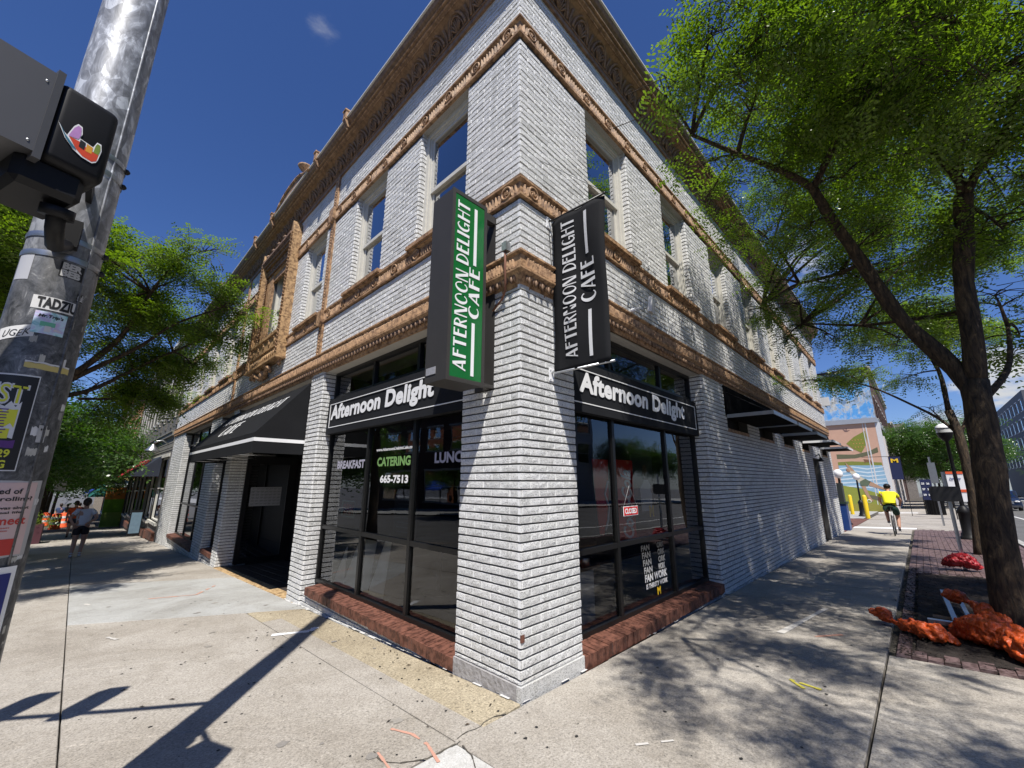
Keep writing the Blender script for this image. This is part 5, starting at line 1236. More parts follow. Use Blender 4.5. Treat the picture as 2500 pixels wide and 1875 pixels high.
MB().box((19.2, -.14, -.33), (19.8, .55, .72)).build('body', M['blue'], e); MB().box((19.17, -.17, .72), (19.83, .58, .80)).build('lid', simple('dark_green_lid', (.02, .04, .03), .5), e); MB().lathe([(.10, 0), (.13, 0), (.13, .01), (.10, .01)], (0, 0, 0), 14).build('mark', M['white'], e).matrix_world = Matrix.Translation((19.19, .2, .5)) @ Matrix.Rotation(R(-90), 4, 'Y')
MB().box((19.25, -.1, .80), (19.75, .5, 1.55)).build('upper_cabinet', simple('dark_cabinet', (.03, .035, .035), .5), e)
e = empty('litter_bin', (36, -2.9, -.5), 'black slatted litter bin on the far pavement', 'bin'); zb_ = gz(36, -2.9)
m_ = MB()
for q in range(24): a = 6.283*q/24; m_.obox((36+.45*math.cos(a), -2.9+.45*math.sin(a), zb_), (.03*-math.sin(a), .03*math.cos(a), 0), (.02*math.cos(a), .02*math.sin(a), 0), (0, 0, 1.05))
m_.build('slats', M['black'], e, kind='stuff'); MB().lathe([(.42, .02), (.42, 1.0), (.47, 1.05), (.47, 1.12), (.3, 1.2)], (36, -2.9, zb_), 16).build('liner', M['black'], e)
e = empty('street_banner', (34, -1.4, 2), 'dark blue banner with a yellow block letter M hung from the pale facade', 'banner')
MB().box((34, -1.78, 1.75), (34.02, -1.22, 3.2)).build('cloth', M['navy'], e); slab('M', (33.99, -1.33, 2.82), (0, -1, 0), (0, 0, 1), .34, .24, M['gold'], parent=e, bold=.09); MB().box((33.99, -1.85, 3.2), (34.01, .1, 3.23)).build('rod', M['black'], e); MB().box((33.99, -1.82, -.6), (34.01, -1.79, 3.2)).build('pole', M['black'], e)
e = empty('sign_board', (30, -3.8, .6), 'white notice board with orange bands beyond the lamp post', 'sign')
MB().box((30, -4.15, .60), (30.03, -3.52, 2.15)).build('board', M['white'], e); MB().box((29.98, -4.15, 2.02), (29.998, -3.52, 2.15)).build('orange_band', M['orangeshirt'], e); MB().box((29.98, -4.15, 1.08), (29.998, -3.52, 1.22)).build('orange_band', M['orangeshirt'], e)
slab('Ann Arbor', (29.97, -3.62, 1.72), (0, -1, 0), (0, 0, 1), .42, .12, M['blue'], parent=e, bold=0); m_ = MB(); m_.box((30.0, -4.1, -.4), (30.03, -4.06, .6)).box((30.0, -3.6, -.4), (30.03, -3.56, .6)); m_.build('leg', M['black'], e)
e = empty('notice_stand', (31, -2.9, .6), 'dark blue stand of small numbered cards above the far litter bin', 'sign'); MB().box((33, -2.95, .55), (33.04, -2.45, 1.75)).build('panel', M['navy'], e)
for r_ in range(3):
    for c_i in range(2): slab(['25', '26', '27', '28', '29', '30'][r_*2+c_i], (32.98, -2.5-.22*c_i, 1.45-.33*r_), (0, -1, 0), (0, 0, 1), .13, .11, M['white'], parent=e, bold=.02)

# ------------------------------------------------------------------ neighbouring buildings
def gridwall(mb, side_fn, u0, u1, z0, z1, wins):
    """flat wall with rectangular openings"""
    us = sorted({u0, u1, *[w[0] for w in wins], *[w[1] for w in wins]}); zs = sorted({z0, z1, *[w[2] for w in wins], *[w[3] for w in wins]})
    for a, b in zip(us[:-1], us[1:]):
        for c, d in zip(zs[:-1], zs[1:]):
            if any(w[0] <= a+1e-6 and w[1] >= b-1e-6 and w[2] <= c+1e-6 and w[3] >= d-1e-6 for w in wins): continue
            mb.add([side_fn(a, 0, c), side_fn(b, 0, c), side_fn(b, 0, d), side_fn(a, 0, d)], [(0, 1, 2, 3)])
def block(name, label, O, U, N, W, D, z0, z1, wall_mat, wins, trim=None, cornice=True, glassm=None):
    """a building: front from O along U (width W), body depth D behind, windows (u0,u1,z0,z1) each built with frame and pane"""
    e = empty(name, (O[0], O[1], z0), label, 'building'); O, U, N = Vector((O[0], O[1], 0)), Vector((*U, 0)), Vector((*N, 0))
    fn = lambda u, n, z: tuple(O+U*u+N*n+Vector((0, 0, z)))
    mb = MB(); gridwall(mb, fn, 0, W, z0, z1, wins)
    c = [fn(0, 0, 0), fn(W, 0, 0), fn(W, -D, 0), fn(0, -D, 0)]
    for i in (1, 2, 3): p, q = c[i], c[(i+1) % 4]; mb.add([(p[0], p[1], z0), (q[0], q[1], z0), (q[0], q[1], z1), (p[0], p[1], z1)], [(0, 1, 2, 3)])
    mb.add([(p[0], p[1], z1-.3) for p in c], [(0, 1, 2, 3)]); mb.add([fn(.1, -.35, z0), fn(W-.1, -.35, z0), fn(W-.1, -.35, z1-.4), fn(.1, -.35, z1-.4)], [(0, 1, 2, 3)])
    mb.build('wall', wall_mat, e)
    for w in wins:
        f = MB(); t = .06
        for a, b, cc, d in ((w[0], w[0]+t, w[2], w[3]), (w[1]-t, w[1], w[2], w[3]), (w[0]+t, w[1]-t, w[2], w[2]+t), (w[0]+t, w[1]-t, w[3]-t, w[3]), (w[0]+t, w[1]-t, (w[2]+w[3])/2-.025, (w[2]+w[3])/2+.025)):
            p = fn(a, -.12, cc); f.obox(p, U*(b-a), N*.06, (0, 0, d-cc))
        f.obox(fn(w[0]-.08, .0, w[2]-.12), U*(w[1]-w[0]+.16), N*.08, (0, 0, .11)); f.obox(fn(w[0]-.08, 0, w[3]+.005), U*(w[1]-w[0]+.16), N*.04, (0, 0, .16))
        o = f.build('window', trim or M['trim'], e)
        MB().add([fn(w[0], -.10, w[2]), fn(w[1], -.10, w[2]), fn(w[1], -.10, w[3]), fn(w[0], -.10, w[3])], [(0, 1, 2, 3)]).build('pane', glassm or M['glass_up'], o)
    if cornice:
        f = MB(); f.obox(fn(-.05, .0, z1-.05), U*(W+.1), N*.30, (0, 0, .22)); f.obox(fn(-.05, .0, z1-.28), U*(W+.1), N*.14, (0, 0, .225)); f.build('cornice', trim or M['trim'], e)
    return e, fn
def brickmat(name, a, b, sc=1.):
    mt, n, l, p = nodemat(name); g = n.new('ShaderNodeNewGeometry'); s = n.new('ShaderNodeSeparateXYZ'); l.new(g.outputs['Position'], s.inputs[0])
    ad = n.new('ShaderNodeMath'); ad.operation = 'ADD'; l.new(s.outputs[0], ad.inputs[0]); l.new(s.outputs[1], ad.inputs[1]); cb = n.new('ShaderNodeCombineXYZ'); l.new(ad.outputs[0], cb.inputs[0]); l.new(s.outputs[2], cb.inputs[1])
    bt = n.new('ShaderNodeTexBrick'); l.new(cb.outputs[0], bt.inputs['Vector']); bt.inputs['Scale'].default_value = sc; bt.inputs['Brick Width'].default_value = .22; bt.inputs['Row Height'].default_value = .07; bt.inputs['Mortar Size'].default_value = .008
    bt.inputs['Color1'].default_value = (*a, 1); bt.inputs['Color2'].default_value = (*b, 1); bt.inputs['Mortar'].default_value = (*[x*.4 for x in a], 1)
    c = mixc(n, l, .35, bt.outputs['Color'], ramp(n, l, noise(n, l, pos(n, l), .8, 5), [(.3, (.6, .6, .6)), (.7, (1.1, 1.1, 1.1))]), 'MULTIPLY')
    l.new(c, p.inputs['Base Color']); p.inputs['Roughness'].default_value = .8; l.new(bump(n, l, bt.outputs['Fac'], -.01, .6), p.inputs['Normal']); return mt
gb = brickmat('grey_painted_brick', (.13, .125, .115), (.18, .17, .155)); rb = brickmat('red_brick', (.24, .085, .045), (.32, .12, .065)); db = brickmat('dark_brick', (.10, .05, .035), (.15, .075, .05)); ob = brickmat('orange_brick', (.36, .13, .05), (.45, .18, .07))
# grey brick neighbour on the left street
wins = [(.9+1.75*k, 1.9+1.75*k, 4.7, 6.6) for k in range(11)]+[(.6, 3.4, -.2, 2.6), (3.8, 6.3, -.3, 2.6), (7.5, 10.5, -.6, 2.6), (11.5, 15, -.6, 2.4), (16, 19.5, -.8, 2.4)]
e, fn = block('grey_brick_building', 'two-storey grey painted brick building next beyond the white cafe building', (0, YE+.02), (0, 1), (-1, 0), 20.3, 10, -2.5, 8.3, gb, wins)
m_ = MB()
for k in range(12): m_.obox(fn(.15+1.75*k, 0, 4.0), Vector((0, .28, 0)), Vector((-.07, 0, 0)), (0, 0, 4.0)); m_.obox(fn(.72+1.75*k, 0, 4.40), Vector((0, .14, 0)), Vector((-.12, 0, 0)), (0, 0, .26)); m_.obox(fn(1.96+1.75*k, 0, 4.40), Vector((0, .14, 0)), Vector((-.12, 0, 0)), (0, 0, .26))
m_.build('brick_pilaster', gb, e, kind='stuff')
m_ = MB(); m_.box((-.12, YE+.1, 3.50), (0, 40.9, 3.66)).box((-.16, YE+.1, 3.66), (0, 40.9, 3.72)); [m_.box((-.02-.012*(k % 2), YE+.1, 2.9+.1*k), (0, 40.9, 2.985+.1*k)) for k in range(6)]; m_.build('siding_band', simple('grey_siding', (.20, .19, .165), .7), e)
m_ = MB()
for q in range(11): m_.box((-.10, YE+.72+1.75*q, 4.38), (-.02, YE+1.05+1.75*q, 4.62)); m_.box((-.08, YE+.86+1.75*q, 4.65), (-.01, YE+.93+1.75*q, 6.6))
m_.build('cream_sill_block', M['trim'], e, kind='stuff')
m_ = MB()
for q, (y0_, y1_) in enumerate(((21.2, 23.5), (23.6, 25.6), (25.9, 31.0), (31.3, 36))): rowl = 0; m_.box((-.12, y0_, gz(0, y0_)), (0, y1_, gz(0, y0_)+.34))
m_.build('brick_plinth', M['redbrick'], e)
def shed(name, y0, y1, zt, zb, out, mat, label, drop=.18, x0=0.):
    e = empty(name, (x0, (y0+y1)/2, zb), label, 'awning'); m_ = MB()
    m_.add([(x0, y0, zt), (x0, y1, zt), (x0-out, y1, zb), (x0-out, y0, zb)], [(0, 3, 2, 1)]); m_.add([(x0, y0, zt), (x0-out, y0, zb), (x0, y0, zb)], [(0, 2, 1)]); m_.add([(x0, y1, zt), (x0-out, y1, zb), (x0, y1, zb)], [(0, 1, 2)]); m_.add([(x0-out, y0, zb), (x0-out, y1, zb), (x0-out, y1, zb-drop), (x0-out, y0, zb-drop)], [(0, 3, 2, 1)])
    m_.build('canvas', mat, e); return e
navy2 = simple('dark_slate_canvas', (.02, .025, .04), .6); brn = simple('brown_canvas', (.07, .05, .035), .7); redc = simple('red_canvas', (.42, .02, .035), .6); grc = simple('green_canvas', (.01, .10, .085), .6); blc = simple('blue_canvas', (.012, .05, .30), .6)
xs_ = lambda a, e_, col, txt: None
a1_ = shed('awning', 23.6, 28.2, 2.75, 1.75, 1.0, navy2, 'dark slate section of the shopfront awning nearest the white building', .03)
slab('15', (-1.0+.48, 26.6, 2.30), (0, -1, 0), Vector((1, 0, 1)).normalized(), 1.2, .40, M['red'], parent=a1_); slab('tickets', (-.93, 26.2, 1.86), (0, -1, 0), Vector((1, 0, 1)).normalized(), 1.4, .16, M['letter_dim'], parent=a1_)
a2_ = shed('awning', 28.4, 35.5, 2.75, 1.75, 1.0, redc, 'bright red section of the shopfront awning in the middle', .03)
for k in range(4): slab('BUS', (-.60, 34.6-1.6*k, 2.12), (0, -1, 0), Vector((1, 0, 1)).normalized(), 1.2, .42, M['letter_dim'], parent=a2_, bold=.0)
shed('awning', 35.7, 40.5, 2.75, 1.75, 1.0, brn, 'brown section of the shopfront awning farthest from the white building', .03)
gn = MB(); gn.tube([(-.0, 22.2, 3.2), (-.25, 22.2, 3.35), (-.5, 22.2, 3.3), (-.55, 22.2, 3.15)], .03, 6).lathe([(.05, 0), (.10, -.08), (.28, -.28), (.28, -.30), (0, -.2)], (-.55, 22.2, 3.16), 12)
tag(gn.build('gooseneck_lamp', M['silver']), 'gooseneck wall lamp with a pale bell shade above the grey shopfront', 'lamp')
sb_ = empty('sandwich_board', (-.5, 23.6, gz(-.5, 23.6)), 'pale blue and white poster board standing by the grey shopfront', 'sign'); z_ = gz(-.5, 23.6)
MB().obox((-.70, 24.0, z_+.1), (.45, .0, 0), (.0, .06, 0), (0, 0, 1.15)).build('frame', M['black'], sb_); MB().obox((-.66, 23.99, z_+.22), (.37, .0, 0), (.0, .008, 0), (0, 0, .92)).build('poster', simple('pale_blue_print', (.13, .20, .26), .5, vs=5, var=.4), sb_)
# striped mural panel projecting beyond
mp_ = empty('striped_mural', (-.5, 41.2, -1.8), 'tall narrow painted panel in pale blue, orange and green stripes at the far shopfront', 'mural')
zb2 = gz(0, 41)
for a, b, col in ((0, .22, (.35, .50, .12)), (.22, .42, (.18, .42, .03)), (.42, .60, (.62, .24, .05)), (.60, .66, (.55, .62, .64)), (.66, .71, (.04, .10, .16)), (.71, .78, (.60, .52, .20)), (.78, 1.0, (.40, .66, .70))):
    MB().box((-1.10, 41.0, zb2+4.7*a), (-.02, 41.3, zb2+4.7*b)).build('painted_band', simple('mural_paint', col, .7, vs=5, var=.3), mp_)
wins = [(1.5+3*k, 3+3*k, 4.5, 6.6) for k in range(5)]
e, fn = block('orange_brick_building', 'orange brick building with a pale painted band beyond the striped panel', (0, 41.5), (0, 1), (-1, 0), 17, 10, -3, 8.6, ob, wins+[(1, 7, -2, 1.6), (9, 16, -2, 1.6)])
shed('awning', 43, 53.5, 2.4, .3, 1.9, grc, 'deep green shed awning beyond the striped panel', .25)
e, fn = block('red_brick_building', 'taller red brick building with cream trim far down the left street', (0, 58.6), (0, 1), (-1, 0), 20, 12, -3.5, 12.2, rb, [(1.5+3*k, 3+3*k, 3+3.4*j, 5+3.4*j) for k in range(6) for j in range(3)]+[(1, 19, -2.5, .8)])
shed('awning', 59, 68, 1.6, .2, 2.1, blc, 'bright blue canvas awning far down the left pavement', .3); shed('awning', 69, 77, 2.6, .4, 2.1, simple('black_green_canvas', (.01, .03, .03), .7), 'dark boxy awning beyond the blue one', .5)
block('pale_stone_building', 'pale far building closing the left street', (0, 79), (0, 1), (-1, 0), 40, 12, -5, 10, brickmat('buff_brick', (.30, .24, .16), (.36, .29, .20)), [(2+4*k, 4+4*k, 2, 4.5) for k in range(9)])
# across the left street (seen as reflections in the left bay)
block('opposite_brick_building', 'dark brick building across the left street, seen reflected in the left bay', (-22, 45), (0, -1), (1, 0), 52, 10, -3, 9, db, [(2+4.2*k, 5+4.2*k, 4.6, 7) for k in range(12)]+[(2+8.4*k, 8+8.4*k, -.5, 2.6) for k in range(6)])
# across the right street
block('opposite_orange_building', 'orange brick corner building across the right street, reflected in the right bay', (9, -22), (1, 0), (0, 1), 11, 12, -1, 11, ob, [(1.5+3.2*k, 2.9+3.2*k, 3.6+3.4*j, 5.8+3.4*j) for k in range(3) for j in range(2)]+[(1, 5, 0, 2.6), (6, 10, 0, 2.6)])
wbm = simple('pale_panel', (.42, .43, .44), .5)
block('opposite_pale_building', 'pale panel building with wide windows across the right street', (21, -23), (1, 0), (0, 1), 16, 12, -1, 14, wbm, [(1+2.5*k, 3+2.5*k, 3.5+3.2*j, 5.6+3.2*j) for k in range(6) for j in range(3)], cornice=False)
block('opposite_dark_building', 'low dark shopfront building across the right street', (-12, -22), (1, 0), (0, 1), 20, 12, -1, 7, db, [(1+3.2*k, 3.4+3.2*k, .2, 3) for k in range(6)])
# mural building down the right street
mw = empty('mural_building', (43, .1, -.7), 'low building with a painted river mural wall and white fluted street front', 'building')
MX = 43.; zb_ = gz(43, 0)-.05
MB().box((MX, -.55, zb_), (MX+36, 9, 6.45)).build('wall', simple('mural_ground_paint', (.56, .34, .24), .8, vs=3, var=.1), mw)
MB().box((MX-.15, -.75, 6.45), (MX+36, 9.1, 6.85)).build('parapet', simple('grey_parapet', (.30, .32, .36), .7), mw)
def mural(poly, mat, k, name='mural_shape'):
    MB().prism(poly, (MX-.004*k, 0, 0), (0, 1, 0), (0, 0, 1), (-1, 0, 0), .0035).build(name, mat, mw)
def W_(s, t): return (2.74-(s-430)*.0077, 6.5-(t-690)*.0093)
def mw_(pts, col, k, name='mural_shape', **kw): mural([W_(*p) for p in pts], simple(name+'_paint', col, .8, **kw), k, name)
mw_([(480, 968), (640, 975), (760, 950), (840, 915), (840, 960), (760, 985), (640, 1008), (480, 1010)], (.12, .12, .065), 1, 'mural_road')
mw_([(480, 1040), (600, 1035), (720, 1042), (850, 1050), (850, 1075), (480, 1072)], (.20, .22, .04), 1, 'mural_bank')
mw_([(480, 1070), (850, 1075), (900, 1500), (480, 1500)], (.25, .42, .56), 2, 'mural_river', vs=2, var=.2)
for q in range(6): mw_([(480, 1095+32*q), (600, 1080+34*q), (720, 1100+32*q), (860, 1085+34*q), (860, 1092+34*q), (720, 1112+32*q), (600, 1090+34*q), (480, 1108+32*q)], (.58, .68, .74), 3, 'mural_wave')
mw_([(480, 1250), (640, 1275), (760, 1310), (900, 1345), (900, 1500), (480, 1500)], (.25, .28, .045), 4, 'mural_field')
mw_([(480, 1420), (700, 1400), (900, 1440), (900, 1500), (480, 1500)], (.28, .26, .05), 5, 'mural_earth')
mw_([(700, 1330), (800, 1345), (900, 1375), (900, 1420), (800, 1390), (700, 1360)], (.13, .12, .08), 5, 'mural_path')
mw_([(585, 872), (660, 815), (765, 765), (768, 830), (745, 900), (700, 960), (640, 925)], (.20, .22, .03), 2, 'mural_leaf')
for q in range(12): y_, z_ = W_(640+26*(q % 4)+8*(q//4), 845+32*(q//4)); MB().sphere((MX-.014, y_, z_), (.006, .05, .04), 6, 4).build('mural_dot', simple('mural_orange', (.52, .22, .09), .8), mw)
mw_([(575, 735), (600, 750), (610, 728), (612, 752), (640, 750), (610, 764), (590, 762)], (.18, .11, .10), 2, 'mural_bird')
mw_([(705, 1018), (760, 1025), (775, 1050), (760, 1062), (755, 1045), (720, 1045), (708, 1058), (712, 1035)], (.20, .10, .05), 3, 'mural_fox')
mw_([(560, 1120), (600, 1105), (640, 1160), (690, 1195), (650, 1230), (630, 1225), (590, 1160)], (.58, .52, .40), 6, 'mural_shirt')
mw_([(640, 1215), (690, 1190), (730, 1215), (700, 1255), (640, 1255)], (.11, .14, .09), 7, 'mural_shorts')
mw_([(725, 1210), (800, 1255), (850, 1275), (850, 1290), (790, 1275), (710, 1250)], (.42, .26, .17), 7, 'mural_leg'); mw_([(645, 1250), (680, 1255), (700, 1340), (725, 1385), (700, 1385), (670, 1330)], (.42, .26, .17), 7, 'mural_leg')
mw_([(545, 1040), (560, 1060), (600, 1100), (612, 1125), (585, 1120), (552, 1080)], (.42, .26, .17), 7, 'mural_arm'); y_, z_ = W_(560, 1112); MB().sphere((MX-.03, y_, z_), (.01, .15, .17), 10, 8).build('mural_head', simple('mural_head_paint', (.40, .24, .15), .8), mw)
m_ = MB(); m_.box((MX-.02, .02, zb_), (MX+.3, .10, 6.45)); m_.box((MX-.02, .22, zb_), (MX+.1, .27, 6.45)); m_.build('drain_pipe', M['letter_dim'], mw)
m_ = MB(); m_.box((MX-.01, -.85, zb_), (MX+1.0, -.551, 6.44)); m_.build('corner_pier', M['letter_dim'], mw)
for k in range(11): MB().obox((MX+2.2+3.0*k, -.55, zb_), (.9, 0, 0), (0, -.35, 0), (0, 0, 6.2)).build('fluted_pier', M['letter_dim'], mw)
e, fn = block('blue_mural_building', 'taller brick building with a peeling blue and white painted side wall', (52.5, -.35), (1, 0), (0, -1), 34, 14, -1, 13.2, db, [(3+4*k, 4.6+4*k, 8.2, 10.6) for k in range(7)])
mt, n_, l_, p_ = nodemat('peeling_blue_mural'); v_ = pos(n_, l_); nn = noise(n_, l_, v_, .55, 9, .72, .8); sk_ = ramp(n_, l_, noise(n_, l_, pos(n_, l_, (1, 1, .25)), 1.6, 6, .7), [(.50, (.08, .30, .62)), (.56, (.42, .43, .42)), (.62, (.62, .60, .55))]); c_ = ramp(n_, l_, nn, [(.40, (.07, .27, .60)), (.49, (.12, .38, .70)), (.515, (.60, .60, .56)), (.56, (.38, .36, .30)), (.60, (.10, .09, .07)), (.66, (.45, .45, .42))]); c_ = mixc(n_, l_, .45, c_, sk_); l_.new(c_, p_.inputs['Base Color']); p_.inputs['Roughness'].default_value = .8
MB().box((52.42, -.35, -1), (52.49, 13.5, 13.0)).build('painted_side_wall', mt, e); MB().box((52.3, -.45, 13.0), (52.6, 13.6, 13.25)).build('coping', M['black'], e)
MB().box((52.1, 4.3, 8.5), (52.4, 5.0, 10.3)).build('black_panel', M['black'], e)
e = empty('wall_floodlight', (18.6, .35, 4.9), 'white floodlight on a bracket at the far end of the white building', 'light'); MB().obox((19.0, .1, 4.75), (.0, -.32, 0), (.12, 0, 0), (0, 0, .36)).build('housing', M['letter_dim'], e); MB().tube([(18.5, .2, 4.95), (19.05, .2, 5.05), (19.05, -.1, 4.7)], .018, 6).build('arm', M['black'], e)
block('far_red_building', 'narrow dark brick building beyond the mural buildings', (88, -.6), (1, 0), (0, -1), 30, 14, -2, 11, db, [(2+4*k, 3.6+4*k, 3.5+3.2*j, 5.2+3.2*j) for k in range(6) for j in range(2)])
block('pale_far_building', 'far pale building with a projecting white bay above the pavement trees', (120, -2), (1, 0), (0, -1), 60, 14, -2.5, 14, brickmat('far_buff', (.25, .22, .20), (.3, .27, .24)), [(2+5*k, 4+5*k, 3.5+3.6*j, 5.6+3.6*j) for k in range(10) for j in range(3)])
dg = simple('charcoal_panel', (.10, .105, .12), .7, vs=2, var=.15)
block('grey_modern_building', 'dark grey modern block with white framed windows at the right edge', (125, -20), (1, 0), (0, 1), 45, 22, -2, 19.5, dg, [(3+5*k, 5.2+5*k, 5+3.6*j, 7.2+3.6*j) for k in range(8) for j in range(4)], trim=M['white'], cornice=False)
e2, f2 = block('grey_modern_building', 'end wall of the charcoal modern block with paired windows facing the crossing', (124.9, -42), (0, 1), (-1, 0), 22, 1, -2, 16.5, dg, [(3+4*k, 4.6+4*k, 3+3.6*j, 5.2+3.6*j) for k in range(5) for j in range(4)], trim=M['white'], cornice=False)

# ------------------------------------------------------------------ trees
def leaflet_spray(seed, n_leaf=9, pairs=7, llen=.030, lw=.011, stem=.46):
    """a drooping twig carrying compound leaves; returns quads as array (k,4,3)"""
    rg = np.random.default_rng(seed); Q = []
    for i in range(n_leaf):
        t = (i+1)/n_leaf; base = np.array([t*stem, 0, -.10*t*t*stem*2]); side = 1 if i % 2 else -1
        ang = side*rg.uniform(.6, 1.2) if i < n_leaf-1 else rg.uniform(-.2, .2); el = rg.uniform(-.6, .25)
        d = np.array([math.cos(ang)*math.cos(el), math.sin(ang)*math.cos(el), math.sin(el)]); L_ = rg.uniform(.11, .17)*llen/.030
        up = np.array([rg.uniform(-.3, .3), rg.uniform(-.3, .3), 1.]); s = np.cross(d, up); s /= np.linalg.norm(s); up = np.cross(s, d)
        droop = rg.uniform(.1, .5)
        for k in range(pairs):
            f = (k+.8)/pairs; c = base+d*L_*f-np.array([0, 0, 1])*droop*f*f*L_
            for sd in (-1, 1):
                ld = s*sd*.92+d*.38-up*rg.uniform(.0, .35); ld /= np.linalg.norm(ld); w = np.cross(ld, up); w /= max(np.linalg.norm(w), 1e-6); ln = llen*(1-.35*abs(f-.5))*rg.uniform(.85, 1.1)
                Q.append([c, c+ld*ln*.5+w*lw*.5, c+ld*ln, c+ld*ln*.5-w*lw*.5])
    return np.array(Q)
def twig_tube(pts, r): return None
def make_crown(name, blobs, density, mat, parent, spray_kw, seed, twig_r=.004, clump=1.):
    rg = np.random.default_rng(seed); sprays = [leaflet_spray(seed*10+i, **spray_kw) for i in range(5)]; out = []; tw = MB()
    for (x, y, z, r) in blobs:
        nc = max(2, int(16*r**2)); per = max(3, int(density*r**2.2/nc))
        for _c in range(nc):
          u = rg.normal(size=3); u /= np.linalg.norm(u); cc = np.array([x, y, z])+u*r*rg.uniform(.2, .98)**.6*np.array([1.08, 1.08, .62])
          for _ in range(per):
            p = cc+rg.normal(size=3)*np.array([.13, .13, .06])*clump
            s = sprays[rg.integers(5)]; sc = rg.uniform(.75, 1.15); a = math.atan2(u[1], u[0])+rg.normal()*.7; pt = rg.normal()*.35-.12; ca, sa, cp, sp = math.cos(a), math.sin(a), math.cos(pt), math.sin(pt); ro = rg.normal()*.5
            Rm = np.array([[ca, -sa, 0], [sa, ca, 0], [0, 0, 1]]) @ np.array([[cp, 0, -sp], [0, 1, 0], [sp, 0, cp]]) @ np.array([[1, 0, 0], [0, math.cos(ro), -math.sin(ro)], [0, math.sin(ro), math.cos(ro)]])
            out.append((s*sc) @ Rm.T+p)
            st = spray_kw.get('stem', .46)*sc; e_ = Rm @ np.array([st, 0, -.2*st*.46]); bk = Rm @ np.array([-.18, 0, -.03])
            tw.tube([p+bk, p+e_*.5+np.array([0, 0, .01]), p+e_], [twig_r*1.5, twig_r, twig_r*.4], 3, caps=False)
    A = np.concatenate(out).reshape(-1, 3); nf = len(A)//4
    me = bpy.data.meshes.new(name); me.vertices.add(len(A)); me.vertices.foreach_set('co', A.ravel()); me.loops.add(len(A)); me.loops.foreach_set('vertex_index', np.arange(len(A)))
    me.polygons.add(nf); me.polygons.foreach_set('loop_start', np.arange(0, len(A), 4)); me.polygons.foreach_set('loop_total', np.full(nf, 4)); me.materials.append(mat); me.update(calc_edges=True)
    me.polygons.foreach_set('use_smooth', [False]*nf)
    o = bpy.data.objects.new('crown', me); COL.objects.link(o); wparent(o, parent); tw.build('twigs', M['bark'], parent, kind='stuff'); return o
def limb(mb, pts, r0, r1, n=9, wob=.02, seed=0):
    rg = random.Random(seed); P_ = [Vector(p) for p in pts]; q = []; rr = []
    for i in range(len(P_)-1):
        k = max(2, int((P_[i+1]-P_[i]).length/.22))
        for j in range(k): q.append(P_[i].lerp(P_[i+1], j/k)+Vector((rg.uniform(-wob, wob), rg.uniform(-wob, wob), rg.uniform(-wob, wob))*1)*(1 if i+j else 0))
    q.append(P_[-1]); L_ = len(q)
    # smooth
    for _ in range(2): q = [q[0]]+[(q[i-1]+q[i]*2+q[i+1])/4 for i in range(1, L_-1)]+[q[-1]]
    rr = [(r0+(r1-r0)*i/(L_-1))*rg.uniform(.93, 1.08) for i in range(L_)]; mb.tube(q, rr, n)
def tree(name, label, trunk, limbs, blobs, density, spray_kw, seed, group=None, mat='leaf', auto=True, tr0=.15, tr1=.12, clump=1.):
    base = trunk[0]; e = empty(name, (base[0], base[1], gz(base[0], base[1])), label, 'tree', group)
    mb = MB(); limb(mb, trunk, tr0, tr1, 16, .012, seed); rt = MB()
    mb.build('trunk', M['bark'], e)
    nodes = [Vector(p) for l in limbs for p in l[0]]
    for i, (pts, r0, r1) in enumerate(limbs):
        mb = MB(); limb(mb, pts, r0, r1, 9, .022, seed+i); mb.build('limb', M['bark'], e)
    mb = MB()
    for i, b in enumerate(blobs):   # thin branches from the nearest limb node into every leaf clump
        c = Vector(b[:3]); nd = min(nodes, key=lambda q: (q-c).length+max(0, q.z-c.z)*.6)
        md = nd.lerp(c, .5)+Vector((0, 0, .12*(c-nd).length)); r = .010+.012*b[3]; limb(mb, [nd, md, c], min(r*1.6, .035), r*.5, 6, .03, seed+i)
        for k in range(3+int(4*b[3])):
            a = random.uniform(0, 6.28); q = c+Vector((math.cos(a), math.sin(a), random.uniform(-.4, .5)))*b[3]*random.uniform(.5, 1.0); s = nd.lerp(c, random.uniform(.5, 1)); limb(mb, [s, s.lerp(q, .5)+Vector((0, 0, .06)), q], .011, .004, 4, .03, seed+i*7+k)
    mb.build('branches', M['bark'], e, kind='stuff')
    make_crown(name, blobs, density, M[mat], e, spray_kw, seed, clump=clump); return e
SPR = dict(n_leaf=7, pairs=5, llen=.058, lw=.027, stem=.30)
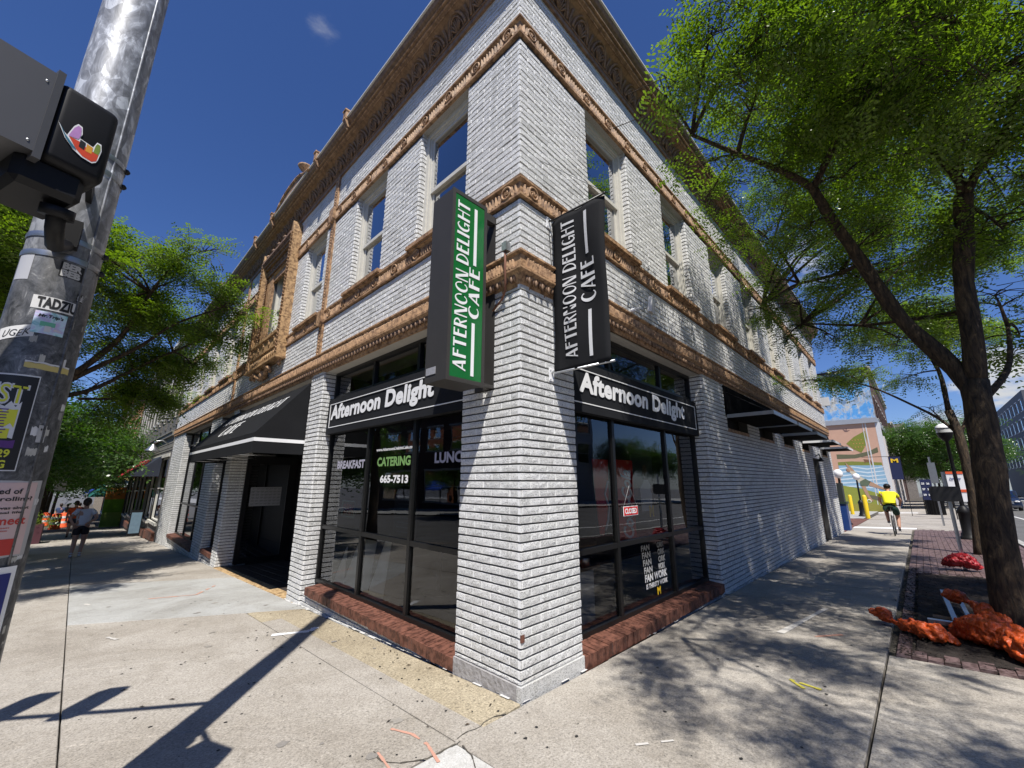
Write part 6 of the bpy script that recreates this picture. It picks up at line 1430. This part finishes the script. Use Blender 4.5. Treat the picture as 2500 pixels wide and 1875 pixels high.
RT = [(1.55,-1.50,6.55,.55),(1.05,-1.02,5.75,.18),(1.75,-1.75,6.33,.70),(2.22,-2.24,6.52,.95),(2.41,-2.86,6.21,1.10),(2.39,-3.35,5.70,1.10),(3.03,-3.71,5.59,1.10),(2.55,-1.71,6.34,.80),(3.27,-2.24,6.32,.80),(3.38,-2.81,6.16,.80),(3.54,-3.37,5.84,.70),(2.50,-1.05,5.72,.24),(3.25,-.80,5.75,.22),(3.59,-1.68,6.0,.55),(4.24,-2.32,5.81,.5),(4.24,-2.91,5.78,.55),(4.26,-3.75,5.54,.8),(4.82,-1.10,5.82,.5),(4.47,-1.74,5.35,.5),(7.10,-.60,5.21,.50),(7.86,-1.11,4.87,.50),(7.5,-.8,4.5,.35),(5.9,-.9,5.3,.35),(6.73,-1.27,5.12,.5),(5.45,-2.24,4.72,.5),(6.38,-2.65,4.47,.5),(5.26,-3.08,4.84,.5),(4.75,-3.62,4.60,.7),(5.60,-3.53,4.06,.55),(6.60,-3.79,3.67,.5),(5.01,-2.54,5.23,.5),(5.35,-2.08,4.95,.5),(8.48,-.45,5.43,.32),(7.06,-1.74,4.23,.38),(6.64,-2.56,3.92,.3),
      # upper and street-side clumps, mostly unseen, added for their shade on wall and pavement
      (3.8,-2.4,8.4,.8),(5.2,-3.0,8.5,1.0),(6.6,-3.0,7.8,1.1),(5.5,-2.0,7.4,.9),(4.2,-1.6,7.3,.6),(7.6,-2.2,6.9,.9),(.6,-3.6,6.7,.8),(-.8,-3.7,6.4,.85),(-.9,-4.6,6.2,.7),(.4,-4.6,6.4,.7),(8.4,-3.0,6.2,.9),(6.5,-1.4,6.4,.8),(3.6,-5.2,7.0,.9),(5.6,-5.2,6.8,.9),(8.8,-2.4,7.4,1.0),(9.6,-2.0,6.2,.8),(7.4,-1.4,8.0,.9),(6.2,-1.9,8.4,.9),(1.8,-5.2,6.3,.7),(6.0,-4.2,6.2,.9),(7.4,-4.2,6.0,.9),(8.8,-4.0,6.0,.9),(4.8,-4.6,6.4,.8),(7.0,-3.2,5.6,.6),(2.6,-4.7,6.4,.7),(9.8,-3.4,6.2,.8),(8.2,-3.0,7.6,1.0),(9.6,-3.0,7.4,.9),(4.8,-3.4,7.5,.8)]
trunkR = [(4.24,-2.86,-.15),(4.22,-2.85,.15),(4.26,-2.88,.68),(4.36,-2.93,1.29),(4.41,-2.97,1.72),(4.47,-3.02,2.29),(4.52,-3.04,2.75)]
limbsR = [([(4.50,-3.03,2.62),(4.55,-2.94,2.90),(4.53,-2.55,3.69),(4.35,-2.30,4.51),(4.19,-2.22,4.86),(3.94,-2.08,5.11),(3.63,-2.00,5.44)], .10, .058),
 ([(3.63,-2.0,5.44),(3.21,-1.71,5.67),(2.79,-1.35,5.83),(2.19,-1.0,5.96)], .048, .02), ([(3.63,-2.0,5.44),(3.47,-2.22,5.71),(3.26,-2.51,5.99),(2.95,-2.47,6.23),(2.47,-2.40,6.61),(2.19,-2.36,6.9)], .046, .018), ([(3.26,-2.51,5.99),(3.6,-3.0,6.6),(4.4,-3.0,7.6)], .035, .015), ([(2.95,-2.47,6.23),(2.3,-2.9,6.4),(1.0,-3.2,6.8),(-.3,-3.3,6.8)], .03, .012),
 ([(4.52,-3.04,2.70),(4.45,-3.10,3.06),(4.51,-3.16,3.96),(4.43,-3.34,4.91),(4.38,-3.35,5.02)], .105, .085), ([(4.38,-3.35,4.98),(4.18,-3.54,5.34),(4.04,-3.68,5.33),(3.80,-3.78,5.51),(3.47,-3.86,5.81)], .05, .025), ([(4.38,-3.35,4.98),(4.31,-3.35,5.36),(4.15,-3.12,5.69),(3.9,-3.12,6.08),(3.45,-3.04,6.6)], .055, .025), ([(4.31,-3.35,5.3),(4.9,-3.5,6.2),(5.4,-3.4,7.4)], .05, .02), ([(4.71,-3.12,3.66),(5.32,-2.79,3.83),(6.07,-2.11,4.14),(6.89,-1.24,4.65)], .035, .014), ([(4.52,-3.1,3.5),(4.71,-3.12,3.66)], .05, .035), ([(4.35,-2.3,4.51),(4.83,-2.04,4.62),(5.7,-1.43,5.03),(7.0,-.6,5.3)], .03, .012), ([(4.6,-3.1,2.55),(4.89,-3.28,2.78),(5.24,-3.44,3.02),(5.6,-3.56,3.6)], .04, .02)]
tree('honeylocust_tree', 'large leaning honeylocust with fine leaves shading the right pavement', trunkR, limbsR, RT, 120, SPR, 11, 'street trees', tr0=.150, tr1=.118)
T2 = [(12.5,-3.24,4.6),(12.9,-3.0,5.4)]
RT2 = [(11.3,-1.4,4.45,.42),(10.6,-.9,4.2,.35),(12.0,-2.0,4.5,.40),(12.6,-2.6,4.35,.35),(12.5,-3.2,5.2,.5),(13.2,-2.4,6,.8),(12.2,-3.6,5.6,.7),(13.6,-3.8,5.6,.8),(12.6,-2.9,3.5,.22),(14.0,-2.6,6.6,.9),(9.9,-.6,4.1,.25)]
tree('honeylocust_tree', 'thin young honeylocust rising just left of the big leaning trunk', [(12.5,-3.15,-.2),(12.5,-3.22,.43),(12.5,-3.29,1.35),(12.5,-3.30,2.15),(12.5,-3.31,2.85),(12.5,-3.23,3.37)], [([(12.5,-3.23,3.37),(12.5,-3.24,4.43),(12.7,-3.0,5.4)], .06, .03), ([(12.5,-3.30,2.75),(12.5,-3.05,3.2),(12.2,-2.4,3.75),(11.6,-1.7,4.2),(10.6,-.9,4.2)], .035, .012), ([(12.5,-3.31,2.7),(12.7,-3.6,3.4),(12.9,-3.7,4.6)], .04, .02)], RT2, 200, dict(n_leaf=8, pairs=5, llen=.062, lw=.03, stem=.34), 21, 'street trees', tr0=.105, tr1=.085)
LB = [(-4.19,8.66,6.0,.9),(-4.11,8.97,5.17,.9),(-4.16,9.75,5.98,.8),(-2.54,9.21,6.16,.55),(-2.15,9.0,6.50,.42),(-1.72,8.41,6.66,.28),(-1.29,8.33,6.74,.16),(-1.85,9.71,6.2,.6),(-1.27,9.19,6.02,.42),(-.80,8.73,5.73,.42),(-.45,8.3,5.38,.22),(-1.19,10,5.32,.6),(-.64,9.47,5.02,.36),(-1.96,10.95,5.8,.75),(-2.58,10.01,5.52,.65),(-2.48,11.23,4.85,.8),(-1.55,11.73,4.74,.7),(-.95,11.2,4.54,.42),(-2.61,11.42,3.93,.7),(-1.94,12.43,3.87,.65),(-1.12,12.87,3.94,.42),(-2.69,13.52,3.35,.5),
      (-4.6,7.0,5.7,.9),(-5.3,8.0,6.2,.9),(-4.2,11.3,7.2,1.3),(-5.4,10.5,6.6,1.2),(-5.2,12.5,6.4,1.3),(-3.6,13.0,6.2,1.2),(-6.2,11.5,5.6,1.0),(-4.6,14,5.6,1.1),(-3.4,10.2,6.9,.9)]
tree('honeylocust_tree', 'spreading honeylocust behind the signal pole, its branches reaching the white building', [(-4.0,10.9,-.7),(-4.0,10.9,.8),(-3.9,10.8,2.2),(-3.85,10.7,3.1)], [([(-3.85,10.7,3.0),(-2.92,10.28,4.0),(-2.47,10.19,4.7),(-2.19,9.61,5.8),(-1.86,8.98,6.5)], .085, .02), ([(-3.3,10.5,3.5),(-2.23,10.22,4.5),(-1.65,9.6,5.2),(-.9,8.8,5.6)], .06, .014), ([(-3.6,10.7,3.2),(-2.82,10.97,3.5),(-2.12,10.83,4.2),(-1.5,10.4,4.7),(-.95,9.7,5.1)], .06, .014), ([(-3.85,10.7,3.0),(-4.1,10.9,4.6),(-4.4,11.2,6.2),(-4.6,11.3,7.2)], .09, .03), ([(-3.85,10.7,3.0),(-4.6,11.6,4.6),(-5.2,12,5.8)], .07, .02), ([(-4.1,10.9,4.6),(-3.6,12,5.4),(-3.4,13,6)], .05, .02), ([(-2.9,11.1,3.4),(-2.3,12,3.6),(-1.4,12.7,3.8)], .035, .012)], LB, 190, dict(n_leaf=7, pairs=5, llen=.078, lw=.036, stem=.36), 31, 'street trees', tr0=.17, tr1=.13)
# bare dead twigs at the top of the left tree
mb = MB()
for k in range(9): p = Vector((-2.3+.16*k, 8.9, 6.5)); q = p+Vector((random.uniform(-.2, .2), random.uniform(-.2, .2), random.uniform(.3, .55))); limb(mb, [p, p.lerp(q, .5)+Vector((random.uniform(-.08, .08), 0, 0)), q], .008, .003, 4, .02, k); limb(mb, [p.lerp(q, .5), q+Vector((random.uniform(-.3, .3), 0, -.1))], .005, .002, 4, .02, k+50)
mb.build('dead_twigs', M['bark'], [o for o in COL.objects if o.get('label', '').startswith('spreading honeylocust')][0], kind='stuff')
def far_tree(x, y, h, r, label, seed, dens=8, grp='far street trees', z0=None):
    z = gz(x, y) if z0 is None else z0; rg = random.Random(seed); bl = []
    for k in range(16): a = rg.uniform(0, 6.28); q = rg.uniform(.1, 1)**.5; bl.append((x+math.cos(a)*r*q*.8, y+math.sin(a)*r*q*.8, z+h*(.50+.46*rg.random()*(1-.5*q)), r*rg.uniform(.28, .45)))
    tree('honeylocust_tree', label, [(x, y, z-.1), (x, y, z+h*.2), (x+.1, y, z+h*.42)], [([(x+.1, y, z+h*.4), (x+r*.2*s, y+r*.25*t, z+h*.6), (x+r*.5*s, y+r*.5*t, z+h*.8)], .09, .03) for s, t in ((1, 1), (-1, .5), (.3, -1), (-.5, -.8))], bl, dens, dict(n_leaf=8, pairs=3, llen=.14, lw=.075, stem=.85), seed, grp, 'leaf_dark', tr0=.16, tr1=.11, clump=3.)
far_tree(-5.0, 18.0, 6.3, 2.7, 'second leafy tree down the left pavement behind the pole', 41, 30); far_tree(-3.8, 28, 7.0, 3.3, 'third tree down the left pavement, beyond the pedestrian', 42, 20); far_tree(-4, 38, 7.2, 3.4, 'fourth tree down the left pavement by the far shops', 43, 14); far_tree(-4.2, 52, 7.5, 3.5, 'distant left pavement tree near the green awning', 44, 12); far_tree(-4.2, 68, 8, 4, 'farthest tree closing the left pavement', 45, 9); far_tree(-14, 40, 9, 5, 'tree across the left street far away', 46, 9)
far_tree(52, -4.2, 8.5, 4.6, 'broad dark tree over the right pavement beyond the lamp', 51, 22); far_tree(66, -4.5, 8.5, 4.5, 'second dark tree farther along the right pavement', 52, 14); far_tree(84, -4.5, 8, 4.5, 'third dark tree far along the right pavement', 53, 11); far_tree(62, -19, 7, 4.5, 'tree across the right street at the picture edge', 54, 14); far_tree(40, -20, 7, 4.0, 'tree across the right street nearer the crossing', 55, 14); far_tree(90, -20, 8, 5, 'distant tree across the right street', 56, 10)
far_tree(-19, 6, 8, 4.0, 'street tree across the left road, reflected in the left bay', 61, 13, 'trees across the roads'); far_tree(-19, 16, 8, 4.2, 'second tree across the left road, reflected farther left', 62, 13, 'trees across the roads'); far_tree(-19, -4, 8, 4.2, 'tree at the opposite corner across the left road', 63, 13, 'trees across the roads'); far_tree(4, -19, 7, 3.6, 'tree across the right road, reflected in the right bay', 64, 13, 'trees across the roads')  # trees opposite, added to darken what the bay glass reflects

# ------------------------------------------------------------------ people, bicycle, car, cones
def skin_body(name, pts, edges, mat, parent, sub=2):
    """pts: {key:(x,y,z,r)}; one continuous skinned surface"""
    keys = list(pts); me = bpy.data.meshes.new(name); me.from_pydata([pts[k][:3] for k in keys], [(keys.index(a), keys.index(b)) for a, b in edges], [])
    me.materials.append(mat); o = bpy.data.objects.new(name, me); COL.objects.link(o); wparent(o, parent); sk = o.modifiers.new('skin', 'SKIN')
    for k, v in zip(keys, me.skin_vertices[0].data): r = pts[k][3]; v.radius = r if hasattr(r, '__len__') else (r, r); v.use_root = False
    me.skin_vertices[0].data[0].use_root = True; sk.use_smooth_shade = True; o.modifiers.new('sub', 'SUBSURF').levels = sub; o.modifiers['sub'].render_levels = sub; return o
def xf(pts, O, ang):
    c, s = math.cos(ang), math.sin(ang); return {k: (O[0]+c*v[0]-s*v[1], O[1]+s*v[0]+c*v[1], O[2]+v[2], v[3]) for k, v in pts.items()}
def hand(pts, k, p, d, r=.012):
    for i, (a, l_) in enumerate(((-.03, .075), (-.012, .085), (.008, .08), (.026, .065))): pts[f'{k}f{i}'] = (p[0]+a, p[1]+d[1]*.05, p[2]-.05, r); pts[f'{k}g{i}'] = (p[0]+a, p[1]+d[1]*l_, p[2]-l_, r*.8)
def person(name, label, O, ang, pose, mats, hair='short', scale=1.):
    e = empty(name, O, label, 'person'); J = dict(pose['J']); B = [('pelvis', 'belly'), ('belly', 'chest'), ('chest', 'neck0'), ('neck0', 'neck'), ('neck', 'head'), ('head', 'crown'), ('chest', 'shL'), ('shL', 'elL'), ('elL', 'wrL'), ('wrL', 'haL'), ('chest', 'shR'), ('shR', 'elR'), ('elR', 'wrR'), ('wrR', 'haR'), ('pelvis', 'hipL'), ('hipL', 'knL'), ('knL', 'anL'), ('anL', 'toL'), ('pelvis', 'hipR'), ('hipR', 'knR'), ('knR', 'anR'), ('anR', 'toR')]
    for s in 'LR':
        h = J['ha'+s]; 
        for i, a in enumerate((-.022, -.007, .008, .022)): J[f'fi{s}{i}'] = (h[0]+a, h[1]+.01, h[2]-.035-.006*(1-abs(i-1.5)), .009); J[f'ft{s}{i}'] = (h[0]+a, h[1]+.02, h[2]-.07-.008*(1-abs(i-1.5)), .007); B += [('ha'+s, f'fi{s}{i}'), (f'fi{s}{i}', f'ft{s}{i}')]
        J[f'th{s}'] = (h[0]+(.035 if s == 'L' else -.035), h[1]+.02, h[2]-.02, .009); B.append(('ha'+s, f'th{s}'))
    J = {k: (v[0]*scale, v[1]*scale, v[2]*scale, v[3]*scale if not hasattr(v[3], '__len__') else tuple(q*scale for q in v[3])) for k, v in J.items()}
    W = xf(J, O, ang); skin_body('body', W, B, mats['skin'], e)
    g = lambda ks, add: {k: (*W[k][:3], (tuple(q+add for q in W[k][3]) if hasattr(W[k][3], '__len__') else W[k][3]+add)) for k in ks}
    sh = g(['belly', 'chest', 'neck0', 'shL', 'shR'], .018)
    for s in 'LR': a, b = Vector(W['sh'+s][:3]), Vector(W['el'+s][:3]); m_ = a.lerp(b, pose.get('sleeve', .6)); sh['sl'+s] = (*m_, W['el'+s][3]+.028)
    pv = W['pelvis']; sh['hem'] = (*Vector(pv[:3]).lerp(Vector(W['belly'][:3]), .15), (W['belly'][3][0]+.03, W['belly'][3][1]+.03) if hasattr(W['belly'][3], '__len__') else W['belly'][3]+.03)
    skin_body('shirt', sh, [('belly', 'hem'), ('belly', 'chest'), ('chest', 'neck0'), ('chest', 'shL'), ('chest', 'shR'), ('shL', 'slL'), ('shR', 'slR')], mats['shirt'], e)
    st = g(['pelvis', 'hipL', 'hipR'], .016)
    for s in 'LR': a, b = Vector(W['hip'+s][:3]), Vector(W['kn'+s][:3]); m_ = a.lerp(b, pose.get('short', .55)); st['sl'+s] = (*m_, W['kn'+s][3]+.035)
    st['waist'] = (*Vector(pv[:3]).lerp(Vector(W['belly'][:3]), .45), (W['belly'][3][0]+.012, W['belly'][3][1]+.012) if hasattr(W['belly'][3], '__len__') else W['belly'][3]+.01)
    skin_body('shorts', st, [('pelvis', 'waist'), ('pelvis', 'hipL'), ('pelvis', 'hipR'), ('hipL', 'slL'), ('hipR', 'slR')], mats['shorts'], e)
    for s in 'LR':
        a, t = Vector(W['an'+s][:3]), Vector(W['to'+s][:3]); skin_body('shoe', {'h': (*(a+(a-t)*.25-Vector((0, 0, .035*scale))), .042*scale), 'm': (*((a+t)/2-Vector((0, 0, .018*scale))), .046*scale), 't': (*(t+(t-a)*.15), .036*scale)}, [('h', 'm'), ('m', 't')], mats['shoe'], e)
        skin_body('sock', {'a': (*(a+Vector((0, 0, .0))), .047*scale), 'b': (*a.lerp(Vector(W['kn'+s][:3]), .17), .046*scale)}, [('a', 'b')], mats.get('sock', mats['shoe']), e)
    hd = W['head']; cr = W['crown']; h = MB(); c = (Vector(hd[:3])+Vector(cr[:3]))/2
    if hair == 'helmet':
        h.sphere(c+Vector((0, 0, .055)), (.125, .105, .095), 14, 9); h.build('helmet', M['black'], e); m_ = MB(); [m_.obox(c+Vector((-.1, -.06+.035*k, .10+.03*(1-abs(k-1.5)/1.5))), (.18, 0, .0), (0, .012, 0), (0, 0, .022)) for k in range(4)]; m_.build('helmet_vent', M['greyplastic'], e)
    else:
        h.sphere(c+Vector((0, -.02, .02)), (.100, .108, .125), 14, 10)
        if hair == 'tied': h.sphere(c+Vector((0, -.115, -.03)), (.05, .05, .075), 9, 7)
        h.build('hair', mats['hair'], e)
    f = MB(); fwd = Vector((math.cos(ang+math.pi/2), math.sin(ang+math.pi/2), 0)); sd = Vector((fwd.y, -fwd.x, 0))
    for q in (-1, 1): f.sphere(Vector(hd[:3])+fwd*.082*scale+sd*.03*q+Vector((0, 0, .045)), .011, 6, 5); 
    f.build('eyes', M['white'], e); f = MB(); [f.sphere(Vector(hd[:3])+sd*.082*q+Vector((0, 0, .03)), (.018, .02, .030), 6, 5) for q in (-1, 1)]; f.sphere(Vector(hd[:3])+fwd*.095*scale+Vector((0, 0, .02)), (.014, .02, .022), 6, 5); f.build('ears_and_nose', mats['skin'], e); return e
RUN = dict(J=dict(pelvis=(0, 0, .90, (.155, .12)), belly=(0, .01, 1.03, (.14, .11)), chest=(0, .03, 1.22, (.155, .11)), neck0=(0, .03, 1.36, (.07, .06)), neck=(0, .05, 1.42, .05), head=(0, .07, 1.50, (.075, .085)), crown=(0, .07, 1.60, (.065, .075)),
    shL=(.17, .03, 1.31, .056), elL=(.27, -.12, 1.10, .040), wrL=(.12, -.17, .98, .028), haL=(.06, -.18, .97, .032), shR=(-.17, .03, 1.31, .056), elR=(-.30, -.10, 1.12, .040), wrR=(-.20, -.18, .93, .028), haR=(-.13, -.17, .90, .032),
    hipL=(.085, .0, .84, .098), knL=(.095, .06, .47, .062), anL=(.07, -.02, .09, .040), toL=(.075, .13, .04, .035), hipR=(-.085, 0, .84, .098), knR=(-.09, .03, .46, .062), anR=(-.11, -.16, .10, .040), toR=(-.11, -.03, .03, .035)), sleeve=.62, short=.62)
person('person', 'walker in grey tee and black shorts on the left pavement, hand at back', (-2.30, 16.1, gz(-2.3, 16.1)), R(2), RUN, dict(skin=M['skin'], shirt=M['tee'], shorts=M['shorts'], shoe=M['shoe'], hair=M['hair']), 'tied', 1.02)
STD = dict(J=dict(pelvis=(0, 0, .92, (.15, .11)), belly=(0, .01, 1.05, (.14, .11)), chest=(0, .01, 1.28, (.17, .12)), neck0=(0, .01, 1.43, (.07, .06)), neck=(0, .02, 1.49, .055), head=(0, .04, 1.58, (.078, .09)), crown=(0, .04, 1.68, (.068, .078)),
    shL=(.19, .0, 1.38, .06), elL=(.25, -.02, 1.10, .045), wrL=(.24, .08, .88, .03), haL=(.24, .1, .83, .034), shR=(-.19, .0, 1.38, .06), elR=(-.25, -.02, 1.10, .045), wrR=(-.24, .08, .88, .03), haR=(-.24, .1, .83, .034),
    hipL=(.09, 0, .86, .1), knL=(.10, .04, .48, .065), anL=(.10, -.06, .09, .042), toL=(.10, .08, .04, .036), hipR=(-.09, 0, .86, .1), knR=(-.1, -.04, .48, .065), anR=(-.1, -.14, .10, .042), toR=(-.1, .0, .03, .036)), sleeve=.7, short=.6)
tr = simple('dark_trousers', (.03, .035, .05), .8)
for k, (x, y, a, c, lab) in enumerate(((-2.5, 28.5, 3, M['orangeshirt'], 'walker in an orange shirt ahead on the left pavement'), (-3.3, 47, 170, simple('dark_blue_shirt', (.03, .05, .12), .8), 'distant walker in dark blue near the orange barrels'), (-2.3, 43, 4, simple('dark_red_shirt', (.14, .03, .04), .8), 'distant walker in dark red beyond the orange shirt'), (-3.0, 55, 10, simple('pale_shirt', (.35, .35, .36), .8), 'farthest walker in a pale shirt on the left pavement'))):
    person('person', lab, (x, y, gz(x, y)), R(a), STD, dict(skin=M['skin'], shirt=c, shorts=tr, shoe=M['black'], hair=M['hair']), 'short')
# cyclist
CY = Vector((17.8, -1.53, gz(17.8, -1.53))); CA = R(-90)
RID = dict(J=dict(pelvis=(0, -.08, .98, (.15, .12)), belly=(0, .03, 1.10, (.15, .12)), chest=(0, .20, 1.33, (.18, .13)), neck0=(0, .27, 1.45, (.07, .06)), neck=(0, .31, 1.49, .055), head=(0, .36, 1.56, (.078, .09)), crown=(0, .36, 1.65, (.068, .078)),
    shL=(.19, .22, 1.40, .06), elL=(.29, .36, 1.16, .045), wrL=(.25, .52, 1.02, .03), haL=(.24, .57, 1.02, .034), shR=(-.19, .22, 1.40, .06), elR=(-.29, .36, 1.16, .045), wrR=(-.25, .52, 1.02, .03), haR=(-.24, .57, 1.02, .034),
    hipL=(.10, -.06, .93, .105), knL=(.14, .26, .60, .07), anL=(.12, .06, .22, .045), toL=(.12, .20, .16, .038), hipR=(-.10, -.06, .93, .105), knR=(-.15, .30, .80, .07), anR=(-.13, .20, .44, .045), toR=(-.13, .33, .40, .038)), sleeve=.55, short=.8)
person('person', 'cyclist in bright yellow shirt, dark green shorts and black helmet riding away', CY, CA, RID, dict(skin=M['skin'], shirt=M['neon'], shorts=M['dgreen'], shoe=M['black'], sock=M['black'], hair=M['hair']), 'helmet')
by = empty('bicycle', CY, 'dark road bicycle ridden along the right pavement, seen from behind', 'bicycle')
def bp(y, z, x=0): c, s = math.cos(CA), math.sin(CA); return (CY.x+c*x-s*y, CY.y+s*x+c*y, CY.z+z)
for yy in (-.50, .52):
    m_ = MB(); m_.tube([bp(yy+.335*math.cos(R(t)), .345+.335*math.sin(R(t))) for t in range(0, 361, 15)], .018, 6, caps=False); wh = m_.build('wheel', M['rubber'], by); m_ = MB()
    for t in range(0, 360, 24): m_.tube([bp(yy, .345, .02), bp(yy+.32*math.cos(R(t)), .345+.32*math.sin(R(t)))], .0025, 3, caps=False)
    m_.build('spokes', M['silver'], wh)
m_ = MB(); BBk, ST, HT = (0, .29), (-.12, .80), (.42, .82)
for a, b, r in ((BBk, ST, .017), (BBk, HT, .02), (ST, HT, .016), (BBk, (-.5, .345), .012), (ST, (-.5, .345), .010), (HT, (.44, .92), .018), ((.43, .80), (.52, .345), .014), (ST, (-.15, .93), .014)): m_.tube([bp(*a), bp(*b)], r, 7)
m_.build('frame', simple('white_frame_paint', (.45, .45, .45), .3), by); m_ = MB(); m_.tube([bp(.48, .98, -.24), bp(.5, .98, -.2), bp(.44, .98, 0), bp(.5, .98, .2), bp(.48, .98, .24)], .014, 7); m_.build('handlebar', M['black'], by); MB().sphere(bp(-.17, .945), (.13, .08, .03), 10, 6).build('saddle', M['black'], by)
m_ = MB(); m_.tube([bp(0, .29, .09), bp(.05, .13, .10), bp(.05, .13, .17)], .012, 6); m_.tube([bp(0, .29, -.09), bp(.10, .42, -.10), bp(.16, .40, -.17)], .012, 6); m_.build('crank', M['silver'], by)
# traffic barrels on the left
for k, (x, y, lab) in enumerate(((-3.3, 41, 'orange and white construction barrel nearest on the far left pavement'), (-3.0, 44.5, 'orange and white construction barrel just left of the orange-shirted walker'), (-4.1, 50, 'farthest orange and white construction barrel'))):
    z = gz(x, y); e = empty('traffic_barrel', (x, y, z), lab, 'barrel', 'construction barrels'); MB().lathe([(.32, 0), (.30, .1), (.26, .12), (.24, 1.0), (.12, 1.04), (0, 1.05)], (x, y, z), 14).build('body', M['orangeshirt'], e)
    m_ = MB()
    for q in (.30, .66): m_.lathe([(.262, q), (.258, q+.16)], (x, y, z), 14)
    m_.build('white_band', M['white'], e)
e = empty('planter', (-3.75, 25, gz(-3.75, 25)), 'dark planter box with green plants behind the pole edge', 'planter'); MB().box((-4.15, 24.4, gz(-3.7, 25)-.05), (-3.35, 25.6, gz(-3.7, 25)+.75)).build('box', simple('dark_maroon_box', (.07, .02, .03), .6), e); make_crown('planter', [(-3.75, 25, gz(-3.7, 25)+.95, .5)], 60, M['leaf'], e, dict(n_leaf=8, pairs=3, llen=.07, lw=.035, stem=.3), 77)
e = empty('hanging_sign', (-3.2, 30, 1.9), 'small white hanging sign glimpsed beside the pole on the left', 'sign'); MB().box((-3.5, 30, 1.0), (-3.05, 30.03, 2.1)).build('panel', M['white'], e); MB().box((-4.0, 29.99, -1.4), (-3.95, 30.04, 2.4)).build('post', M['black'], e); MB().box((-4.0, 30.0, 2.12), (-3.0, 30.03, 2.16)).build('arm', M['black'], e)
# dark sport utility car on the right street
CX_, CYc = 54., -7.6; cz = gz(CX_, KY)-.13
car = empty('parked_car', (CX_, CYc, cz), 'dark sport utility car coming along the right street', 'car')
pf = [(0, .35), (.1, .78), (.9, 1.02), (1.25, 1.08), (1.9, 1.66), (3.9, 1.72), (4.5, 1.10), (4.65, .45), (4.6, .30), (0.05, .25)]
MB().prism(pf, (CX_, CYc-.93, cz), (1, 0, 0), (0, 0, 1), (0, 1, 0), 1.86).build('body', simple('dark_car_paint', (.02, .022, .028), .2, .3, coat=1), car).modifiers.new('b', 'BEVEL').width = .07
m_ = MB(); m_.add([(CX_+1.28, CYc-.78, cz+1.12), (CX_+1.28, CYc+.78, cz+1.12), (CX_+1.84, CYc+.68, cz+1.62), (CX_+1.84, CYc-.68, cz+1.62)], [(0, 3, 2, 1)]); m_.build('windscreen', M['glass_up'], car)
for s in (-1, 1):
    m_ = MB(); m_.prism([(1.6, 1.12), (2.0, 1.58), (3.8, 1.62), (4.2, 1.14)], (CX_, CYc+.935*s, cz), (1, 0, 0), (0, 0, 1), (0, s, 0), .01); m_.build('side_window', M['glass_up'], car)
    MB().sphere((CX_+.03, CYc+.66*s, cz+.78), (.05, .17, .08), 10, 6).build('headlight', M['white'], car); MB().box((CX_+1.5, CYc+.93*s, cz+1.1), (CX_+1.65, CYc+1.12*s, cz+1.25)).build('mirror', M['black'], car)
    for xx in (.85, 3.75): w_ = MB(); w_.tube([(CX_+xx, CYc+.72*s, cz+.36), (CX_+xx, CYc+.95*s, cz+.36)], .36, 18); w_.build('wheel', M['rubber'], car)
m_ = MB(); m_.box((CX_-.03, CYc-.45, cz+.58), (CX_+.05, CYc+.45, cz+.82)); m_.build('grille', M['silver'], car); MB().box((CX_-.04, CYc-.85, cz+.30), (CX_+.1, CYc+.85, cz+.46)).build('bumper', M['greyplastic'], car)
e = MB(); 
for k in range(20): e.box((5+6*k, -11.05, gz(5+6*k, KY)-.129), (8+6*k, -10.93, gz(8+6*k, KY)-.128))
mb = MB(); mb.add([(a, b, gz(a, KY)-.128) for a, b in ((-3, -6.6), (120, -6.6), (120, -6.45), (-3, -6.45))], [(0, 1, 2, 3)]); mb.build('lane_line', M['grime'], kind='structure')
